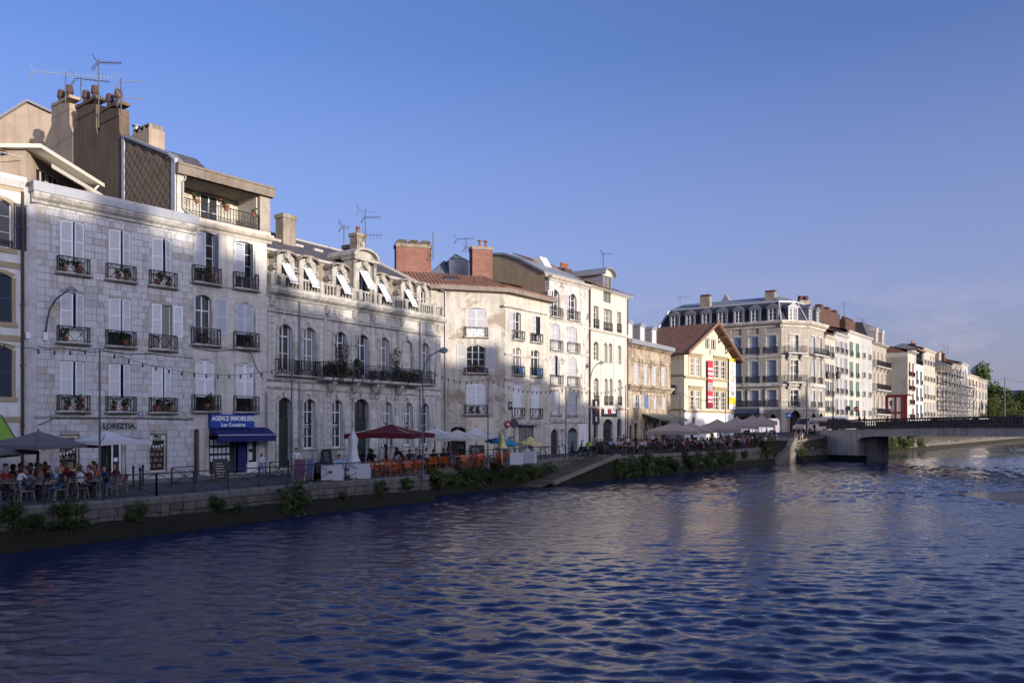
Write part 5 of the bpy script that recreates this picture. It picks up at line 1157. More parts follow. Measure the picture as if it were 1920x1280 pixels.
for px, py0, py1, v, w_ in ((1321, 590, 556, 2.2, 1.6), (1443, 578, 548, 3.2, 1.5)):
    fx = Face(b, fa.pt(0, v), d9); z1 = zpix(py1, fx.Y(fx.u(px))); z0 = 22; m = MB(); m.box(-w_ / 2, 0, 0, w_ / 2, 1.1, z1 - z0); cc = fx.add('chimney', m, CHS, fx.u(px), 0, z0); mm = MB()
    for q in range(4): x = -w_ / 2 + w_ * (q + .5) / 4; mm.prism([(x - .17, 0), (x + .17, 0), (x + .17, .35), (x - .17, .35)], .1, 1.0)
    obj('chimney_pot', mm, BRICKD, cc, (0, 0, z1 - z0))
fx = Face(b, fc.pt(0, 6.0), fc.d); z1 = zpix(563, fx.Y(fx.u(1510)))
for px in (1505, 1515): m = MB(); m.box(-.55, 0, 0, .55, 1.2, z1 - 23); cc = fx.add('chimney', m, CHS, fx.u(px), 0, 23); obj('chimney_pot', MB().lathe([(.4, 0), (.42, .7), (.3, .8)], n=8), BRICKD, cc, (0, .6, z1 - 23))
m = MB(); m.prism([(0, 0), (1.6, 0), (.8, 1.5)], 0, 1.5); Face(b, fa.pt(0, 6), d9).add('roof_lantern', m, ZINC, Face(b, fa.pt(0, 6), d9).u(1351), 0, ZR + 1.2)

# ================================================================== FAR ROW OF HOUSES
def far_house(label, P, d, L, top, rows, ncol, wallm, shm, style='shut', bal=True, D=9, balst='bars', roofm=None, win_w=.95, pitch=1.2, roof_v=4, name='house', ov=.35):
    b = Building('terraced_house', label, 'house', P, d); f = b.main
    cs = [L * (i + .5) / ncol for i in range(ncol)]; w_ = min(win_w, L / ncol * .62)
    ops = [(c - w_ / 2, c + w_ / 2, a, z) for a, z in rows for c in cs]
    f.add('wall', wall_mb(L, .8, top, ops, .22, D=D), wallm, 0, 0, .8)
    for o in ops:
        if style == 'open' or style == 'mixed' and (o[0] * 7 + o[2]) % 3 < 1.6:
            sash(f, o[0], o[1], o[2], o[3], 2, 3, v=.12); lw = min(w_ * .5, (L / ncol - w_) / 2)
            f.add('shutter', leaf_mesh(lw, o[3] - o[2], -1), shm, o[0], -.06, o[2]); f.add('shutter', leaf_mesh(lw, o[3] - o[2], 1), shm, o[1], -.06, o[2])
        elif style == 'glass': sash(f, o[0], o[1], o[2], o[3], 2, 3, v=.14, mat=CREAM)
        else: shutters(f, o[0], o[1], o[2], o[3], shm, 1, 2)
        if bal: balcony(f, (o[0] + o[1]) / 2, o[2] - .05, w_ + .3, .85, balst, .22, IRON, STONE_TRIM)
    m = MB(); m.prism([(0, 0), (-.1, 0), (-ov, .3), (-ov, .45), (.1, .5)], -.03, L + .03, 'x'); f.add('cornice', m, wallm, 0, 0, top - .1)
    m = MB(); m.quad((0, -ov, top + .36), (L, -ov, top + .36), (L, roof_v, top + .36 + pitch), (0, roof_v, top + .36 + pitch)); m.quad((0, roof_v, top + .36 + pitch), (L, roof_v, top + .36 + pitch), (L, D, top), (0, D, top)); m.quad((L, 0, top), (L, D, top), (L, roof_v, top + .35 + pitch)); m.quad((0, 0, top), (0, D, top), (0, roof_v, top + .35 + pitch)); f.add('roof', m, roofm or TILE, 0, 0, 0)
    return b, f
TANW = wall_mat('tan_render', (.40, .355, .29), (.27, .23, .18), .6, .6, .7); PALEG = wall_mat('pale_grey_render', (.43, .425, .42), (.30, .28, .26), .6, .6, .7); CREAMW = wall_mat('faded_cream_render', (.50, .455, .37), (.36, .31, .24), .6, .6, .7)
dF = vpd(2100); PF = fr.pt(Lr); lf = Face(b, PF, dF)
def seg(px0, px1): u0, u1 = lf.u(px0), lf.u(px1); p = lf.pt(u0); return p, u1 - u0
def zrows(px, rows): return [(zpix(b_, lf.Y(lf.u(px))), zpix(t_, lf.Y(lf.u(px)))) for t_, b_ in rows]
LGREY = plain('light_grey_shutter', (.34, .34, .365), .6, 0, .1); GREENS = plain('green_shutter', (.03, .13, .075), .55, 0, .15); NAVS = plain('navy_shutter', (.06, .075, .12), .55, 0, .15); REDS = plain('oxblood_shutter', (.22, .02, .02), .55, 0, .12)
WARMW = wall_mat('warm_white_render', (.49, .465, .42), (.36, .32, .27), .45, .5, .5)
p, L = seg(1546, 1564); bb, ff = far_house('small white house with navy shutters next to the stone corner block', p, dF, L, zpix(634, lf.Y(lf.u(1555))), zrows(1555, [(648, 670), (683, 708), (715, 742), (751, 772)]), 2, CREAMW, NAVS, 'open')
p, L = seg(1564, 1589.5); bb, ff = far_house('white house with pale grey shutters between the navy and green shuttered houses', p, dF, L, zpix(630, lf.Y(lf.u(1577))), zrows(1577, [(640, 662), (670, 699), (710, 738), (748, 777)]), 3, PALEG, LGREY, 'mixed')
fz = Face(bb, ff.pt(0, 4), dF); m = MB(); m.box(fz.u(1538), 0, 0, fz.u(1575), 1.2, zpix(584, fz.Y(fz.u(1560))) - 17); c_ = fz.add('chimney', m, BRICKD, 0, 0, 17)
for px in (1543, 1556, 1570): obj('chimney_pot', MB().box(-.9, .1, 0, .9, 1.1, .6), BRICKD, c_, (fz.u(px), 0, zpix(584, fz.Y(fz.u(1560))) - 17))
p, L = seg(1589.5, 1613); bb, ff = far_house('white house with dark green shutters in the far row', p, dF, L, zpix(626, lf.Y(lf.u(1600))), zrows(1600, [(642, 668), (679, 707), (714, 742), (750, 778)]), 2, WARMW, GREENS, 'open', balst='scroll', roofm=SLATE)
fz = Face(bb, ff.pt(0, 3), dF); m = MB(); m.box(fz.u(1585), 0, 0, fz.u(1605), 1.2, zpix(601, fz.Y(fz.u(1595))) - 18); c_ = fz.add('chimney', m, BRICKD, 0, 0, 18)
for px in (1588, 1593, 1598, 1603): obj('chimney_pot', MB().lathe([(.35, 0), (.35, .5), (.2, .6)], n=7), BRICKD, c_, (fz.u(px), .6, zpix(601, fz.Y(fz.u(1595))) - 18))
p, L = seg(1613, 1635); far_house('narrow white house with two columns of pale shutters right of the green shuttered house', p, dF, L, zpix(634, lf.Y(lf.u(1624))), zrows(1624, [(645, 672), (681, 708), (717, 743), (752, 778)]), 2, PALEG, SHUTG, 'shut', balst='x', roofm=SLATE)
p, L = seg(1635, 1664); bb, ff = far_house('ornate balconied house with slate mansard and two dormers in the far row', p, dF, L, zpix(648, lf.Y(lf.u(1648))), zrows(1648, [(661, 688), (700, 731), (740, 776)]), 4, STONE9, LGREY, 'glass', bal=False, roofm=SLATE, pitch=.5, ov=.6)
for z_ in [r[0] for r in zrows(1648, [(661, 688), (700, 731), (740, 776)])]:
    ff.add('balcony', balcony_mesh(L - .3, 1.05, .85, 'bars'), IRON, L / 2, 0, z_); m = MB(); m.box(.1, -.95, 0, L - .1, 0, .2); ff.add('balcony_slab', m, STONE_TRIM, 0, 0, z_ - .2)
    for i in range(5): m = MB(); m.prism([(0, 0), (-.3, .3), (-.8, .9), (0, .9)], -.2, .2, 'x'); ff.add('bracket', m, STONE_TRIM, L * (i + .02) / 4.05, 0, z_ - 1.1)
zt = zpix(648, lf.Y(lf.u(1648))); m = MB(); m.prism([(.1, zt), (1.8, zt + 4.2), (8, zt + 4.6), (9, zt)], 0, L, 'x'); ff.add('mansard', m, SLATE, 0, 0, 0)
for t in (.35, .75):
    m = MB(); m.box(-.8, 0, 0, -.5, 2, 2.4); m.box(.5, 0, 0, .8, 2, 2.4); m.prism([(-.95, 2.3), (.95, 2.3), (0, 3.2)], -.1, 2.5); m.box(-.5, .15, 0, .5, .2, 2.3); dm = ff.add('dormer', m, ASH4, L * t, .1, zt + .4); obj('window', sash_mesh(1.0, 2.2, 2, 3, .08), WHITE, dm, (-.5, .05, 0)); obj('pane', pane_mesh(1, 2.2), GLASS, dm, (-.5, .09, 0))
# the row that stands forward
e14 = lf.pt(lf.u(1664)); P15 = Vector((e14.x, e14.y)); dn = Vector((.795, -.607)); P16 = P15 + dn * 3.9; lg = Face(b, P16, dF)
def seg2(px0, px1): u0, u1 = lg.u(px0), lg.u(px1); return lg.pt(u0), u1 - u0
def zr2(px, rows): return [(zpix(b_, lg.Y(lg.u(px))), zpix(t_, lg.Y(lg.u(px)))) for t_, b_ in rows]
p, L = seg2(1702, 1715); bb, ff = far_house('narrow house with oxblood shutters and a bare grey side wall', p, dF, L, zpix(662, lg.Y(lg.u(1708))), zr2(1708, [(680, 705), (711, 731), (738, 757), (766, 784)]), 2, WARMW, REDS, 'shut', D=14, ov=.8, win_w=1.5)
sw = Face(bb, ff.pt(0), Vector((-dn.x, -dn.y))); GREYW = wall_mat('grey_blank_render', (.33, .31, .29), (.2, .19, .18), .6, .35, .6)
m = MB(); m.box(0, .0, 0, 14, .06, zpix(669, 159) - 1); sw.add('side_wall', m, GREYW, 0, .0, 1)
WD = WHITER; m = MB(); m.prism([(0, 0), (9, 0), (9, 2.0), (4.5, 4.6), (0, 2.0)], 0, 6); 
gA = Face(bb, ff.pt(L * .6, 3), Vector((-dn.x, -dn.y))); zz_ = zpix(668, lg.Y(lg.u(1705)))
# red timber kiosk wall in front of the side wall
RT = plain('red_timber', (.15, .02, .02), .6, 0, .12)
kp = P15 + dn * 1.0 - dF * 1.2
t = thing('timber_annex', 'red timber framed annex with white panels against the grey side wall', 'annex', (kp.x, kp.y, 4.0), math.atan2(dn.y, dn.x))
kw = 2.9; kh = zpix(742, 160) - 4.0
obj('wall', MB().box(-1.0, 0, 0, kw, 3, kh), WHITE, t)
for x in (-1.0, .55, 1.7, kw - .4): obj('post', MB().box(x, -.1, 0, x + .42, 0, kh), RT, t)
obj('red_panel', MB().box(2.0, -.06, 0, kw - .3, -.02, kh - .3), RT, t)
for z in (0, kh * .45, kh - .3): obj('rail', MB().box(-1.0, -.09, z, kw, -.08 + .07, z + .4), RT, t)
obj('roof', MB().box(-1.2, -.3, kh, kw + .3, 3.2, kh + .2), RT, t)
p, L = seg2(1715, 1730.5); bb, ff = far_house('narrow white house with charcoal shutters and a glazed terrace on top', p, dF, L, zpix(687, lg.Y(lg.u(1722))), zr2(1722, [(695, 720), (726, 751), (758, 782)]), 2, WHITER, DARKSH, 'open', ov=.2, pitch=.1, roofm=ZINC)
zt = zpix(687, lg.Y(lg.u(1722))); m = MB(); m.box(0, 2, 0, L, 6, 3.0); ff.add('terrace_room', m, GLASS, 0, 0, zt + .4); m = MB(); m.box(-.2, -.6, 0, L + .2, 7, .3); ff.add('roof', m, TILED, 0, 0, zt + 3.2); m = MB(); m.box(-.1, -.2, 0, .25, .2, 3); m.box(L - .25, -.2, 0, L, .2, 3); ff.add('pillar', m, WHITER, 0, 0, zt + .3); balcony(ff, L / 2, zt + .4, L - .6, 1.0, 'bars', .02)
p, L = seg2(1730.5, 1753); bb, ff = far_house('cream house with four columns of pale shutters left of the scaffolding', p, dF, L, zpix(659, lg.Y(lg.u(1741))), zr2(1741, [(665, 684), (693, 714), (723, 747), (754, 780)]), 4, CREAMW, SHUTG, 'mixed', balst='x', roofm=ZINC)
zt = zpix(659, lg.Y(lg.u(1741))); fz = Face(bb, ff.pt(0, 2.5), Vector((-dn.x, -dn.y)))
m = MB(); fw = Face(bb, lg.pt(lg.u(1704), 2.5), dF); m = MB(); u0 = lg.u(1704); hzz = zpix(664, lg.Y(u0)); hap = zpix(640, lg.Y(u0))
m.prism([(2.5, hzz - 4), (2.5, hzz + .5), (7.5, hap + .3), (12, hzz), (12, hzz - 4)], -14, .2, 'x'); ff.add('rear_gable', m, WHITER, -0.2, 0, 0); m = MB(); m.prism([(2.2, hzz + .5), (7.5, hap + .32), (12, hzz + .1), (12, hzz + .35), (7.5, hap + .6), (2.2, hzz + .8)], -14.4, .6, 'x'); ff.add('rear_roof', m, SLATE, -.2, 0, 0)
p, L = seg2(1753, 1785); bb, ff = far_house('shadowy house with brown eaves wrapped in scaffolding', p, dF, L, zpix(700, lg.Y(lg.u(1765))), zr2(1765, [(706, 722), (730, 746), (752, 768)]), 4, wall_mat('dull_render', (.34, .31, .28), (.18, .16, .14), .6, .5), DARKSH, 'open', bal=False, ov=1.0, roofm=TILED)
fz = Face(bb, ff.pt(0, 4), dF); zt = zpix(700, lg.Y(lg.u(1765))); m = MB(); m.box(.5, 0, 0, L * .9, 7, 5.2); m.prism([(0.2, 5.2), (L * .92, 5.2), (L * .5, 6.6)], -.2, 7.3); fz.add('rear_block', m, wall_mat('dark_slate_hung', (.10, .09, .095), (.05, .045, .05), .4), 0, 0, zt - .4)
chimney(fz, L * .3, 2, zt + 4, 1.6, 1.4, 3.2, BRICKD, BRICKD, 3)
p, L = seg2(1785, 1803); bb, ff = far_house('tall cream house with red upper shutters behind the right part of the scaffolding', p, dF, L, zpix(687, lg.Y(lg.u(1794))), zr2(1794, [(692, 708), (716, 733), (741, 757)]), 3, TANW, REDS, 'mixed', bal=False, roofm=ZINC)
fz = Face(bb, ff.pt(0, 3), dF); zt = zpix(687, lg.Y(lg.u(1794))); chimney(fz, L * .25, 1, zt, 3.2, 1.5, 3.4, BEIGE, BEIGE, 0); chimney(fz, L * .7, 1, zt + .5, 1.8, 1.4, 3.2, BRICKD, BRICKD, 3)
p, L = seg2(1803, 1815); bb, ff = far_house('narrow pale house with dark shutters right of the scaffolding', p, dF, L, zpix(684, lg.Y(lg.u(1809))), zr2(1809, [(700, 716), (724, 738), (745, 760)]), 2, PALEG, DARKSH, 'mixed', bal=False, roofm=TILED)
p, L = seg2(1815, 1834); bb, ff = far_house('white house with oxblood shutters near the trees', p, dF, L, zpix(706, lg.Y(lg.u(1825))), zr2(1825, [(712, 724), (730, 745), (752, 768)]), 3, CREAMW, REDS, 'open', bal=False, roofm=TILED)
p, L = seg2(1834, 1851); bb, ff = far_house('last white house of the row with blue and red shutters beside the trees', p, dF, L, zpix(713, lg.Y(lg.u(1842))), zr2(1842, [(718, 728), (735, 748), (754, 768)]), 3, TANW, plain('blue_shutter2', (.05, .14, .38), .5), 'open', bal=False, roofm=TILED)
p, L = seg2(1822, 1838); bk = Building('rear_house', 'brown gabled rear house with two small windows rising above the far row', 'house', lg.pt(lg.u(1822), 8), dF); zt = zpix(684, lg.Y(lg.u(1830)) + 6)
bk.main.add('wall', wall_mb(L, 2, zt, [(L * .2, L * .4, zt - 5, zt - 3), (L * .55, L * .75, zt - 5, zt - 3)], .2, D=8), BEIGE, 0, 0, 2); m = MB(); m.prism([(-.3, zt), (L + .3, zt), (L / 2, zt + 2)], -.3, 8.3); bk.main.add('roof', m, TILED, 0, 0, 0)
for x in (.2, .55): sash(bk.main, L * x, L * (x + .2), zt - 5, zt - 3, 2, 2)
# ================================================================== RIVER, QUAY, STREET, BRIDGE, GREENERY
def water_mat():
    m, ns, ls, bs = nodes('river_water')
    bs.inputs['Base Color'].default_value = (.011, .022, .078, 1); bs.inputs['Roughness'].default_value = .02; bs.inputs['IOR'].default_value = 1.43
    tc = ns.new('ShaderNodeTexCoord')
    def mp(sx, sy, rot):
        q = ns.new('ShaderNodeMapping'); q.inputs['Scale'].default_value = (sx, sy, 1); q.inputs['Rotation'].default_value = (0, 0, R(rot)); ls.new(tc.outputs['Object'], q.inputs[0]); return q.outputs[0]
    a = noise_node(ns, ls, mp(.30, .62, 14), 1.0, 3, .55, .6)
    b_ = noise_node(ns, ls, mp(.95, 2.1, -8), 1.0, 5, .62, .9)
    c = noise_node(ns, ls, mp(3.0, 7.5, 6), 1.0, 5, .65, .6)
    calm = ramp(ns, ls, noise_node(ns, ls, mp(.045, .09, 30), 1.0, 3, .55, .8), .36, .66, (.45, .45, .45, 1), (1.1, 1.1, 1.1, 1))
    h = maths(ns, ls, 'ADD', maths(ns, ls, 'MULTIPLY', a, .02), maths(ns, ls, 'ADD', maths(ns, ls, 'MULTIPLY', b_, .02), maths(ns, ls, 'MULTIPLY', c, .012)))
    h = maths(ns, ls, 'MULTIPLY', h, calm)
    bump(ns, ls, bs, h, 1.0, 1.0); return m
m = MB(); xs = [-700, -60, 60, 900]; ys = [-120, 60, 320, 420]
import numpy as np
rs = np.random.RandomState(4); WV = []
for i in range(96):
    lam = .23 * (1.3 / .23) ** rs.rand(); a = R(82 + rs.normal(0, 29)); WV.append((2 * math.pi / lam * math.cos(a), 2 * math.pi / lam * math.sin(a), .0038 * lam ** .75, rs.rand() * 6.283))
def wgrid(x0, x1, y0, y1, st, fade):
    X, Y = np.meshgrid(np.arange(x0, x1 + 1e-6, st), np.arange(y0, y1 + 1e-6, st)); Z = np.zeros_like(X); ph = .8 * np.sin(X * .21 + Y * .13) + .7 * np.sin(Y * .17 - X * .11 + 2)
    for kx, ky, a, p in WV:
        if math.hypot(kx, ky) * st < 2.6: Z += a * np.sin(kx * X + ky * Y + p + ph * (1 + .35 * math.sin(p * 5)))
    Z *= (.75 + .45 * np.sin(X * .09 + 1.1 * np.sin(Y * .07)) * np.sin(Y * .11 + X * .035)); ny, nx = X.shape; ids = np.arange(nx * ny).reshape(ny, nx)
    return np.stack([X, Y, Z], -1).reshape(-1, 3), np.stack([ids[:-1, :-1], ids[:-1, 1:], ids[1:, 1:], ids[1:, :-1]], -1).reshape(-1, 4)
vs_, fs_ = [], []; nv = 0
for reg in ((-28, 30, 8, 56, .09, 0), (-16, 72, 56, 110, .18, 0), (10, 200, 110, 206, .36, 0)):
    v, q = wgrid(*reg); vs_.append(v); fs_.append(q + nv); nv += len(v)
for q in ([(-80, -120), (420, -120), (420, 8), (-80, 8)], [(-80, 8), (-28, 8), (-28, 56), (-80, 56)], [(30, 8), (420, 8), (420, 56), (30, 56)], [(72, 56), (420, 56), (420, 110), (72, 110)], [(-80, 56), (-16, 56), (-16, 110), (-80, 110)], [(200, 110), (420, 110), (420, 205.76), (200, 205.76)], [(-80, 110), (10, 110), (10, 205.76), (-80, 205.76)], [(-80, 205.76), (420, 205.76), (420, 330), (-80, 330)]):
    vs_.append(np.array([(x, y, 0.) for x, y in q])); fs_.append(np.array([[0, 1, 2, 3]]) + nv); nv += 4
me = bpy.data.meshes.new('water'); V_ = np.concatenate(vs_); F_ = np.concatenate(fs_); me.vertices.add(len(V_)); me.vertices.foreach_set('co', V_.ravel()); me.loops.add(F_.size); me.loops.foreach_set('vertex_index', F_.ravel().astype(np.int32)); me.polygons.add(len(F_)); me.polygons.foreach_set('loop_start', np.arange(0, F_.size, 4, dtype=np.int32)); me.update(calc_edges=True); me.polygons.foreach_set('use_smooth', [True] * len(F_))
tag(obj('water', me, water_mat()), kind='structure')
m = MB(); m.quad((-600, -300, -1.6), (2500, -300, -1.6), (2500, 4000, -1.6), (-600, 4000, -1.6)); tag(obj('riverbed', m, plain('mud', (.03, .028, .02), .9)), kind='structure')
# --- quay line (foot of the wall), walked from left to right
FOOT = [Vector((-38, 0.8)), Vector((-18.8, 29.2)), Vector((-15.2, 34.5)), Vector((-10.3, 42.6))]
pA = G(808, 938, 0).to_2d(); pB = G(1155, 897, 0).to_2d(); jog = Vector((-.8, .6)) * 2.4
FOOT += [pA, pA + jog, pB + jog, pB, G(1200, 893, 0).to_2d(), G(1320, 882, 0).to_2d(), G(1450, 870, 0).to_2d()]
NSTAIR = len(FOOT) - 1
FOOT += [Vector((35.3, 99.6)), Vector((42.2, 106.6)), Vector((45, 111)), Vector((55.5, 124)), Vector((75, 146)), Vector((108, 186)), Vector((170, 262)), Vector((240, 330))]
ASPH = plain('asphalt', (.075, .072, .085), .85, 0, .25, 1.2)
m = MB(); n_in = Vector((-.8, .6))
def top_of(i): 
    return FOOT[i] + n_in * .18
for i in range(len(FOOT) - 1):
    a, c = top_of(i), top_of(i + 1)
    if (a - c).length < 3 and abs((a - c).normalized().dot(n_in)) > .9: 
        continue
    K = max(1, int((c - a).length / 4))
    for q in range(K):
        e, g_ = a.lerp(c, q / K), a.lerp(c, (q + 1) / K); za, zc = street_z(e.y), street_z(g_.y)
        e2, g2 = e + n_in * 34, g_ + n_in * 34
        if i == NSTAIR: e, g_ = e + n_in * 4.5, g_ + n_in * 4.5
        m.quad((e.x, e.y, za), (g_.x, g_.y, zc), (g2.x, g2.y, zc), (e2.x, e2.y, za))
tag(obj('street', m, ASPH), kind='structure')
PAVE = wall_mat('pavement_stone', (.20, .19, .195), (.12, .115, .11), .4, .8, .0, (1.0, .6, .1, .7))
m = MB()
for fce, L_ in ((b1.main, L1), (b2.main, L2), (b3.main, L3)):
    for q in range(6):
        a, c = fce.pt(L_ * q / 6), fce.pt(L_ * (q + 1) / 6); o1, o2 = a - fce.n * 1.5, c - fce.n * 1.5; za, zc = street_z(a.y) + .12, street_z(c.y) + .12
        m.quad((o1.x, o1.y, za), (o2.x, o2.y, zc), (c.x, c.y, zc), (a.x, a.y, za)); m.quad((o1.x, o1.y, za - .14), (o2.x, o2.y, zc - .14), (o2.x, o2.y, zc), (o1.x, o1.y, za))
tag(obj('pavement', m, PAVE), kind='structure')
# --- quay wall: coping, courses, mossy foot
QST = wall_mat('quay_stone', (.175, .158, .14), (.07, .065, .05), .85, 1.0, .6, isl=.35, bmp=.6)
COP = wall_mat('coping_stone', (.21, .195, .18), (.10, .095, .08), .7, 1.3, .3, isl=.2, bmp=.5)
QBK = wall_mat('quay_joint', (.05, .046, .038), (.03, .03, .02), .5, 1)
MOSS = wall_mat('wet_moss', (.026, .024, .013), (.012, .012, .008), .6, 1.6, .3, bmp=.9)
qw = thing('quay_wall', 'long old stone quay wall with coping and mossy foot along the river', 'wall', (FOOT[1].x, FOOT[1].y, 0))
Q0 = Vector((FOOT[1].x, FOOT[1].y, 0))
random.seed(3); back = MB(); foot = MB(); items = []
def wall_run(a, c, cop=True, z_top=None):
    d = (c - a); L = d.length; d.normalize(); nn = Vector((-d.y, d.x)); ang = math.atan2(d.y, d.x)
    K = max(1, int(L / 2))
    for q in range(K):
        e, g_ = a + d * (L * q / K), a + d * (L * (q + 1) / K); za, zc = street_z(e.y), street_z(g_.y)
        e2, g2 = e + nn * .18, g_ + nn * .18
        back.quad((e.x, e.y, -1.2), (g_.x, g_.y, -1.2), (g2.x, g2.y, zc - .05), (e2.x, e2.y, za - .05))
    K = max(2, int(L / .45)); rows_ = [(-.75, -1.2), (-.52, -.12), (-.42, .18), (-.22, .5), (-.02, .74)]
    vs = []
    for q in range(K + 1):
        for (o, z) in rows_:
            p = a + d * (L * q / K); jn = .13 * noise.noise(Vector((p.x * .9, p.y * .9, z * 3))); p = p + nn * (o + jn); vs.append((p.x, p.y, z + jn * .9))
    R5 = len(rows_); foot.add(vs, [(q * R5 + r, (q + 1) * R5 + r, (q + 1) * R5 + r + 1, q * R5 + r + 1) for q in range(K) for r in range(R5 - 1)])
    if cop:
        x = 0
        while x < L - .05:
            w_ = min(random.uniform(.95, 1.5), L - x); w_ = L - x if L - x - w_ < .3 else w_; p = a + d * x; items.append(('c', p, ang, w_, street_z(p.y), nn, 0)); x += w_
    z = .55; r = 0
    zt = lambda p: street_z(p.y) - .3
    while z < max(zt(a), zt(c)) - .08:
        h = [.34, .38, .31][r % 3]; x = random.uniform(-.3, 0)
        while x < L - .05:
            w_ = random.uniform(.45, .95); e = min(x + w_, L); s = max(x, 0); p = a + d * s
            hh = min(h, zt(p) - z)
            if e - s > .12 and hh > .1: items.append(('s', p + nn * (.18 * z / 1.5), ang, e - s, z, nn, hh))
            x = e
        z += h; r += 1
for i in range(len(FOOT) - 2):
    if i != NSTAIR: wall_run(FOOT[i], FOOT[i + 1], i < 13)
obj('wall_core', back, QBK, qw, -Q0); tag(obj('mossy_foot', foot, MOSS, qw, -Q0, smooth=True), kind='stuff')
nc_ = 0; stuffm = MB()
def emit(it, as_part):
    kind, p, ang, w_, z, nn, hh = it
    if kind == 'c':
        mb = MB(); jx = random.uniform(-.015, .015); mb.add([(.012, -.07 + jx, -.29), (w_ - .012, -.07 + jx, -.29), (w_ - .012, .5, -.29), (.012, .5, -.29), (.012, -.09 + jx, -.03), (w_ - .012, -.09 - jx, -.03), (w_ - .012, .5, .012), (.012, .5, .012), (.012, -.05, .014), (w_ - .012, -.05, .014)],
            [(0, 1, 5, 4), (4, 5, 9, 8), (8, 9, 6, 7), (1, 2, 6, 9, 5), (3, 0, 4, 8, 7), (2, 3, 7, 6)]); o = obj('coping_stone', mb, COP, qw, (p.x + nn.x * .18 - Q0.x, p.y + nn.y * .18 - Q0.y, z), ang)
    else:
        mb = MB(); stone_box(mb, w_, hh, random.uniform(.03, .10), random.uniform(-.03, .03))
        if as_part: obj('stone', mb, QST, qw, (p.x - Q0.x, p.y - Q0.y, z), ang)
        else:
            c, t = math.cos(ang), math.sin(ang); stuffm.add([(p.x - Q0.x + c * v[0] - t * v[1], p.y - Q0.y + t * v[0] + c * v[1], z + v[2]) for v in mb.v], mb.f)
st = [it for it in items if it[0] == 's' and it[1].y > 26]; st.sort(key=lambda it: -it[3] * it[6] / it[1].y ** 2)
for it in items:
    if it[0] == 'c' and it[1].y > 24: emit(it, True)
for i, it in enumerate(st): emit(it, i < 300)
tag(obj('small_stones', stuffm, QST, qw), kind='stuff')
# --- slipway in the recess of the quay
dS = (pB - pA).normalized(); nS = Vector((-dS.y, dS.x)); zs_top = street_z(pB.y) + .02; Ls = (pB - pA).length
s0 = ray_line(985, pA, dS); m = MB(); K = 20
for q in range(K):
    for r in range(4):
        def P_(i, j):
            t = s0 + (Ls - s0) * i / K; z = -.35 + (zs_top + .35) * (i / K); p = pA + dS * t + nS * (2.4 * j / 4); return (p.x, p.y, z + .06 * noise.noise(Vector((t, j, 0))))
        m.quad(P_(q, r), P_(q + 1, r), P_(q + 1, r + 1), P_(q, r + 1))
tag(obj('slipway', m, wall_mat('muddy_cobbles', (.13, .10, .07), (.06, .05, .038), .6, 2, .0, (.35, .22, .3, .5))), kind='structure')
sk = thing('slipway_kerb', 'pale stone edging running down the riverside of the slipway', 'kerb', (pB.x, pB.y, zs_top)); s1 = ray_line(1035, pA, dS)
for q in range(14):
    t0 = s1 + (Ls + .3 - s1) * q / 14; t1 = s1 + (Ls + .3 - s1) * (q + .97) / 14; z0 = -.35 + (zs_top + .35) * (t0 - s0) / (Ls - s0); z1 = -.35 + (zs_top + .35) * (t1 - s0) / (Ls - s0)
    a, c = pA + dS * t0 - nS * .1, pA + dS * t1 - nS * .1; mb = MB(); mb.add([(p.x + nS.x * o - pB.x, p.y + nS.y * o - pB.y, z - zs_top) for (p, zz) in ((a, z0), (c, z1)) for (o, z) in ((-.16, zz - .14), (.2, zz - .14), (.2, zz + .1), (-.16, zz + .1))], [(0, 1, 2, 3), (4, 7, 6, 5), (0, 4, 5, 1), (1, 5, 6, 2), (2, 6, 7, 3), (3, 7, 4, 0)]); obj('kerb_stone', mb, wall_mat('pale_kerb', (.27, .235, .19), (.15, .13, .10), .5, 2, isl=.1), sk)
m = MB()
for q in range(14):
    r_ = []
    for t in (s1 + (Ls + .3 - s1) * q / 14, s1 + (Ls + .3 - s1) * (q + 1) / 14):
        z = -.35 + (zs_top + .35) * (t - s0) / (Ls - s0); p = pA + dS * t - nS * .05; r_.append((p.x - pB.x, p.y - pB.y, z - .1 - zs_top)); p = p - nS * .25; r_.append((p.x - pB.x, p.y - pB.y, -.9 - zs_top))
    m.quad(r_[0], r_[2], r_[3], r_[1])
obj('kerb_footing', m, MOSS, sk)
# --- stone stairs down to the water
sA, sB = FOOT[NSTAIR], FOOT[NSTAIR + 1]; dd = (sB - sA).normalized(); nn = Vector((-dd.y, dd.x)); stp = thing('river_stairs', 'dark stone stairs leading down from the street to the water beside the bridge', 'stairs', (sA.x, sA.y, 0), math.atan2(dd.y, dd.x)); LS = (sB - sA).length; zt_ = street_z(sB.y)
NS_ = 14; STST = wall_mat('stair_stone', (.13, .12, .105), (.05, .047, .04), .7, 1.5, .2, isl=.2)
for i in range(NS_):
    z = zt_ * (i + 1) / NS_; x = LS * 1.0 * i / NS_; mb = MB(); mb.box(x, .1, -.6, x + LS / NS_ + .02, 4.2, z); obj('step', mb, STST, stp)
mb = MB(); mb.prism([(-.3, -1), (LS, -1), (LS, zt_ + .2), (LS * .86, zt_ + .1), (LS * .6, zt_ * .62), (LS * .25, zt_ * .36), (-.3, .2)], -.35, .1); obj('stair_wall', mb, QST, stp)
mb = MB(); pp = [(LS, zt_ + .2), (LS * .86, zt_ + .1), (LS * .6, zt_ * .62), (LS * .25, zt_ * .36), (-.4, .15)]
for a, c in zip(pp, pp[1:]): mb.prism([a, c, (c[0], c[1] + .16), (a[0], a[1] + .16)], -.45, .2)
obj('stair_coping', mb, COP, stp)
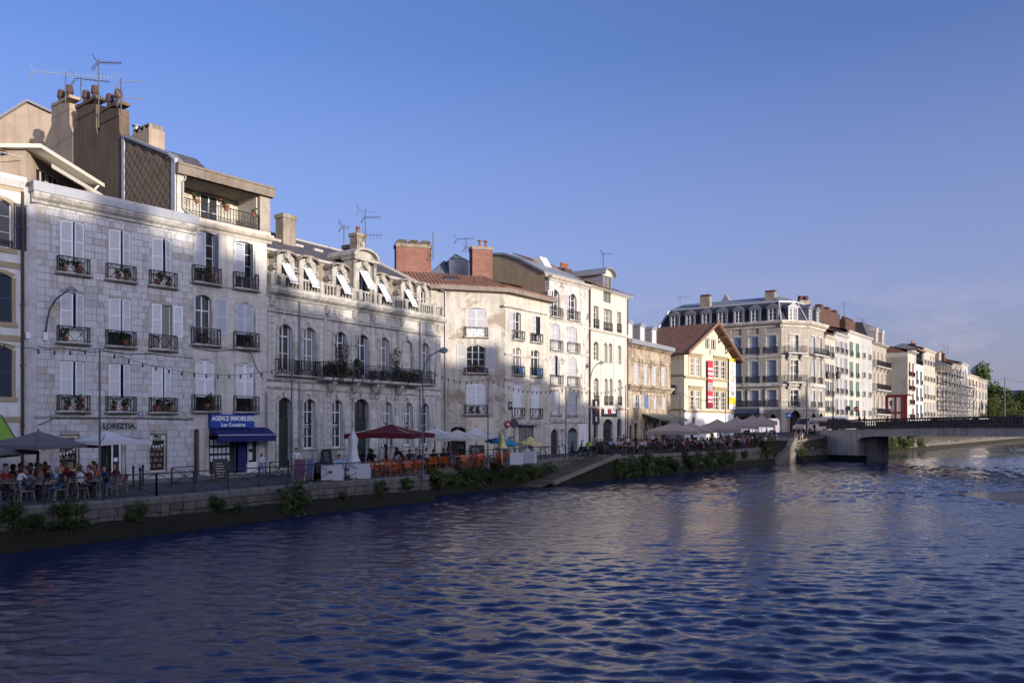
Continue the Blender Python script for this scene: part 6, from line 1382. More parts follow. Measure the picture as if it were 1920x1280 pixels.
# --- bridge
bA = Vector((42.6, 107.2)); bd = Vector((.47, -.883)).normalized(); LB = 47.0; bn = Vector((-bd.y, bd.x)); bridge = thing('bridge', 'concrete road bridge with dark stone balustrade crossing the river', 'bridge', (bA.x, bA.y, 0), math.atan2(bd.y, bd.x))
CONC = wall_mat('stained_concrete', (.62, .57, .50), (.30, .26, .22), .55, .5, .7); DBAL = wall_mat('dark_balustrade', (.11, .098, .092), (.035, .03, .03), .5, 1.0, .5)
cam_ = lambda x: 4.25 + .32 * math.sin(math.pi * min(1, max(0, x / LB)))                    # deck level, slightly humped
K = 24; dk = MB(); gi = MB(); ed = MB()
for q in range(K):
    x0, x1 = LB * q / K, LB * (q + 1) / K; z0, z1 = cam_(x0), cam_(x1)
    def bot(x, z): 
        if x < 4.6: return -1
        t = (x - 4.6) / 3.2; return z - 1.15 if t > 1 else z - 1.15 - .55 * (1 - math.sqrt(max(0, 1 - (1 - t) ** 2)))
    dk.quad((x0, 0, z0), (x1, 0, z1), (x1, 10, z1), (x0, 10, z0))
    for y0, y1 in ((-.42, .12),): ed.add([(x, y, z + o) for x, z in ((x0, z0), (x1, z1)) for y, o in ((y0, -.12), (y1, -.12), (y1, .22), (y0, .22))], [(0, 4, 7, 3), (0, 1, 5, 4), (3, 7, 6, 2), (1, 2, 6, 5)])
xs_ = [4.6 + 3.2 * i / 8 for i in range(9)] + [8 + (LB - 8 - 4) * i / 20 for i in range(1, 21)]
for x0, x1 in zip(xs_, xs_[1:]):
    z0, z1 = cam_(x0), cam_(x1); b0, b1_ = bot(x0, z0), bot(x1, z1)
    gi.quad((x0, -.2, b0), (x1, -.2, b1_), (x1, -.2, z1 - .1), (x0, -.2, z0 - .1)); gi.quad((x0, -.2, b0), (x1, -.2, b1_), (x1, .6, b1_), (x0, .6, b0)); gi.quad((x0, .6, b0), (x1, .6, b1_), (x1, .6, z1 - .1), (x0, .6, z0 - .1))
    gi.quad((x0, .6, z0 - .5), (x1, .6, z1 - .5), (x1, 9.8, z1 - .5), (x0, 9.8, z0 - .5)); gi.quad((x0, 9.8, b0), (x1, 9.8, b1_), (x1, 9.8, z1), (x0, 9.8, z0))
obj('deck', dk, ASPH, bridge); obj('girder', gi, CONC, bridge); obj('deck_edge', ed, DBAL, bridge)
obj('abutment', MB().box(-1.2, -.25, -1.5, 4.62, 3.6, 4.02), CONC, bridge); obj('plinth', MB().box(-1.4, -.45, -1.5, 5.0, 3.2, .75), MOSS, bridge)
mb = MB(); mb.box(4.7, 1.2, -1.5, 6.6, 3.4, 3.3); obj('pier', mb, wall_mat('dark_pier', (.28, .26, .24), (.03, .03, .03), .5), bridge)
bl = MB(); bl.lathe([(.1, 0), (.1, .08), (.07, .12), (.12, .3), (.07, .5), (.1, .56), (.1, .6)], n=8); bl = bl.mesh('baluster')
def solid(x): return x < 5.6 or x > LB - 5
x = 5.75; i = 0
for yy in (-.14,):
    while x < LB - 5:
        if i % 14 == 13: obj('pedestal', MB().box(-.22, -.2, 0, .22, .2, .72), DBAL, bridge, (x + .12, yy, cam_(x) + .22)); x += .55
        else: obj('baluster', bl, DBAL, bridge, (x, yy, cam_(x) + .22)); x += .34
        i += 1
hr = MB()
for q in range(K): 
    x0, x1 = LB * q / K, LB * (q + 1) / K; z0, z1 = cam_(x0) + .84, cam_(x1) + .84
    hr.add([(x, y, z + o) for x, z in ((x0, z0), (x1, z1)) for y, o in ((-.36, 0), (.08, 0), (.08, .22), (-.36, .22))], [(0, 4, 7, 3), (0, 1, 5, 4), (3, 7, 6, 2), (1, 2, 6, 5)])
obj('handrail', hr, DBAL, bridge)
for i, (x0, x1) in enumerate(((-1.4, 1.0), (1.15, 3.3), (3.45, 5.5))): obj('parapet_panel', MB().box(x0, -.3, cam_(2) + .2, x1, .02, cam_(2) + .86), DBAL, bridge)
mb = MB()
for q in range(K): 
    x0, x1 = LB * q / K, LB * (q + 1) / K; z0, z1 = cam_(x0), cam_(x1); mb.add([(x, y, z + o) for x, z in ((x0, z0), (x1, z1)) for y, o in ((9.6, 0), (9.9, 0), (9.9, .9), (9.6, .9))], [(0, 4, 7, 3), (3, 7, 6, 2)])
obj('far_parapet', mb, DBAL, bridge)
# --- plants on the quay wall
LEAF1 = leaf_mat('wall_leaf', (.028, .055, .015), (.09, .13, .035), (.24, .22, .10)); LEAF2 = leaf_mat('tree_leaf', (.035, .062, .016), (.10, .13, .035)); LEAF3 = leaf_mat('pale_leaf', (.07, .10, .03), (.16, .19, .06)); STEM = plain('stem', (.05, .04, .022), .8)
def leaf_quads(mb, p, s, rnd):
    d = Vector((rnd.gauss(0, 1), rnd.gauss(0, 1), rnd.gauss(-.2, .8))).normalized(); u = d.cross(Vector((rnd.gauss(0, 1), rnd.gauss(0, 1), rnd.gauss(0, 1)))).normalized(); l = s * rnd.uniform(.7, 1.4); w_ = l * rnd.uniform(.28, .45)
    mb.add([p, p + d * l * .5 + u * w_, p + d * l, p + d * l * .5 - u * w_], [(0, 1, 2, 3)])
def bush_mesh(seed, n, rx, ry, rz, ls, clumps):
    rnd = random.Random(seed); mb = MB(); cs = []
    for i in range(clumps):
        while True:
            v = Vector((rnd.uniform(-1, 1), rnd.uniform(-1, .6), rnd.uniform(-1, 1)))
            if v.length < 1: break
        cs.append((Vector((v.x * rx, v.y * ry, v.z * rz)), rnd.uniform(.34, .62)))
    for i in range(n):
        c, r = cs[i % clumps]; v = Vector((rnd.gauss(0, 1), rnd.gauss(0, 1), rnd.gauss(0, 1))).normalized() * r * rnd.random() ** .4
        leaf_quads(mb, c + Vector((v.x * rx, v.y * ry, v.z * rz)), ls, rnd)
    return mb.mesh('foliage')
BUSH = [bush_mesh(s, 950, .5, .42, .42, .082, 11) for s in range(5)]
def stems_mesh(seed):
    rnd = random.Random(seed); mb = MB()
    for i in range(7): x = rnd.uniform(-.3, .3); mb.path([(x, .3, .1), (x * 1.2, -.1, -.1), (x * 1.3 + rnd.uniform(-.1, .1), -.2, -.45), (x * 1.3 + rnd.uniform(-.15, .15), -.15, -.75)], .009, 3)
    return mb.mesh('stem')
STM = [stems_mesh(s) for s in range(3)]
def foot_at(px, a=1, c=NSTAIR):
    best = None
    for i in range(a, c):
        P, Q = FOOT[i], FOOT[i + 1]; d = (Q - P); L = d.length
        if L < .1: continue
        d.normalize(); t = ray_line(px, P, d)
        if -.05 <= t <= L + .05 and not (i in (4, 6) ): 
            p = P + d * t
            if best is None or p.y < best.y: best = p
    return best
wh = ['under the cafe chairs at the left edge', 'below the honey shop', 'small, on the wall below the blue agency', 'tiny, right of the small one under the agency', 'large, below the deckchairs', 'below the orange chairs', 'small, left of the end of the coping', 'tall, at the step in the quay wall', 'first in the recess beside the slipway', 'second in the recess beside the slipway', 'third in the recess beside the slipway', 'fourth in the recess beside the slipway', 'fifth in the recess beside the slipway', 'last before the slipway ramp', 'first right of the slipway', 'second right of the slipway', 'third right of the slipway', 'fourth right of the slipway', 'under the middle grey parasol', 'right of the one under the middle grey parasol', 'rounded, left of the river stairs', 'right of the river stairs, by the bridge', 'below the white parasols', 'between two others in the slipway recess', 'trailing, under the honey shop door', 'leftmost and low, trailing near the water']
pl_ = [(25, 972, 1.15), (128, 962, 1.2), (405, 945, .85), (440, 955, .6), (543, 938, 1.75), (713, 915, .85), (760, 905, .7), (812, 897, 1.75), (862, 893, 1.3), (890, 890, 1.5), (930, 886, 1.6), (962, 886, 1.3), (993, 884, 1.4), (1025, 884, 1.3), (1172, 882, 2.3), (1212, 876, 2.4), (1240, 873, 2.0), (1288, 866, 2.2), (1330, 861, 2.2), (1352, 857, 1.8), (1437, 845, 2.6), (1505, 848, 1.6), (842, 902, 1.1), (945, 893, 1.1), (250, 958, .8), (70, 985, .8), (876, 896, 1.2), (912, 893, 1.3), (978, 889, 1.3), (1010, 887, 1.3), (1158, 884, 1.7), (1192, 880, 2.0), (1258, 872, 1.8), (1305, 865, 1.8), (1368, 857, 1.3), (1395, 853, 1.0), (1228, 884, 1.5), (640, 930, .5)]
wh += ['in the recess, low, left of centre', 'in the recess, below the closed yellow parasol', 'in the recess, below the white armchair', 'in the recess, below the pale yellow parasol', 'at the foot of the slipway kerb top', 'low, between the first two right of the slipway', 'between the third and fourth right of the slipway', 'left of the one under the middle grey parasol', 'small, under the last taupe parasols', 'smallest, on the bare wall left of the stairs', 'lowest, right of the slipway near the water', 'tiny, under the left white armchair']
for i, ((px, py, s), w_) in enumerate(zip(pl_, wh)):
    p = foot_at(px) 
    if p is None: p = G(px, py + 8, 1.2).to_2d() if px > 1460 else Vector((0, 0))
    if px > 1460: p = at(px, 99.0).to_2d()
    z = zpix(py, p.y); t = thing('wall_plant', 'green wall plant with pale flower heads, ' + w_, 'plant', (p.x - n_in.x * .1, p.y - n_in.y * .1, z), math.atan2(.8, .6), 'plants growing on the quay wall')
    obj('foliage', BUSH[i % 5], LEAF1, t, (0, -.1, 0), R(37 * i % 40 - 20), scale=(s * 1.2, s * .8, s * 1.15)); obj('stem', STM[i % 3], STEM, t, scale=s)
# bushes on the wall beyond the bridge
for i, px in enumerate((1655, 1668, 1686, 1722, 1702)):
    P, Q = Vector((55.5, 124)), Vector((75, 146)); d = (Q - P).normalized(); p = P + d * ray_line(px, P, d); t = thing('wall_plant', 'dark bush on the far quay wall seen under the bridge, ' + ORD[[0, 1, 2, 4, 3][i]], 'plant', (p.x + .4, p.y - .3, zpix(832 - i * .8, p.y)), math.atan2(.8, .6), 'plants under the bridge'); obj('foliage', BUSH[i % 5], LEAF1, t, scale=[3.4, 2.6, 3.0, 1.8, 1.5][i]); obj('stem', STM[i % 3], STEM, t, scale=2)
# --- trees at the right
def crown_mesh(seed, n, rx, rz, ls):
    rnd = random.Random(seed); mb = MB(); cs = []
    for i in range(34):
        a = rnd.uniform(0, 6.28); zz = rnd.uniform(-1, 1); rr = math.sqrt(max(0, 1 - zz * zz)) * rnd.uniform(.35, 1.0) * (1 - .25 * zz); cs.append((Vector((math.cos(a) * rr * rx, math.sin(a) * rr * rx, zz * rz)), rnd.uniform(.26, .46) * rx))
    for i in range(n):
        c, r = cs[i % 34]; v = Vector((rnd.gauss(0, 1), rnd.gauss(0, 1), rnd.gauss(0, .8))).normalized() * r * rnd.random() ** .35; leaf_quads(mb, c + v, ls, rnd)
    return mb.mesh('crown')
def trunk_mesh(seed, h, r):
    rnd = random.Random(seed); mb = MB(); p = Vector((0, 0, 0)); pts = [p.copy()]
    for i in range(5): p = p + Vector((rnd.uniform(-.25, .25), rnd.uniform(-.25, .25), h / 5)); pts.append(p.copy())
    for i in range(5): mb.tube(pts[i], pts[i + 1], r * (1 - i * .15), r * (1 - (i + 1) * .15), 7, False)
    for i in range(7): a = rnd.uniform(0, 6.28); s = pts[2 + i % 3]; e = s + Vector((math.cos(a) * h * .4, math.sin(a) * h * .4, h * rnd.uniform(.25, .5))); mb.tube(s, e, r * .4, r * .1, 5, False)
    return mb.mesh('trunk')
CR = [crown_mesh(s, 4200, 5.0, 6.0, .55) for s in range(4)]; TK = [trunk_mesh(s, 9, .35) for s in range(2)]; BARK = plain('bark', (.07, .055, .04), .9, 0, .3)
tl = ['tall dark tree directly behind the last house of the row', 'dark tree right of the last house, its crown stepping down', 'broad pale green tree below the tall dark one', 'mid green tree left of the thin pole', 'round dark tree behind the thin pole at the right', 'pale bushy tree in front of the pole at the right', 'dark tree at the right edge of the picture', 'low yellowish shrub tree by the bridge at the right', 'far tree between the house row and the tall dark tree', 'low pale tree at the right edge by the bridge', 'small tree beside the last house at street level', 'distant dark tree low on the right']
for i, (px, Y, ht, wd, mt) in enumerate(((1836, 268, 20.5, .62, LEAF2), (1852, 262, 13.5, .62, LEAF2), (1870, 258, 13.0, 1.25, LEAF2), (1864, 240, 9.0, .8, LEAF3), (1894, 300, 13, 1.2, LEAF2), (1898, 232, 8.0, .9, LEAF3), (1919, 290, 13, 1.1, LEAF2), (1882, 228, 6.0, .8, LEAF3), (1826, 290, 17, .6, LEAF2), (1916, 225, 5.6, .9, LEAF3), (1856, 226, 7.0, .6, LEAF2), (1938, 300, 12, 1.3, LEAF2))):
    p = at(px, Y); t = thing('tree', tl[i], 'tree', (p.x, p.y, 3.2 if Y < 300 else 2), R(i * 67), 'trees beyond the bridge'); s = ht / 15.0
    obj('trunk', TK[i % 2], BARK, t, scale=s); obj('crown', CR[i % 4], mt, t, (0, 0, 9.0 * s), R(i * 51), scale=(s * wd * 1.2, s * wd * 1.2, s))
m = MB(); m.prism([(0, -1.6), (6, 2.6), (80, 3.0), (80, -1.6)], -140, 260, 'x'); o = tag(obj('far_bank', m, plain('earth_bank', (.06, .065, .035), .9, 0, .3, .3), None, (130, 292, 0), R(-14)), kind='structure')
m = MB(); vs = []; 
for i in range(41): x = 900 + 3600 * i / 40; h = 60 + 95 * abs(noise.noise(Vector((i * .19, 2.3, 0)))) + 40 * noise.noise(Vector((i * .5, 7, 0))); vs += [(x, 3200, -5), (x, 3350, h + 45), (x, 3900, h + 60)]
m.add(vs, [(i * 3 + r, i * 3 + 3 + r, i * 3 + 4 + r, i * 3 + 1 + r) for i in range(40) for r in (0, 1)]); tag(obj('hills', m, plain('haze_blue_wooded_hill', (.10, .13, .20), .95, 0, .1, .01)), kind='structure')  # blue of distant haze is put into the hill colour
m = MB(); m.quad((-100, 330, -.2), (4500, 330, -.2), (4500, 3300, 0), (-100, 3300, 0)); tag(obj('ground', m, plain('far_land', (.08, .09, .06), .95, 0, .2, .01)), kind='structure')
# --- the opposite bank behind and right of the viewer: its roofs cast the evening shadow on the quay
R0 = Vector((29.1, -22.9)); rd = Vector((.6, .8)); rn = Vector((.8, -.6)); zq = 2.4
m = MB(); 
for (a, c) in ((-64, 150),):
    p, q = R0 + rd * a - rn * 22, R0 + rd * c - rn * 22; p2, q2 = p + rn * 60, q + rn * 60; m.quad((p.x, p.y, zq), (q.x, q.y, zq), (q2.x, q2.y, zq), (p2.x, p2.y, zq)); m.quad((p.x, p.y, -1), (q.x, q.y, -1), (q.x, q.y, zq), (p.x, p.y, zq))
tag(obj('opposite_quay', m, PAVE), kind='structure')
opp = [(-48, -36, 24), (-36, -22, 26.5), (-22, -8, 25.5), (-8, 2, 26.3), (2, 14.5, 24.7), (14.5, 20, 24.2), (20, 27, 22.0), (27, 30.5, 21.3), (30.5, 33.5, 22.2), (33.5, 39, 21.0), (39, 47, 19.3), (47, 52, 17.8), (52, 60, 16.0), (60, 74, 14.8), (74, 90, 14.9), (98, 107, 15.5), (107, 119, 16.0), (119, 128, 12.0)]
ows = ['furthest behind the viewer', 'second furthest behind the viewer', 'tall, just behind the viewer', 'tall, right behind the viewer', 'facing the grey stone house', 'facing the loggia house', 'facing the left end of the ornate house', 'narrow, facing the ornate house dormers', 'narrow and taller, facing the ornate house middle', 'facing the right end of the ornate house', 'facing the corner house', 'narrow, facing the peeling house', 'low, facing the cream house', 'wide, facing the low stone house', 'wide, before the bridge', 'first past the bridge', 'facing the mansard block', 'last and lowest past the bridge']
for i, ((a, c, h), w_) in enumerate(zip(opp, ows)):
    a -= 4; c -= 4; h += 1.2
    p = R0 + rd * c; bb = Building('bank_house', 'house on the opposite quay, ' + w_, 'house', p, -rd); L = c - a; f = bb.main; top = h - .5
    n = max(1, int(L / 3)); ops = [(L * (k + .3) / n, L * (k + .7) / n, z, z + 2.1) for k in range(n) for z in [3.2 + 3.3 * q for q in range(int((top - 4.5) / 3.3) + 1)] if z + 2.4 < top]
    f.add('wall', wall_mb(L, 2, top, ops, .2, D=9), [WARMW, WHITER, BEIGE][i % 3], 0, 0, 2)
    mb = MB()
    for o in ops: mb.quad((o[0], .15, o[2] - 2), (o[1], .15, o[2] - 2), (o[1], .15, o[3] - 2), (o[0], .15, o[3] - 2))
    f.add('window', mb, GLASS, 0, 0, 2); mb = MB(); mb.prism([(-.4, top), (4.5, h), (9.3, top - .4)], -.02, L + .02, 'x'); f.add('roof', mb, TILE, 0, 0, 0)
    random.seed(i); 
    if i > 2:
        for q in range(1 + int(L / 8)): f.add('chimney', MB().box(-.8, -.5, 0, .8, .5, 2.0), BRICKD, L * random.uniform(.1, .9), 4.5, h - .5)
# ================================================================== THINGS ON THE QUAY
def street(px, Y): p = at(px, Y); return (p.x, p.y, street_z(Y))
RIV = math.atan2(.8, .6)                                  # heading along the quay
# --- flower pots
POTM = plain('clay_pot', (.22, .075, .04), .8, 0, .25); PLM = leaf_mat('pot_leaf', (.02, .045, .015), (.07, .11, .03), (.42, .05, .05))
pm = MB(); pm.lathe([(.09, 0), (.14, .22), (.15, .25), (.12, .25), (.1, .2)], n=9); pm = pm.mesh('pot')
PB = [bush_mesh(20 + s, 90, .2, .2, .22, .11, 5) for s in range(3)]
seen = {}
for i, (f, u, v, z, row, col) in enumerate(POTSPOTS):
    key = (row, col); seen[key] = seen.get(key, 0) + 1
    lab = ('terracotta planter on the ' + row + ', ' + col + ' of the three') if row == 'loggia rail' else ('potted plant on the %s row, %s balcony of the grey stone house' % (row, col)) if col in ('left', 'centre', 'right') and 'corner' not in row else ('potted plant on the %s balcony of the %s' % (col.split()[0] + ' ' + row, 'loggia house')) if 'loggia' in col else ('potted plant on the %s balcony, %s one' % (row, col))
    if seen[key] > 1: lab += ', ' + ['', '', 'second pot', 'third pot'][seen[key]]
    elif sum(1 for q in POTSPOTS if (q[4], q[5]) == key) > 1: lab += ', first pot'
    t = thing('flower_pot', lab, 'flower pot', f.world(u, v, z), 0, 'potted plants on the balconies'); s = [1.0, 1.25, .85][i % 3] * (1.3 if 'loggia house' in col else 1)
    obj('pot', pm, POTM, t, scale=s); obj('foliage', PB[i % 3], PLM, t, (0, 0, .38 * s), R(i * 50), scale=s)
# overgrown balcony of the ornate house
gb = [bush_mesh(40 + s, 260, .55, .3, .42, .14, 9) for s in range(3)]
bt = bush_mesh(50, 150, .5, .45, .75, .11, 12)
DRY = leaf_mat('dry_leaf', (.03, .03, .018), (.075, .07, .04), (.3, .25, .2))
f = b3.main
for i, (px, s, m_) in enumerate(((612, 1.2, DRY), (625, 1.35, DRY), (640, 1.0, LEAF3), (664, .8, DRY), (690, .75, DRY), (712, .8, DRY), (738, 1.1, LEAF1), (752, 1.25, LEAF1), (768, 1.0, DRY))):
    t = thing('balcony_plant', 'overgrown plant on the long balcony of the ornate house, ' + ORD[i], 'plant', f.world(f.u(px), -.5, 7.9), b3.ang, 'plants on the long balcony'); obj('foliage', gb[i % 3], m_, t, (0, 0, .45), scale=s); obj('pot', pm, POTM, t, scale=1.3)
for px, lab in ((637, 'bare twiggy shrub rising above the left part of the long balcony'), (735, 'thin leafy shrub rising above the right part of the long balcony')):
    t = thing('balcony_shrub', lab, 'shrub', f.world(f.u(px), -.4, 7.9), b3.ang); obj('foliage', bt, DRY, t, (0, 0, 1.7), scale=1.1); m = MB(); random.seed(px)
    for q in range(12): m.path([(0, 0, .2), (random.uniform(-.2, .2), random.uniform(-.2, .2), .9), (random.uniform(-.7, .7), random.uniform(-.4, .4), random.uniform(1.5, 2.5))], .018, 3)
    obj('stem', m, STEM, t); obj('pot', pm, POTM, t, scale=1.5)
# --- railings along the quay
def railing(label, pts, step=2.1, h=1.0, skip=()):
    t = thing('quay_railing', label, 'railing', (pts[0].x, pts[0].y, street_z(pts[0].y)), 0, 'iron railings along the quay'); O = Vector((pts[0].x, pts[0].y, street_z(pts[0].y)))
    for a, c in zip(pts, pts[1:]):
        L = (c - a).length; n = max(1, round(L / step))
        for i in range(n):
            p, q = a.lerp(c, i / n), a.lerp(c, (i + 1) / n); A = Vector((p.x, p.y, street_z(p.y))) - O; B = Vector((q.x, q.y, street_z(q.y))) - O; D = B - A; Z = Vector((0, 0, 1))
            obj('post', MB().bar((0, 0, 0), (0, 0, h + .02), .065), IRON2, t, A); m = MB(); m.bar(Z * h, D + Z * h, .055); m.bar(Z * .12, D + Z * .12, .03); obj('rail', m, IRON2, t, A)
            m = MB(); m.bar(D * .04 + Z * .14, D * .96 + Z * (h - .04), .026); m.bar(D * .04 + Z * (h - .04), D * .96 + Z * .14, .026); c_ = D * .5 + Z * (h / 2 + .05); m.box(c_.x - .05, c_.y - .05, c_.z - .05, c_.x + .05, c_.y + .05, c_.z + .05); obj('brace', m, IRON2, t, A)
        obj('post', MB().bar((0, 0, 0), (0, 0, h + .02), .065), IRON2, t, Vector((c.x, c.y, street_z(c.y))) - O)
off = n_in * .38
railing('dark iron railing with crossed braces from the left edge to the maroon parasol', [FOOT[1] + off - (FOOT[2] - FOOT[1]).normalized() * 3, FOOT[2] + off, FOOT[3] + off, FOOT[4] + off])
railing('iron railing behind the wall plants between the orange chairs and the slipway', [FOOT[5] + off, FOOT[6] + off - dS * 5])
railing('iron railing in front of the crowded terrace, from the slipway to the stairs', [FOOT[7] + off + dS * 1.0, FOOT[8] + off, FOOT[9] + off, FOOT[10] + off - dS * .5])
railing('short railing at the head of the river stairs', [Vector((32.5, 102.0)), Vector((33.5, 104.5))])
for i, (pa, Ya, pb_, Yb, w_) in enumerate(((322, 40.2, 368, 42.4, 'before the brown door'), (506, 46.2, 540, 47.6, 'left of the green door of the ornate house'), (740, 57.0, 800, 60.0, 'behind the maroon parasol'), (925, 62, 955, 62.5, 'left of the sign post'), (1013, 64, 1060, 67, 'in front of the peeling house'))):
    a, c = at(pa, Ya).to_2d(), at(pb_, Yb).to_2d(); railing('short pavement barrier ' + w_, [a, c], 2.4, .95)
for i, (px, Y, w_) in enumerate(((250, 39.5, 'right of the honey shop door'), (263, 37.8, 'nearest the river, by the honey shop'), (268, 40.6, 'at the right honey shop window'), (541, 46.2, 'beside the sun bathers boards'))):
    t = thing('bollard', 'slim black bollard ' + w_, 'bollard', street(px, Y), 0, 'black bollards on the quay'); obj('shaft', MB().lathe([(.05, 0), (.05, .95), (.065, .97), (.065, 1.05), (.02, 1.1)], n=8), IRON, t)
# --- light poles and strings of bulbs
ptops = []
pl = [(187, 33.4, 7.85), (547, 41.6, 7.75), (793, 48.4, 8.2), (915, 54.2, 7.85), (1061, 63.6, 7.7), (1173, 71.8, 8.25), (1275, 79.6, 7.95), (1360, 87.0, 7.9), (1437, 94.5, 7.8)]
pw = ['in front of the grey stone house', 'in front of the ornate house door', 'right of the maroon parasol', 'among the white parasols', 'before the slipway', 'at the motor scooter', 'through the first taupe parasol', 'between the taupe parasols', 'at the end of the terrace']
STEEL = plain('galvanised_pole', (.12, .125, .145), .5, .4, .15)
for (px, Y, z), w_ in zip(pl, pw):
    p = Vector(street(px, Y)); t = thing('light_pole', 'thin grey festoon light pole ' + w_, 'pole', p, 0, 'festoon light poles along the quay'); m = MB(); m.tube((0, 0, 0), (0, 0, z - p.z), .05, .035, 8); obj('mast', m, STEEL, t); obj('base_plate', MB().lathe([(.12, 0), (.12, .04), (.06, .3)], n=8), STEEL, t); ptops.append(Vector((p.x, p.y, z)))
ptops = [at(-60, 29.0, 7.9)] + ptops + [at(1513, 101, 8.6)]
bulb = plain('dark_bulb', (.03, .03, .035), .4)
def festoon(label, A, B, sag, step=.62):
    t = thing('string_lights', label, 'string lights', A, 0, 'strings of bulbs over the quay'); n = max(4, int((B - A).length / step)); cable = MB(); bl = MB(); pr = None
    for i in range(n + 1):
        q = i / n; p = (B - A) * q - Vector((0, 0, sag * 4 * q * (1 - q)))
        if pr is not None: cable.tube(pr, p, .012, n=3, cap=False)
        if 0 < i < n: bl.lathe([(.03, 0), (.035, -.08), (.045, -.13), (.01, -.2)], p, 5)
        pr = p
    obj('cable', cable, IRON, t); tag(obj('bulbs', bl, bulb, t), kind='stuff')
sw_ = ['from the left edge to the pole before the grey stone house', 'across the loggia house to the ornate house', 'across the ornate house facade', 'across the left face of the corner house', 'across the corner house and the peeling house', 'across the cream house', 'across the low stone house', 'across the yellow gabled house', 'over the far end of the terrace', 'from the terrace to the dark lamp mast']
for i in range(len(ptops) - 1): festoon('string of dark bulbs ' + sw_[i], ptops[i], ptops[i + 1], [.25, .75, .7, .5, .6, .55, .6, .6, .6, .6][i])
pR = at(1884, 150.0, 3.0); t = thing('light_pole', 'thin festoon light pole standing at the far right in front of the trees', 'pole', pR, 0, 'festoon light poles along the quay'); m = MB(); m.tube((0, 0, 0), (0, 0, 10.6), .11, .08, 7); obj('mast', m, STEEL, t)
festoon('string of dark bulbs at the far right, running left of the pole', at(1855, 146, 13.2), at(1884, 150, 13.55), .2, 1.2); festoon('string of dark bulbs at the far right, running off the picture', at(1884, 150, 13.55), at(1960, 135, 12.5), .6, 1.2)
# --- street lamps
def street_lamp(label, base, pts, head, mt=STEEL, rad=.045):
    t = thing('street_lamp', label, 'street lamp', base, 0); B = Vector(base); obj('arm', MB().path([Vector(p) - B for p in pts], rad, 7), mt, t, smooth=True); h = Vector(head) - B
    d = (Vector(pts[-1]) - Vector(pts[-2])).normalized(); m = MB(); m.lathe([(.05, .2), (.14, .17), (.24, .08), (.29, 0), (.26, -.04)], h, 10); obj('head', m, plain('lamp_metal', (.35, .36, .38), .35, .6), t); obj('lens', MB().lathe([(.24, -.03), (.2, -.13), (.05, -.17)], h, 10), plain('lamp_lens', (.5, .5, .48), .25), t); return t
f = b1.main; W = lambda f, px, py, v: f.world(f.u(px), v, zpix(py, f.Y(f.u(px))))
wl = [f.world(f.u(84), -.05, f.z(84, 632)), f.world(f.u(84), -.3, f.z(84, 600)), f.world(f.u(86), -.5, f.z(86, 580)), f.world(f.u(93), -.8, f.z(93, 563)), f.world(f.u(103), -1.1, f.z(103, 553)), f.world(f.u(112), -1.35, f.z(112, 550))]
t = street_lamp('curved wall lamp with steel head on the corner of the grey stone house', wl[0], wl, Vector(wl[-1]) + Vector((.05, -.1, 0)))
p = Vector(street(793, 48.4)); pts = [(p.x, p.y, 7.2), at(797, 48.6, 8.4), at(806, 48.9, 8.9), at(820, 49.2, 9.2), at(830, 49.4, 9.3)]; street_lamp('curved lamp arm with steel head on the pole right of the maroon parasol', pts[0], pts, at(832, 49.4, 9.28))
p = at(1106, 78.5, 8.2); pts = [p, at(1107.5, 78.5, 9.4), at(1111, 78.3, 10.1), at(1118, 78.2, 10.6), at(1126, 78.1, 10.8)]; street_lamp('curved lamp arm with steel head at the left edge of the cream house', p, pts, at(1128, 78, 10.75))
def lantern_post(label, px, Y, h, mt=IRON, arms=2, s=1.0):
    p = street(px, Y); t = thing('lamp_post', label, 'lamp post', p, R(20)); m = MB(); m.lathe([(.22 * s, 0), (.2 * s, .5), (.11 * s, .7), (.09 * s, h * .6), (.06 * s, h)], n=8); obj('post', m, mt, t)
    for k in range(arms):
        x = (k * 2 - 1) * .95 * s if arms > 1 else 0; m = MB(); m.path([(0, 0, h - .9), (x * .5, 0, h - .5), (x, 0, h - .6)], .04, 5); m.prism([(x - .16, h - .5), (x + .16, h - .5), (x + .28, h + .15), (x - .28, h + .15)], -.25, .25); m.prism([(x - .32, h + .15), (x + .32, h + .15), (x, h + .55)], -.3, .3); obj('lantern', m, mt, t)
lantern_post('dark ornate lamp post with two lanterns by the bridge parapet', 1562, 118, 8.3, plain('brown_iron', (.05, .03, .025), .5, .2), 2)
p = at(1513, 101, 3.5); t = thing('lamp_mast', 'tall plain black mast at the top of the river stairs', 'lamp post', p); obj('shaft', MB().lathe([(.13, 0), (.13, 1.2), (.08, 1.25), (.07, 6.6), (.02, 6.7)], n=8), IRON, t)
lantern_post('small lantern post in front of the white far houses', 1620, 150, 5.6, IRON, 1); lantern_post('small lantern post in front of the red timber annex', 1672, 152, 4.8, IRON, 1); lantern_post('slim lantern post before the charcoal shuttered far house', 1724, 185, 5.5, IRON, 1)
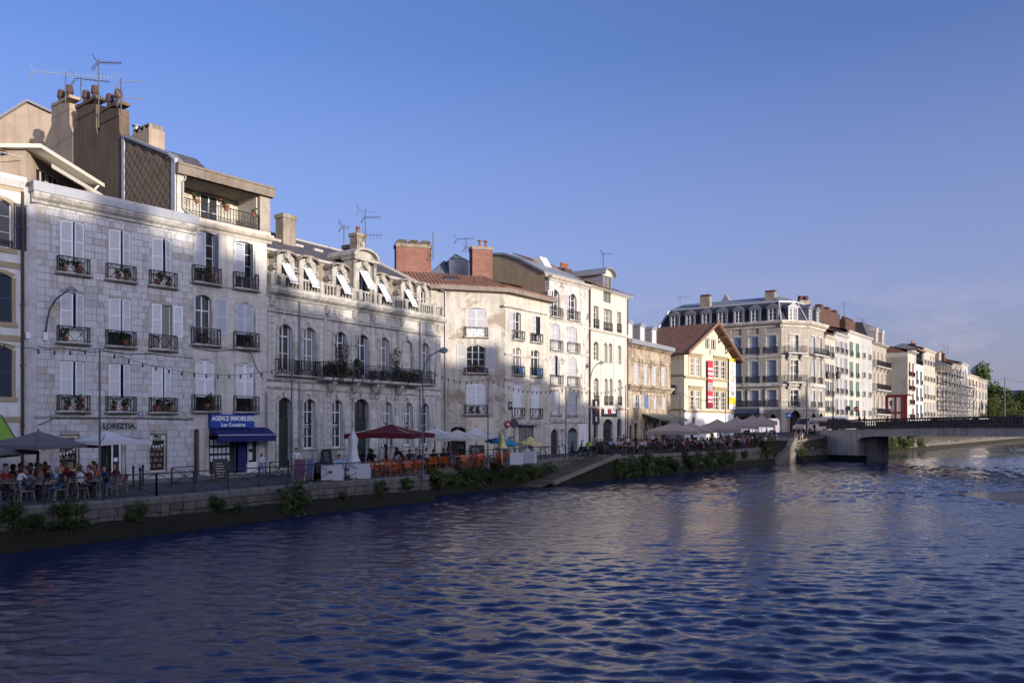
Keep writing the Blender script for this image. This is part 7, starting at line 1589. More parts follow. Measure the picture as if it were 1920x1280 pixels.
# --- road signs
def road_sign(label, px, Y, h, col, rad, mark, name='road_sign', rz=-.35):
    p = street(px, Y); t = thing(name, label, 'road sign', p, rz); obj('post', MB().tube((0, 0, 0), (0, 0, h + rad), .04, n=6), IRON2, t)
    m = MB(); m.prism([(rad * math.cos(k * math.pi / 10), h + rad * math.sin(k * math.pi / 10)) for k in range(20)], -.09, -.05); obj('disc', m, col, t)
    if mark == 'arrow': m = MB(); m.box(-rad * .4, -.105, h - rad * .11, rad * .65, -.091, h + rad * .11); m.prism([(-rad * .65, h), (-rad * .15, h + rad * .42), (-rad * .15, h + rad * .15), (-rad * .15, h - rad * .42)], -.105, -.091); obj('arrow', m, TEXTW, t)
    if mark == 'bar': obj('bar', MB().box(-rad * .65, -.105, h - rad * .16, rad * .65, -.091, h + rad * .16), TEXTW, t)
RSIGN = plain('sign_red', (.42, .012, .015), .4)
road_sign('round blue road sign with white arrow pointing left before the archway', 1478, 103, 2.9, plain('sign_blue', (.01, .09, .42), .4), .36, 'arrow')
road_sign('round red no entry sign on a post by the bridge', 1605, 120, 3.3, RSIGN, .38, 'bar'); road_sign('grey back of a round road sign left of the no entry sign', 1590, 119, 3.4, STEEL, .38, ''); road_sign('grey back of a round road sign on a dark post at the corner house', 964, 63.5, 2.9, STEEL, .36, '')
t = thing('no_entry_sign', 'small round no entry sign fixed to the corner house wall', 'road sign', f4r.world(f4r.u(950), -.1, zpix(795, 68.8)), b4.ang + f4r.rz); m = MB(); m.prism([(.28 * math.cos(k * math.pi / 8), .36 * math.sin(k * math.pi / 8)) for k in range(16)], -.05, 0); obj('disc', m, RSIGN, t); obj('bar', MB().box(-.18, -.065, -.06, .18, -.051, .06), TEXTW, t)
p = street(1300, 98); t = thing('notice_board', 'dark square notice panel on a post in front of the yellow gabled house', 'sign', p, .9); obj('post', MB().tube((0, 0, 0), (0, 0, 2.6), .04), IRON2, t); obj('panel', MB().box(-.35, -.06, 2.3, .35, 0, 3.1), plain('brown_panel', (.16, .12, .1), .7), t)
# --- parasols
def parasol(label, px, Y, zedge, zapex, half, mat, sides=4, rot=45, group='parasols on the terraces', val=.18, tilt=None, polem=STEEL, pole_px=0):
    p = Vector(street(px, Y)); t = thing('parasol', label, 'parasol', p, 0, group); ze, za = zedge - p.z, zapex - p.z; C = MB(); n = sides; ring_ = []
    for i in range(n):
        a = R(rot) + 2 * math.pi * i / n; ring_.append(Vector((math.cos(a) * half, math.sin(a) * half, ze)))
    K = 5 if n == 4 else 3; T = Vector((0, 0, za))
    for i in range(n):
        A, B = ring_[i], ring_[(i + 1) % n]
        for k in range(K):
            for j in range(3):
                def P(k, j): e = A.lerp(B, k / K); s = j / 3; e = Vector((e.x, e.y, e.z + .05 * math.sin(math.pi * k / K))); q = T.lerp(e, s); return q - Vector((0, 0, .10 * math.sin(math.pi * s)))
                C.quad(P(k, j), P(k + 1, j), P(k + 1, j + 1), P(k, j + 1)) if j else C.quad(T, P(k, 1), P(k + 1, 1))
            a_, b_ = P(k, 3), P(k + 1, 3); C.quad(a_, b_, b_ - Vector((0, 0, val)), a_ - Vector((0, 0, val)))
    head = obj('canopy', C, mat, t, rot=tilt); obj('pole', MB().tube((0, 0, 0), (0, 0, za + .1), .04, n=8), polem, t); Rb = MB()
    for q in ring_: Rb.bar(T - Vector((0, 0, .12)), q - Vector((0, 0, .04)), .03); Rb.bar((0, 0, ze - .35), T.lerp(q, .5) - Vector((0, 0, .1)), .022)
    obj('rib', Rb, polem, t, rot=tilt); obj('base', MB().box(-.35, -.35, 0, .35, .35, .08), IRON2, t); return t
GREYC = plain('grey_canvas', (.14, .135, .145), .9, 0, .08, 1.5); MAROON = plain('maroon_canvas', (.11, .008, .02), .9, 0, .15, 1.2); TAUPE = plain('taupe_canvas', (.34, .27, .245), .9, 0, .1, 1.2); LIME = plain('lime_canvas', (.20, .36, .05), .9); BLUEC = plain('turquoise_canvas', (.02, .26, .46), .9, 0, .3, 3); YELC = plain('pale_yellow_canvas', (.66, .58, .24), .9, 0, .1)
parasol('large grey parasol with glowing heater at the left terrace', 72, 35.5, 3.78, 4.40, 2.6, GREYC, 4, 30)
parasol('grey parasol cut by the left edge of the picture', -45, 33.5, 3.55, 4.15, 2.3, GREYC, 4, 40)
parasol('white parasol in front of the honey shop', 200, 37.2, 3.92, 4.42, 1.95, CLOTHW, 4, 20)
parasol('big maroon parasol over the orange chairs', 733, 50.8, 4.12, 4.72, 3.15, MAROON, 4, 33, val=.3, polem=CREAM)
parasol('white parasol left of the other two white ones, beside the maroon parasol', 815, 56.5, 4.0, 4.45, 2.3, CLOTHW, 4, 25)
parasol('cream parasol lowest in front of the corner house door', 858, 55.2, 3.75, 4.35, 2.3, plain('cream_canvas', (.60, .56, .50), .9), 4, 30)
parasol('white parasol rightmost of the white ones, above the blue one', 893, 58.0, 3.9, 4.5, 2.0, CLOTHW, 4, 40)
parasol('turquoise printed parasol right of the white parasols', 936, 59.0, 3.45, 3.92, 1.25, BLUEC, 8, 10, val=.22, tilt=(0, .12, 0))
parasol('small pale yellow parasol before the shop doorway', 992, 60.5, 3.28, 3.85, .95, YELC, 8, 10, val=.15, tilt=(0, .05, 0))
tp = [(1263, 80, 4.06, 5.0, 3.5), (1296, 85.5, 4.1, 4.95, 3.2), (1345, 88, 4.3, 5.35, 3.6), (1381, 93, 4.55, 5.6, 3.5), (1411, 95.5, 4.75, 5.85, 3.5), (1350, 93.5, 4.1, 4.6, 3.0), (1428, 100, 5.1, 5.9, 2.6)]
tw = ['leftmost, in front of the low stone house', 'second from the left, under the notice panel', 'large, before the right half of the gabled house', 'behind the large one, under the white poster', 'tallest, left of the arcade', 'small and low behind the large one', 'rightmost, before the small arch']
for (px, Y, a, c, h), w_ in zip(tp, tw): parasol('taupe parasol ' + w_, px, Y, a, c, h, TAUPE, 4, 28, 'taupe parasols over the crowded terrace', .35, polem=CREAM)
parasol('beige parasol tip showing above the bridge parapet', 1573, 135, 4.6, 5.9, 3.4, TAUPE, 4, 30)
def closed_parasol(label, px, Y, z0, z1, mat, r):
    p = street(px, Y); t = thing('closed_parasol', label, 'parasol', p); m = MB(); n = 12; vs = []
    for j, (rr, zz) in enumerate(((r * 1.15, z0), (r * .8, z0 + .3), (r * .55, (z0 + z1) / 2), (r * .75, z1 - .5), (.03, z1))):
        for i in range(n): a = 2 * math.pi * i / n; k = rr * (1 + .25 * math.cos(a * 4)); vs.append((k * math.cos(a), k * math.sin(a), zz - p[2]))
    m.add(vs, [(j * n + i, j * n + (i + 1) % n, (j + 1) * n + (i + 1) % n, (j + 1) * n + i) for j in range(4) for i in range(n)]); obj('canopy', m, mat, t, smooth=True); obj('pole', MB().tube((0, 0, 0), (0, 0, z1 - p[2] + .1), .035), CREAM, t)
closed_parasol('closed white parasol standing between the white armchairs', 662, 46.6, 2.45, 4.35, CLOTHW, .34); closed_parasol('closed yellow parasol standing by the turquoise one', 941, 57.2, 3.0, 4.1, YELC, .28)
p = street(70, 36.2); t = thing('patio_heater', 'lit patio heater glowing orange under the grey parasol', 'heater', p); obj('stand', MB().tube((0, 0, 0), (0, 0, 2.0), .05), STEEL, t); obj('reflector', MB().lathe([(.3, 2.25), (.28, 2.3), (.05, 2.4)], n=12), STEEL, t)
em, ns_, ls_, bs_ = nodes('heater_glow'); bs_.inputs['Base Color'].default_value = (.8, .3, .08, 1); bs_.inputs['Emission Color'].default_value = (1, .34, .08, 1); bs_.inputs['Emission Strength'].default_value = 2.5; obj('burner', MB().lathe([(.1, 1.95), (.13, 2.0), (.13, 2.18), (.08, 2.22)], n=10), em, t)
# green shop awning at the left edge
t = thing('green_awning', 'lime green awning with dark valance at the left edge', 'awning', at(-40, 36.5, 1.5)); O = at(-40, 36.5, 1.5)
q = [at(px, Y, z) - O for px, Y, z in ((-80, 38.5, 5.3), (2, 38.5, 5.15), (38, 36.8, 3.68), (-80, 34.5, 3.5))]; m = MB(); m.quad(*q); obj('canvas', m, LIME, t); m = MB(); m.quad(q[3], q[2], q[2] - Vector((0, 0, .45)), q[3] - Vector((0, 0, .45))); obj('valance', m, plain('dark_green_canvas', (.02, .06, .02), .9), t); obj('frame', MB().bar(q[3], q[2], .05).bar(q[1], q[2], .05), STEEL, t)

# --- chairs and tables
ORANGE = plain('orange_plastic', (.50, .10, .012), .45, 0, .08); BENT = plain('pale_metal', (.24, .21, .18), .5, .2); DARKW = plain('dark_wood', (.035, .022, .016), .6); REDP = plain('dark_red_plastic', (.14, .02, .02), .5)
def make_chair(name, mat, seatm, arms):
    t = thing(name, '', 'chair'); t['label'] = name
    obj('seat', MB().prism([(-.22, -.23), (.22, -.23), (.20, .2), (-.20, .2)], .43, .465, 'z'), seatm, t)
    bk = MB()
    for i in range(6): a0, a1 = -.21 + .07 * i, -.21 + .07 * i + .052; bk.add([(a0, .2 + .02 * math.cos(a0 * 7), .5), (a1, .2 + .02 * math.cos(a1 * 7), .5), (a1, .29, .84), (a0, .29, .84), (a0, .22, .5), (a1, .22, .5), (a1, .31, .84), (a0, .31, .84)], [(0, 1, 2, 3), (4, 7, 6, 5), (0, 3, 7, 4), (1, 5, 6, 2)])
    bk.bar((-.23, .2, .5), (.23, .2, .5), .03); bk.bar((-.22, .30, .85), (.22, .30, .85), .05); bk.bar((-.23, .19, .44), (-.22, .3, .87), .035); bk.bar((.23, .19, .44), (.22, .3, .87), .035); obj('backrest', bk, seatm if arms else mat, t)
    for x in (-1, 1):
        for y in (-.21, .2): obj('leg', MB().bar((x * .2, y, .44), (x * .24, y * 1.25, 0), .035), mat, t)
        if arms: m = MB(); m.bar((x * .24, .24, .66), (x * .25, -.2, .64), .045); m.bar((x * .25, -.2, .64), (x * .22, -.22, .44), .035); obj('armrest', m, mat, t)
    return t
def make_table(name, topm, legm, r=.36, square=False):
    t = thing(name, '', 'table'); t['label'] = name
    obj('tabletop', MB().box(-r, -r, .71, r, r, .745) if square else MB().lathe([(r, .71), (r, .745)], n=14), topm, t); obj('pedestal', MB().tube((0, 0, .03), (0, 0, .71), .035), legm, t); m = MB(); m.bar((-.27, 0, .03), (.27, 0, .03), .05); m.bar((0, -.27, .03), (0, .27, .03), .05); obj('foot', m, legm, t)
    m = MB(); m.lathe([(.03, .746), (.035, .86), (.03, .86)], (.12, .05, 0), 7); m.lathe([(.03, .746), (.03, .8), (.012, .86), (.012, .92)], (-.1, .1, 0), 7); obj('glassware', m, plain('glassware', (.35, .33, .28), .2, 0, .3), t); return t
LABELLED = []
PROT = {}
def put(kind, base_label, loc, rz, group):
    if kind not in PROT:
        PROT[kind] = {'orange': lambda: make_chair('orange_chair', ORANGE, ORANGE, True), 'cafe': lambda: make_chair('cafe_chair', BENT, BENT, False), 'dark': lambda: make_chair('terrace_chair', DARKW, DARKW, False), 'red': lambda: make_chair('red_chair', REDP, REDP, True),
                      'table': lambda: make_table('cafe_table', plain('table_top', (.30, .28, .27), .4), IRON2), 'wtable': lambda: make_table('white_table', WHITE, STEEL, .38, True), 'dtable': lambda: make_table('terrace_table', DARKW, IRON2, .38, True)}[kind]()
        o = PROT[kind]; o.location = loc; o.rotation_euler = (0, 0, rz); o['group'] = group
    else: o = dup(PROT[kind], loc, rz, base_label, group)
    LABELLED.append((o, base_label, Vector(loc))); return o
# --- people
SKIN = [plain('skin_a', (.42, .24, .16), .55, 0, .08), plain('skin_b', (.30, .16, .10), .55, 0, .08)]
HAIRC = {'dark': plain('dark_hair', (.012, .009, .008), .5), 'brown': plain('brown_hair', (.06, .03, .016), .5), 'blond': plain('blond_hair', (.28, .18, .08), .5), 'grey': plain('grey_hair', (.25, .24, .24), .6)}
CL = {'white': (.62, .62, .64), 'black': (.012, .012, .014), 'red': (.25, .02, .025), 'grey': (.13, .13, .14), 'blue': (.06, .13, .32), 'pale blue': (.30, .40, .58), 'orange': (.42, .10, .02), 'navy': (.015, .02, .05), 'beige': (.40, .32, .23), 'green': (.06, .14, .06), 'pink': (.45, .2, .22), 'denim': (.05, .075, .14), 'maroon': (.10, .015, .025), 'khaki': (.14, .12, .075)}
CLM = {k: plain(k.replace(' ', '_') + '_cloth', v, .85, 0, .15, 9) for k, v in CL.items()}; SHOE = plain('shoe', (.05, .045, .045), .6); SHOEW = plain('white_shoe', (.55, .55, .55), .6)
def body_mesh(J, arms_bare=True, legs_bare=False):
    """one continuous skinned figure; J: joint positions. material slots skin, top, bottom, shoe"""
    names = ['pel', 'bel', 'che', 'nek', 'jaw', 'skl', 'crn']; V = []; E = []; Rd = []; idx = {}
    def ad(n, p, r): idx[n] = len(V); V.append(Vector(p)); Rd.append(r)
    rr = dict(pel=(.155, .115), bel=(.135, .105), che=(.165, .115), nek=(.06, .06), jaw=(.075, .08), skl=(.085, .10), crn=(.06, .07))
    for n in names: ad(n, J[n], rr[n])
    for a, c in zip(names, names[1:]): E.append((idx[a], idx[c]))
    for s in 'LR':
        for n, r in (('sho', .07), ('elb', .046), ('wri', .032), ('pal', .04)): ad(n + s, J[n + s], (r, r))
        for n, r in (('hip', .095), ('kne', .06), ('ank', .043), ('toe', .04)): ad(n + s, J[n + s], (r, r))
        E += [(idx['che'], idx['sho' + s]), (idx['sho' + s], idx['elb' + s]), (idx['elb' + s], idx['wri' + s]), (idx['wri' + s], idx['pal' + s]), (idx['pel'], idx['hip' + s]), (idx['hip' + s], idx['kne' + s]), (idx['kne' + s], idx['ank' + s]), (idx['ank' + s], idx['toe' + s])]
    me = bpy.data.meshes.new('skel'); me.from_pydata(V, E, []); o = bpy.data.objects.new('skel', me); COL.objects.link(o)
    md = o.modifiers.new('skin', 'SKIN'); o.modifiers.new('sub', 'SUBSURF').levels = 1
    sv = me.skin_vertices[0].data
    for i, r in enumerate(Rd): sv[i].radius = r
    sv[0].use_root = True
    dg_ = bpy.context.evaluated_depsgraph_get(); ev = o.evaluated_get(dg_); out = bpy.data.meshes.new_from_object(ev); bpy.data.objects.remove(o); bpy.data.meshes.remove(me)
    mb = MB(); mb.v = [tuple(v.co) for v in out.vertices]; mb.f = [tuple(p.vertices) for p in out.polygons]; bpy.data.meshes.remove(out)
    segs = [('pel', 'bel', 2), ('bel', 'che', 1), ('che', 'nek', 1), ('nek', 'jaw', 0), ('jaw', 'crn', 0)]
    for s in 'LR': segs += [('che', 'sho' + s, 1), ('sho' + s, 'elb' + s, 1), ('elb' + s, 'wri' + s, 0 if arms_bare else 1), ('wri' + s, 'pal' + s, 0), ('pel', 'hip' + s, 2), ('hip' + s, 'kne' + s, 2), ('kne' + s, 'ank' + s, 0 if legs_bare else 2), ('ank' + s, 'toe' + s, 3)]
    def dseg(p, a, c): ab = c - a; t = max(0, min(1, (p - a).dot(ab) / max(1e-9, ab.length_squared))); return (p - a - ab * t).length
    SG = [(Vector(J[a]), Vector(J[c]), m) for a, c, m in segs]; mb.m = []
    for f in mb.f:
        c = sum((Vector(mb.v[i]) for i in f), Vector()) / len(f); mb.m.append(min(SG, key=lambda s: dseg(c, s[0], s[1]) / (1.35 if s[2] in (1, 2) and s[1] != Vector(J['nek']) else 1))[2])
    # fingers, thumb, nose and ears
    mb.cur = 0
    for s, k in (('L', 1), ('R', -1)):
        w_, pl__ = Vector(J['wri' + s]), Vector(J['pal' + s]); d = (pl__ - w_).normalized(); side = d.cross(Vector((0, 0, 1))); side = side.normalized() if side.length > .1 else Vector((1, 0, 0)); dn_ = d.cross(side).normalized(); dn_ = dn_ if dn_.z < 0 else -dn_
        for i, l in enumerate((.065, .075, .07, .055)): b_ = pl__ + side * (-.03 + .02 * i); m_ = b_ + d * (.03 + l * .5); mb.tube(b_, m_, .010, .009, 4); mb.tube(m_, m_ + d * l * .35 + dn_ * l * .35, .009, .006, 4)
        b_ = w_.lerp(pl__, .5) + side * (-.035 * k); mb.tube(b_, b_ + d * .05 + side * (-.03 * k), .011, .008, 4)
    fw = Vector(J['fwd']); hd = Vector(J['skl']).lerp(Vector(J['jaw']), .5); rt = fw.cross(Vector((0, 0, 1))).normalized()
    mb.tube(hd + fw * .07, hd + fw * .125 - Vector((0, 0, .015)), .018, .012, 5)
    for k in (-1, 1): mb.lathe([(.008, -.03), (.02, -.01), (.018, .025), (.006, .035)], hd + rt * (.092 * k), 6)
    mb.cur = 3
    for k in (-1, 1): e = hd + fw * .092 + rt * (.034 * k) + Vector((0, 0, .03)); mb.tube(e, e + fw * .008, .012, .010, 5)
    mb.tube(hd + fw * .092 - rt * .025 - Vector((0, 0, .055)), hd + fw * .092 + rt * .025 - Vector((0, 0, .055)), .006, n=4)
    return mb.mesh('body', True)
def pose(kind):
    J = {}; S_ = kind.startswith('seat'); fw = Vector((0, -1, 0))
    if S_:
        lean = {'seat': .0, 'seat_lean': -.16, 'seat_back': .12}[kind]; J.update(pel=(0, .02, .52), bel=(0, .03 + lean * .4, .70), che=(0, .02 + lean * .9, .94), nek=(0, lean * 1.1, 1.11), jaw=(0, lean * 1.2 - .03, 1.19), skl=(0, lean * 1.2, 1.27), crn=(0, lean * 1.2 + .01, 1.33))
        for s, k in (('L', 1), ('R', -1)):
            J.update({'hip' + s: (k * .1, -.05, .50), 'kne' + s: (k * .12, -.46, .50), 'ank' + s: (k * .12, -.42 - .04 * k, .08), 'toe' + s: (k * .13, -.58, .05), 'sho' + s: (k * .19, lean, 1.03)})
            if kind == 'seat_lean' or (kind == 'seat' and k > 0): J.update({'elb' + s: (k * .24, lean - .15, .80), 'wri' + s: (k * .14, lean - .36, .80), 'pal' + s: (k * .11, lean - .43, .80)})
            else: J.update({'elb' + s: (k * .25, lean + .05, .76), 'wri' + s: (k * .18, -.2, .62), 'pal' + s: (k * .16, -.27, .60)})
    else:
        st_ = {'stand': .0, 'walk': .22, 'bend': .0}[kind]; bd_ = -.42 if kind == 'bend' else 0; zz = -.12 if kind == 'bend' else 0
        J.update(pel=(0, 0, .93), bel=(0, bd_ * .25, 1.12), che=(0, bd_ * .7, 1.34 + zz * .6), nek=(0, bd_ * 1.0, 1.50 + zz), jaw=(0, bd_ * 1.15 - .02, 1.585 + zz * 1.2), skl=(0, bd_ * 1.15, 1.665 + zz * 1.3), crn=(0, bd_ * 1.15 + .01, 1.725 + zz * 1.3))
        for s, k in (('L', 1), ('R', -1)):
            J.update({'hip' + s: (k * .1, 0, .88), 'kne' + s: (k * .11, -.03 - st_ * k * .6, .48), 'ank' + s: (k * .11, .02 - st_ * k * 1.1, .09), 'toe' + s: (k * .13, -.13 - st_ * k * 1.1, .05), 'sho' + s: (k * .2, bd_ * .85, 1.43 + zz * .8)})
            if kind == 'bend': J.update({'elb' + s: (k * .24, bd_ - .12, 1.12), 'wri' + s: (k * .16, bd_ - .28, .92), 'pal' + s: (k * .14, bd_ - .33, .86)})
            else: J.update({'elb' + s: (k * .26, .04 + st_ * k * .6, 1.14), 'wri' + s: (k * .25, -.06 + st_ * k * .8 - .08 * (k > 0), .92), 'pal' + s: (k * .25, -.10 + st_ * k * .8 - .1 * (k > 0), .84)})
    J['fwd'] = fw; return J
BODIES = {}
for k in ('seat', 'seat_lean', 'seat_back', 'stand', 'walk', 'bend'): J = pose(k); BODIES[k] = (body_mesh(J, True, k in ('walk', 'seat_back')), Vector(J['skl']))
def hair_mesh(long):
    m = MB(); n = 12; vs = []
    prof = [(.02, .125), (.075, .105), (.105, .055), (.112, .0), (.108, -.05), (.09, -.09)] + ([(.085, -.16), (.07, -.24)] if long else [])
    for r, z in prof:
        for i in range(n): a = 2 * math.pi * i / n; y = math.sin(a); cut = (z < .03 and y < -.25); rr = r * (.62 if cut else 1) ; vs.append((rr * math.cos(a) * .92, rr * y * 1.05 + .018, z))
    K = len(prof); m.add(vs, [(j * n + i, j * n + (i + 1) % n, (j + 1) * n + (i + 1) % n, (j + 1) * n + i) for j in range(K - 1) for i in range(n)]); m.add([vs[i] for i in range(n)], [tuple(range(n))]); return m.mesh('hair', True)
HM = {0: hair_mesh(False), 1: hair_mesh(True)}
def person(kind, loc, rz, top, bot, hair, long=0, where='', group=None, skin=0, scale=1.0, what=None, shoes=None):
    me, hd = BODIES[kind]; t = thing('person', '', 'person', loc, rz, group); o = bpy.data.objects.new('body', me)
    if not me.materials:
        for q in range(4): me.materials.append(SKIN[0])
    link(o, t, scale=scale)
    for i, mt in enumerate((SKIN[skin], CLM[top], CLM[bot], shoes or SHOE)): o.material_slots[i].link = 'OBJECT'; o.material_slots[i].material = mt
    h = obj('hair', HM[long], None, t, hd * scale, scale=scale)
    if not HM[long].materials: HM[long].materials.append(HAIRC['dark'])
    h.material_slots[0].link = 'OBJECT'; h.material_slots[0].material = HAIRC[hair]
    w2 = 'at the far end' if where == 'at the far end of the terrace' else where; act = what or {'seat': 'seated', 'seat_lean': 'leaning', 'seat_back': 'reclining', 'stand': 'standing', 'walk': 'walking', 'bend': 'bending'}[kind]
    LABELLED.append((t, '%s person in %s top with %s%s hair %s' % (act, top, 'long ' if long else '', hair, w2), Vector(loc))); return t
random.seed(21)
gL = 'people at the left terrace'; wL = 'at the left terrace'
# left terrace tables with chairs and guests
tabs = [(18, 33.2), (62, 33.8), (118, 34.6), (160, 35.6), (198, 36.0), (30, 36.2), (95, 37.5), (150, 37.8), (4, 35.0), (46, 35.6), (82, 32.7), (138, 33.7), (178, 34.2), (112, 36.2)]
gu = [('red', 'dark'), ('grey', 'brown'), ('red', 'grey'), ('beige', 'blond'), ('white', 'dark'), ('pink', 'blond'), ('black', 'dark'), ('orange', 'brown'), ('black', 'blond'), ('grey', 'dark'), ('maroon', 'brown'), ('pale blue', 'grey'), ('navy', 'dark'), ('white', 'brown'), ('black', 'brown'), ('red', 'brown')]
gi_ = 0
for i, (px, Y) in enumerate(tabs):
    p = Vector(street(px, Y)); rz0 = RIV + random.uniform(-.2, .2); put('table', 'grey round cafe table at the left terrace', p, rz0, 'cafe tables at the left terrace')
    for k, a in enumerate((0, math.pi) if i % 3 else (0, math.pi, math.pi * .5)):
        a2 = rz0 + a; q = p + Vector((math.cos(a2), math.sin(a2), 0)) * .62; q.z = street_z(q.y); face = a2 + math.pi / 2 + math.pi      # local -y points to the table
        put('cafe', 'pale metal cafe chair at the left terrace', q, face + math.pi + 0 if False else a2 - math.pi / 2 + 0, 'metal chairs at the left terrace')
        if gi_ < 30 and not (i == 4 and k == 2):
            tp_, hr = gu[gi_ % 16]; person(['seat', 'seat_lean', 'seat'][gi_ % 3], q, a2 - math.pi / 2, tp_, ['denim', 'black', 'khaki', 'navy'][gi_ % 4], hr, 1 if gi_ % 3 == 1 else 0, wL, gL, gi_ % 2); gi_ += 1
# middle of the quay
person('stand', street(490, 47.6), .4, 'white', 'blue', 'dark', 0, 'on a kick scooter before the agency', None, 1, .78, 'small')
t = thing('kick_scooter', 'small dark kick scooter ridden by the child at the agency', 'scooter', street(490, 47.5), .9); obj('deck', MB().box(-.3, -.06, .1, .3, .06, .13), IRON, t); obj('stem', MB().bar((.32, 0, .1), (.25, 0, .85), .035).bar((.25, -.18, .85), (.25, .18, .85), .03), IRON, t)
for x in (-.33, .36): m = MB(); m.ring((x, 0, .08), .07, .025, k=10, n=4); obj('wheel', m, IRON, t)
person('stand', street(556, 47.0), .6, 'white', 'black', 'brown', 0, 'behind the deckchairs')
def a_frame(label, px, Y, w_, h, rz, frame):
    t = thing('chalkboard', label, 'chalkboard', street(px, Y), rz); m = MB(); m.quad((-w_/2, -.28, 0), (w_/2, -.28, 0), (w_/2, 0, h), (-w_/2, 0, h)); obj('board', m, plain('slate_board', (.035, .033, .035), .7, 0, .5, 8), t); m = MB()
    for x in (-w_/2, w_/2): m.bar((x, -.29, 0), (x, 0, h), .05); m.bar((x, .29, 0), (x, 0, h), .05)
    m.bar((-w_/2, -.24, .12), (w_/2, -.24, .12), .05); m.bar((-w_/2, 0, h), (w_/2, 0, h), .05); obj('frame', m, frame, t)
    m = MB()
    for i in range(6): z = h * (.8 - i * .11); y = -.29 * (1 - z / h) - .012; m.box(-w_ * .36, y, z, w_ * (.1 + .04 * (i * 3 % 5)), y + .003, z + h * .03)
    obj('chalk_lines', m, plain('chalk', (.45, .45, .44), .8), t)
a_frame('brown framed folding chalkboard in front of the agency window', 413, 43.6, .8, 1.25, .7, BROWND)
a_frame('tall dark chalkboard against the ornate house left of the closed parasol', 612, 53.8, .62, 1.3, .75, IRON); a_frame('wide dark menu board by the corner house door', 894, 62.5, 1.15, 1.2, .3, IRON)
def deckchair(label, px, Y, c1):
    t = thing('deckchair', label, 'deckchair', street(px, Y), .15); m = MB(); m.quad((-.3, -.55, .25), (.3, -.55, .25), (.3, .35, 1.2), (-.3, .35, 1.2)); obj('sling', m, c1, t); m = MB()
    for x in (-.33, .33): m.bar((x, -.7, .05), (x, .4, 1.25), .05); m.bar((x, .45, .03), (x, -.2, .75), .045)
    m.bar((-.33, .4, 1.25), (.33, .4, 1.25), .05); m.bar((-.33, -.6, .15), (.33, -.6, .15), .05); obj('frame', m, plain('pale_wood', (.35, .27, .2), .6), t)
deckchair('purple and pink slung deckchair beside the blue one', 562, 43.4, plain('purple_sling', (.13, .05, .10), .8, 0, .4, 2)); deckchair('blue slung deckchair right of the purple one', 577, 44.6, plain('blue_sling', (.09, .10, .20), .8, 0, .3, 2))
t = thing('round_lounger', 'dark round lounge seat right of the deckchairs', 'lounger', street(598, 45.6), .3); m = MB(); m.lathe([(.2, .05), (.55, .15), (.62, .4), (.5, .35), (.2, .3)], n=14); obj('seat', m, IRON, t); m = MB(); m.add([(.6 * math.cos(a), .6 * math.sin(a) * .9, z) for z in (.35, .95) for a in [math.pi * i / 8 for i in range(9)]], [(i, i + 1, i + 10, i + 9) for i in range(8)]); obj('backrest', m, IRON, t)
def armchair(label, px, Y, rz, w_=.95):
    t = thing('white_armchair', label, 'armchair', street(px, Y), rz, 'white lounge armchairs'); obj('seat', MB().box(-w_/2 + .14, -.42, .08, w_/2 - .14, .3, .42), CLOTHW, t); obj('backrest', MB().prism([(.26, .06), (.42, .06), (.52, .92), (.38, .92)], -w_/2, w_/2, 'x'), CLOTHW, t)
    for k in (-1, 1): a, c = sorted((k * w_/2, k * (w_/2 - .14))); obj('armrest', MB().prism([(-.45, .06), (.3, .06), (.38, .75), (-.45, .62)], a, c, 'x'), CLOTHW, t)
armchair('white armchair left of the closed white parasol', 624, 44.2, math.pi + .1, 1.15); armchair('white armchair right of the closed white parasol', 676, 45.6, math.pi + .1, 1.1); armchair('white armchair behind the low white table', 645, 48.0, .5); armchair('white armchair near the turquoise parasol, left of the seated man', 966, 56.6, math.pi + .2, .95); armchair('white armchair occupied by a man in white', 993, 58.6, math.pi - .2, .9)
t = thing('low_white_table', 'low white slatted table between the white armchairs', 'table', street(649, 45.2), .5); 
for i in range(5): obj('slat', MB().box(-.4 + i * .165, -.3, .4, -.4 + i * .165 + .14, .3, .43), WHITE, t)
for x in (-.36, .36):
    for y in (-.26, .26): obj('leg', MB().bar((x, y, 0), (x, y, .4), .05), WHITE, t)
person('seat_back', street(640, 46.6), 1.0, 'pale blue', 'denim', 'dark', 0, 'lounging by the low white table')
# orange terrace
og = 'orange chairs on the middle terrace'
for i, (px, Y, a) in enumerate(((700, 48.0, .4), (713, 48.6, 2.6), (733, 48.0, .8), (741, 48.9, 2.2), (752, 49.6, 3.0), (768, 49.0, .5), (777, 49.9, 2.7), (787, 50.2, 3.3), (722, 51.0, .2), (762, 52.3, .6), (795, 53.2, 1.0))): put('orange', 'orange plastic chair under the maroon parasol', street(px, Y), a, og)
for i, (px, Y, a) in enumerate(((812, 52.6, 3.2), (832, 53.4, 3.0), (840, 55.0, .4), (865, 55.6, 2.4), (872, 54.6, .5), (893, 55.6, 2.9), (902, 56.4, .3), (922, 58.2, 1.8), (938, 57.6, 2.8), (949, 58.0, 3.2), (820, 55.5, .4))): put('orange', 'orange plastic chair by the white parasols', street(px, Y), a, og)
for px, Y in ((706, 48.6), (728, 48.9), (760, 49.6), (781, 50.6)): put('wtable', 'white square table under the maroon parasol', street(px, Y), RIV, 'white tables on the middle terrace')
for px, Y in ((826, 54.4), (856, 55.4), (884, 56.2), (912, 57.6), (931, 58.6)): put('wtable', 'white square table by the white parasols', street(px, Y), RIV, 'white tables on the middle terrace')
gm = 'people on the middle terrace'; wm = 'under the maroon parasol'; ww = 'by the white parasols'
person('stand', street(724, 51.6), 1.9, 'grey', 'black', 'dark', 0, wm, gm, 1); person('bend', street(757, 51.0), -1.2, 'black', 'maroon', 'brown', 1, wm, gm)
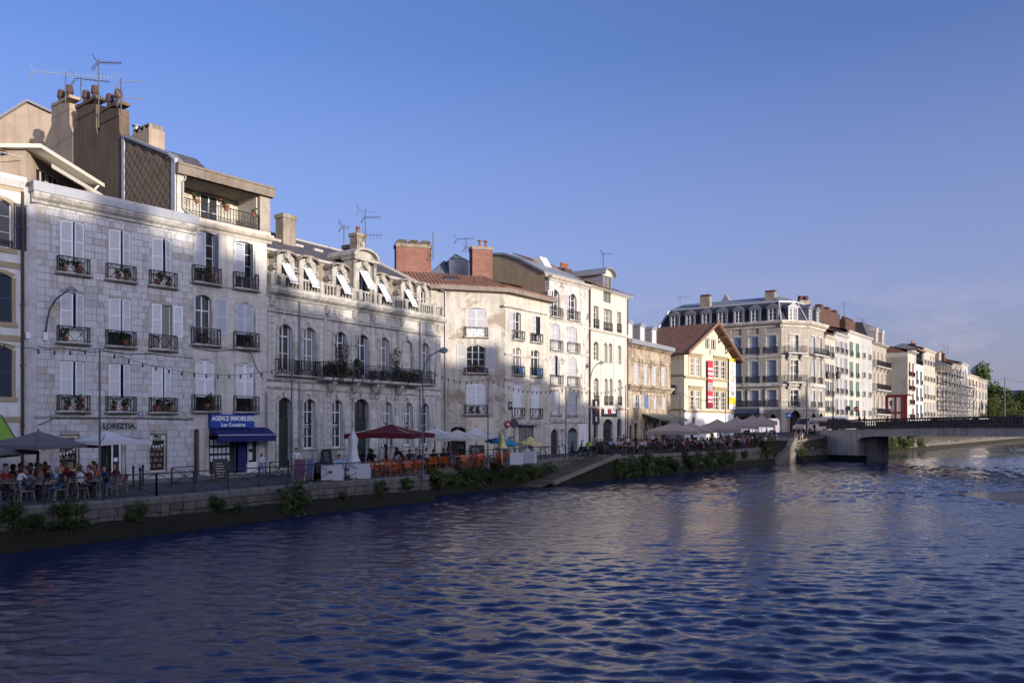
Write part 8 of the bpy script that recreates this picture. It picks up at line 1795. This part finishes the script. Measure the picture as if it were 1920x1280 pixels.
for px, Y, a, tpc, hr, lo_, kd in ((677, 52.8, .2, 'maroon', 'brown', 1, 'seat'), (690, 53.6, 2.4, 'black', 'dark', 0, 'seat_lean'), (698, 52.4, .4, 'black', 'dark', 0, 'seat'), (768, 52.9, .6, 'black', 'dark', 0, 'seat'), (787, 51.0, 3.0, 'navy', 'grey', 0, 'seat_lean'), (781, 54, .3, 'pale blue', 'brown', 0, 'seat'), (800, 54.4, .4, 'white', 'brown', 0, 'seat')): person(kd, street(px, Y), a, tpc, 'black', hr, lo_, wm, gm)
person('stand', street(842, 55.0), 2.2, 'pink', 'denim', 'brown', 1, ww, gm, 0, 1.0); person('stand', street(864, 57.2), -1.0, 'white', 'black', 'dark', 0, ww, gm, 1, 1.02)
for px, Y, a, tpc, hr in ((813, 52.9, 3.2, 'black', 'dark'), (832, 53.7, 3.0, 'black', 'brown'), (950, 58.2, 3.2, 'grey', 'grey')): person('seat', street(px, Y), a, tpc, 'black', hr, 0, ww, gm)
person('seat_back', street(990, 58.4), 2.6, 'white', 'beige', 'grey', 0, 'on the white armchair')
# crowded bar terrace
gc = 'people on the crowded bar terrace'; tops_ = ['white', 'black', 'pale blue', 'white', 'navy', 'black', 'beige', 'grey', 'white', 'red', 'black', 'white', 'white', 'pink', 'white', 'khaki', 'black', 'pale blue', 'orange', 'maroon']
hrs = ['dark', 'brown', 'dark', 'blond', 'dark', 'grey']; n_ = 0
spots = []
for px in range(1118, 1192, 13): spots.append((px, 76.5 + (px - 1118) * .03, 'before the bar'))
for px in range(1185, 1240, 12): spots.append((px, 75.6 + (px - 1185) * .07, 'under the first taupe parasol'))
for px in range(1190, 1262, 14): spots.append((px, 79.5 + (px - 1190) * .05, 'under the first taupe parasol'))
for px in range(1268, 1330, 12): spots.append((px, 81.5 + (px - 1268) * .09, 'before the gabled house'))
for px in range(1272, 1345, 15): spots.append((px, 86 + (px - 1272) * .06, 'before the gabled house'))
for px in range(1340, 1440, 12): spots.append((px, 87.5 + (px - 1340) * .075, 'at the far end of the terrace'))
for px in range(1352, 1440, 16): spots.append((px, 93 + (px - 1352) * .05, 'at the far end of the terrace'))
for px in range(1206, 1266, 13): spots.append((px, 74.2 + (px - 1206) * .085, 'along the railing'))
for px in range(1276, 1330, 13): spots.append((px, 79.0 + (px - 1276) * .095, 'along the railing'))
for px in range(1336, 1436, 14): spots.append((px, 84.6 + (px - 1336) * .085, 'along the railing'))
for px in range(1130, 1200, 15): spots.append((px, 79.3, 'by the bar wall'))
for i, (px, Y, w_) in enumerate(spots):
    pxj = px + random.uniform(-3, 3); Yj = Y + random.uniform(-.5, .5); a = RIV + random.choice((0, math.pi)) - math.pi / 2 + random.uniform(-.5, .5); kd = ['seat', 'seat_lean', 'seat', 'seat_back'][i % 4]
    p = street(pxj, Yj); ch = 'red' if i % 3 == 0 else 'dark'; put(ch, ('dark red' if ch == 'red' else 'dark wooden') + ' terrace chair ' + w_, p, a, 'chairs on the crowded bar terrace')
    person(kd, p, a, tops_[i % 20], ['black', 'denim', 'navy', 'beige'][i % 4], hrs[i % 6], 1 if i % 3 == 0 else 0, w_, gc, i % 2)
    if i % 2 == 0: q = Vector(p) + Vector((math.sin(a), -math.cos(a), 0)) * .62; q.z = street_z(q.y); put('dtable', 'dark square table ' + w_, q, a, 'tables on the crowded bar terrace')
for i, (px, Y, a, tpc, bt_, hr, kd, w_) in enumerate(((1118, 80.2, .6, 'beige', 'black', 'blond', 'stand', 'before the bar'), (1161, 79.0, .5, 'navy', 'black', 'dark', 'stand', 'before the bar'), (1170, 80, 1.0, 'black', 'denim', 'brown', 'stand', 'before the bar'), (1179, 77.6, -.8, 'white', 'black', 'dark', 'bend', 'before the bar'), (1192, 79, .8, 'black', 'navy', 'blond', 'stand', 'before the bar'),
                                                        (1225, 88, .2, 'white', 'black', 'dark', 'stand', 'behind the first taupe parasol'), (1250, 88.5, .4, 'beige', 'khaki', 'brown', 'walk', 'behind the first taupe parasol'), (1257, 90, 2.4, 'pale blue', 'black', 'dark', 'stand', 'behind the first taupe parasol'), (1271, 86.5, 1.4, 'white', 'black', 'dark', 'stand', 'before the gabled house'), (1298, 92, .8, 'maroon', 'denim', 'brown', 'stand', 'before the gabled house'), (1335, 92.5, .3, 'orange', 'black', 'dark', 'stand', 'before the gabled house'),
                                                        (1404, 98, 2.0, 'beige', 'denim', 'blond', 'stand', 'by the van'), (1452, 103.5, .6, 'red', 'black', 'dark', 'walk', 'right of the white van'), (1507, 103.5, -1.2, 'white', 'black', 'dark', 'walk', 'at the top of the stairs'), (1527, 105.5, .7, 'black', 'black', 'brown', 'stand', 'at the end of the bridge parapet'),
                                                        (1611, 116, 1.6, 'navy', 'black', 'dark', 'walk', 'on the bridge'), (1621, 119, 1.4, 'black', 'denim', 'brown', 'walk', 'on the bridge'))): person(kd, (at(px, Y).x, Y, 4.35 if px > 1600 else street_z(Y)), a, tpc, bt_, hr, i % 2, w_, 'standing people on the quay', (i + 1) % 2)
for i, (px, Y) in enumerate(((1493, 102.0), (1503, 101.6))): person('seat', (at(px, Y).x, Y, street_z(Y) - .28), -.4, ['pink', 'white'][i], 'beige', ['blond', 'brown'][i], i, 'on the top step of the stairs', None)
person('bend', f4r.world(f4r.u(970), -.1, 1), 0, 'white', 'black', 'dark', 0, 'x') if False else None
# --- motor scooter, motorcycle, bicycle
TYRE = plain('tyre', (.012, .012, .013), .8)
def wheel(t, x, r=.27, w_=.1, rim=STEEL):
    m = MB(); n = 16; m.add([((r - d) * math.cos(a) + x, y, (r - d) * math.sin(a) + r) for a in [2 * math.pi * i / n for i in range(n)] for d, y in ((0, -w_ * .25), (0, w_ * .25), (.08, w_ / 2), (.08, -w_ / 2))], [(i * 4 + j, i * 4 + (j + 1) % 4, ((i + 1) % n) * 4 + (j + 1) % 4, ((i + 1) % n) * 4 + j) for i in range(n) for j in range(4)])
    o = obj('wheel', m, TYRE, t); m = MB()
    for k in range(5): a = k * 1.2566; m.bar((x, 0, r), (x + (r - .07) * math.cos(a), 0, r + (r - .07) * math.sin(a)), .035)
    obj('rim', m, rim, o)
def moto(name, label, px, Y, rz, body, hv=None):
    t = thing(name, label, 'scooter' if 'scooter' in name else 'motorcycle', street(px, Y), rz); wheel(t, -.62); wheel(t, .62)
    obj('body', MB().prism([(-.85, .62), (-.75, .85), (-.15, .72), (.1, .45), (.42, .42), (.55, .85), (.62, .95), (.7, .7), (.5, .3), (-.4, .28)], -.17, .17), body, t); obj('seat', MB().prism([(-.8, .86), (-.75, .93), (-.3, .88), (-.05, .8), (-.15, .73)], -.16, .16), TYRE, t)
    m = MB(); m.bar((.62, 0, .3), (.5, 0, 1.05), .06); m.bar((.5, -.35, 1.06), (.5, .35, 1.06), .035); m.bar((.5, .25, 1.06), (.5, .3, 1.28), .02); m.box(.46, .24, 1.24, .5, .38, 1.34); m.box(.46, -.38, 1.24, .5, -.24, 1.34); obj('handlebar', m, IRON, t); obj('windscreen', MB().quad((.6, -.16, .95), (.6, .16, .95), (.5, .13, 1.4), (.5, -.13, 1.4)), GLASS, t); obj('headlight', MB().lathe([(.09, 0), (.07, .05)], (.68, 0, .86), 10), TEXTW, t); obj('exhaust', MB().tube((-.1, -.2, .3), (-.8, -.2, .42), .05, .06), STEEL, t)
    obj('top_case', MB().prism([(-1.1, .9), (-.75, .92), (-.78, 1.22), (-1.08, 1.2)], -.2, .2), hv or IRON, t)
HV = plain('fluorescent_yellow', (.30, .42, .04), .6)
moto('motor_scooter', 'big black motor scooter parked by the railing at the bar terrace', 1158, 71.6, -.15, plain('black_paint', (.012, .012, .016), .25)); moto('motorcycle', 'motorcycle with fluorescent yellow covers behind the railing', 1085, 68.6, 2.6, plain('black_paint', (.012, .012, .016), .25), HV); moto('motorcycle', 'dark motorcycle beside the fluorescent yellow one', 1102, 70.0, 2.8, plain('black_paint', (.012, .012, .016), .25)); moto('motor_scooter', 'dark scooter parked among the crowd near the white van', 1444, 98.0, .3, plain('black_paint', (.012, .012, .016), .25))
def bicycle(label, px, Y, rz, c):
    t = thing('bicycle', label, 'bicycle', street(px, Y), rz); wheel(t, -.52, .33, .04); wheel(t, .52, .33, .04); m = MB(); m.bar((-.52, 0, .33), (-.1, 0, .3), .03); m.bar((-.1, 0, .3), (.4, 0, .82), .03); m.bar((-.1, 0, .3), (-.22, 0, .85), .03); m.bar((-.22, 0, .78), (.4, 0, .82), .03); m.bar((-.52, 0, .33), (-.22, 0, .78), .025); m.bar((.52, 0, .33), (.38, 0, .95), .03); obj('frame', m, c, t); obj('handlebar', MB().bar((.38, -.26, .98), (.38, .26, .98), .03), IRON, t); obj('saddle', MB().prism([(-.36, .86), (-.08, .88), (-.1, .92), (-.36, .92)], -.07, .07), TYRE, t)
bicycle('silver bicycle leaning right of the yellow motorcycle', 1098, 67.6, .4, STEEL); bicycle('dark bicycle parked near the white van', 1428, 97.0, .8, IRON); bicycle('blue bicycle at the terrace end, left of the stairs', 1452, 99.5, .5, BLUES)
t = thing('waste_bin', 'dark barrel shaped bin between the motorcycles and the bar tables', 'bin', street(1131, 74.5)); obj('body', MB().lathe([(.42, 0), (.5, .4), (.5, .8), (.42, 1.15)], n=14), DARKW, t); obj('lid', MB().lathe([(.46, 1.15), (.46, 1.2), (.1, 1.24)], n=14), IRON, t)
# --- vans
def van(name, label, px, Y, rz, mat, s=1.0, camper=False):
    t = thing(name, label, 'van', (at(px, Y).x, Y, street_z(Y)), rz); t.scale = (s, s, s)
    prof = [(-2.3, .35), (-2.35, 1.0), (-2.25, 1.85), (-2.05, 2.02), (.9, 2.02), (1.25, 1.9), (1.85, 1.2), (2.3, .98), (2.42, .7), (2.38, .35)]
    m = MB(); n = len(prof); R_ = []
    for y, ins in ((-.92, .06), (-.96, 0), (.96, 0), (.92, .06)): R_ += [(x * (1 - ins * .3), y * (1 if z < 1.1 else .92), z - (ins if z > 1.8 else 0)) for x, z in prof]
    m.add(R_, [(k * n + i, k * n + (i + 1) % n, (k + 1) * n + (i + 1) % n, (k + 1) * n + i) for k in range(3) for i in range(n)] + [tuple(range(n))[::-1], tuple(range(3 * n, 4 * n))]); obj('body', m, mat, t)
    for k in (-1, 1):
        y = k * .90; Wn = MB()
        for a, c in ((-2.0, -.9), (-.8, .25)): Wn.box(a, min(y, y + k * .012), 1.2, c, max(y, y + k * .012), 1.75)
        Wn.prism([(.35, 1.2), (1.5, 1.2), (1.05, 1.75), (.35, 1.75)], min(y, y + k * .012), max(y, y + k * .012)); obj('window', Wn, GLASS, t)
        for x in (-1.45, 1.5): m = MB(); m.tube((x, k * .99, .33), (x, k * .78, .33), .33, n=16); o = obj('wheel', m, TYRE, t); obj('rim', MB().tube((x, k * 1.0, .33), (x, k * .98, .33), .18, n=12), STEEL, o)
        obj('headlight', MB().box(2.3, min(k * .6, k * .85), .75, 2.40, max(k * .6, k * .85), .95), TEXTW, t); obj('mirror', MB().box(1.35, min(k * .97, k * 1.15), 1.25, 1.45, max(k * .97, k * 1.15), 1.5), IRON, t)
    obj('windscreen', MB().quad((1.86, -.78, 1.24), (1.86, .78, 1.24), (1.30, .72, 1.9), (1.30, -.72, 1.9)), GLASS, t); obj('bumper', MB().box(2.3, -.9, .3, 2.5, .9, .55), IRON2, t)
    if camper: obj('stripe', MB().box(-2.2, -.99, .95, 1.9, -.965, 1.1), BROWND, t); obj('roof_awning', MB().box(-1.9, -1.05, 1.85, .9, -.9, 2.05), BROWN, t)
van('camper_van', 'beige camper van at the end of the bridge', 1520, 111, 3.75, plain('beige_paint', (.42, .36, .32), .3, 0, .05), 1.1, True); van('delivery_van', 'white van parked behind the far end of the terrace', 1425, 107, 2.8, plain('white_car_paint', (.62, .65, .72), .3, 0, .04), 1.1); van('delivery_van', 'white van roof showing behind the camper van at the bridge', 1556, 122, 3.2, plain('white_car_paint', (.62, .65, .72), .3, 0, .04), 1.05)
# --- aerials
ALU = plain('aluminium', (.5, .5, .52), .35, .8)
def aerial(label, base, h, yagis, mt=ALU):
    t = thing('tv_aerial', label, 'aerial', base, 0, 'television aerials on the roofs'); obj('mast', MB().tube((0, 0, 0), (0, 0, h), .035, n=5), IRON2, t)
    for (z, L, n, el, tail, ang) in yagis:
        m = MB(); m.bar((-tail, 0, z), (L, 0, z + .0), .035)
        for i in range(n): x = -tail + (L + tail) * (i + .5) / n; m.bar((x, 0, z - el), (x, 0, z + el), .018) if el > 0 else m.bar((x, el, z), (x, -el, z), .018)
        for k in (-1, 1):
            for q in range(3): m.bar((-tail, (q - 1) * .12, z + k * .05), (-tail - .25, (q - 1) * .12, z + k * .45), .018)
        obj('antenna', m, mt, t, rz=R(ang))
def pz(px, py, Y): return at(px, Y, zpix(py, Y))
aerial('long thin boom aerial above the left chimney wall', pz(123, 195, 47), 1.9, [(1.75, 2.6, 22, .16, 1.7, 12)]); aerial('aerial with a long boom pointing left above the beige chimney', pz(152, 190, 46.5), 1.35, [(1.3, 1.5, 8, .12, .3, 15)], IRON2)
aerial('tallest dark aerial above the left chimneys', pz(185, 240, 45), 3.9, [(3.7, 1.25, 16, .1, .1, 5), (1.6, .7, 6, .25, .1, 5)], IRON2); aerial('bright aerial with fanned rods right of the left chimneys', pz(227, 215, 44), 2.0, [(1.85, 1.3, 5, .05, .1, 5), (.9, 1.2, 12, .09, .0, 5)])
aerial('tall aerial behind the ornate house chimney', pz(685, 470, 62), 3.2, [(3.1, .9, 4, .05, .5, 30), (2.6, 1.2, 14, .08, .1, 0), (1.2, 1.3, 5, .3, 0, 0)], IRON2); aerial('short aerial left of the ornate house chimney', pz(645, 458, 60), 1.4, [(1.3, .5, 4, .2, .2, 40)], IRON2); aerial('aerial right of the wide brick chimney', pz(812, 487, 71), 2.5, [(2.3, 1.0, 8, .07, .1, 0), (1.7, 1.0, 12, .07, .1, 0), (.4, 1.0, 8, .07, .1, 0)])
aerial('aerial left of the narrow brick chimney', pz(874, 474, 73), 1.4, [(1.3, .7, 10, .08, .9, -10), (.5, .6, 6, .08, .1, 0)], IRON2); aerial('aerial on the curved dormer roof of the cream house', pz(1131, 509, 84), 2.0, [(1.85, .9, 8, .07, .1, 0)], IRON2)
aerial('thin leaning aerial above the dark brick chimneys', pz(1583, 597, 140), 2.8, [(2.6, 1.2, 6, .12, .2, 0)], IRON2); aerial('wide aerial between the mansard house and the dark chimneys', pz(1618, 612, 145), 1.6, [(1.4, 1.6, 9, .15, 1.0, 0), (1.0, .9, 5, .15, .5, 30)], IRON2); aerial('pair of aerials above the scaffolded house', pz(1770, 665, 190), 2.6, [(2.4, 1.4, 6, .2, .9, 0)], IRON2); aerial('aerial with crossbars above the dark far chimneys', pz(1777, 668, 195), 2.2, [(2.0, .8, 5, .3, .4, 0)], IRON2); aerial('small aerial at the left end of the mansard block roof', pz(1275, 573, 130), 1.6, [(1.4, 1.6, 7, .12, .3, 0)], IRON2)
# --- scaffolding and site hoarding
u0, u1 = lg.u(1757), lg.u(1813); o_ = lg.pt(u0, -2.2); t = thing('scaffolding', 'steel scaffolding tower wrapped round the far houses', 'scaffolding', (o_.x, o_.y, 4.0), math.atan2(dF.y, dF.x)); Ls_ = u1 - u0; nb = 12
for i in range(nb + 1):
    for v in (0, 1.4): obj('standard', MB().tube((Ls_ * i / nb, v, 0), (Ls_ * i / nb, v, 14.5 - 3.0 * (i > 7)), .09, n=5), STEEL, t)
for lv in range(6):
    z = 2.2 + lv * 2.1; Lx = Ls_ if z < 11 else Ls_ * .62; obj('deck', MB().box(0, 0, z, Lx, 1.4, z + .1), plain('deck_board', (.10, .11, .15), .7), t)
    for v in (0, 1.4): obj('rail', MB().tube((0, v, z + 1.0), (Lx, v, z + 1.0), .07, n=4), STEEL, t)
    for i in range(nb if z < 11 else 7): a, c = Ls_ * i / nb, Ls_ * (i + 1) / nb; obj('brace', MB().tube((a if (i + lv) % 2 else c, 0, z), (c if (i + lv) % 2 else a, 0, z + 2.1), .06, n=4), STEEL, t)
h0 = lg.pt(lg.u(1785), -4); t = thing('site_hoarding', 'white site hoarding with red lettering below the scaffolding', 'hoarding', (h0.x, h0.y, 4.0), math.atan2(dF.y, dF.x)); Lh = lg.u(1842) - lg.u(1785)
for i in range(8): obj('panel', MB().box(Lh * i / 8 + .04, 0, 0, Lh * (i + 1) / 8 - .04, .1, 2.6), WHITE, t)
text('lettering', 'RESTAURANT', RSIGN, t, (Lh * .2, -.03, 1.8), 1.1, ext=.01); obj('stripe', MB().prism([(.1, .2), (Lh * .05, .2), (Lh * .08, 2.4)], -.02, -.005), RSIGN, t)
# --- boats' mooring posts and debris under the bridge
t = thing('driftwood', 'tangle of driftwood caught on the bank beyond the bridge', 'driftwood', at(1835, 235, .2)); random.seed(4)
for i in range(16): a = random.uniform(0, 3.1); obj('branch', MB().tube((random.uniform(-5, 5), random.uniform(-1, 1), 0), (random.uniform(-5, 5), random.uniform(-1, 1), random.uniform(1, 3.5)), .14, .06, 5), BARK, t)
# --- thin clouds low over the trees
# --- labels that would repeat get their place in the picture
grp = {}
for o, lab, p in LABELLED: grp.setdefault(' '.join(lab.split()), []).append((o, p))
for lab, L in grp.items():
    L.sort(key=lambda q: q[1].x / max(1, q[1].y)); n = len(L)
    for i, (o, p) in enumerate(L):
        o['label'] = lab if n == 1 else lab + ', ' + (ORD[i] if i < n / 2 or n - i > 6 else ('rightmost' if i == n - 1 else ORD[n - 1 - i].replace('left', 'right')))
# ------------------------------------------------------------------ lettering becomes plain mesh
bpy.context.view_layer.update(); dg = bpy.context.evaluated_depsgraph_get()
for o in [o for o in sc.objects if o.type == 'FONT']:
    me = bpy.data.meshes.new_from_object(o.evaluated_get(dg)); nm = 'lettering'; n = bpy.data.objects.new(nm, me); COL.objects.link(n)
    n.parent = o.parent; n.location = o.location; n.rotation_euler = o.rotation_euler; n.scale = o.scale; c = o.data; bpy.data.objects.remove(o); bpy.data.curves.remove(c)
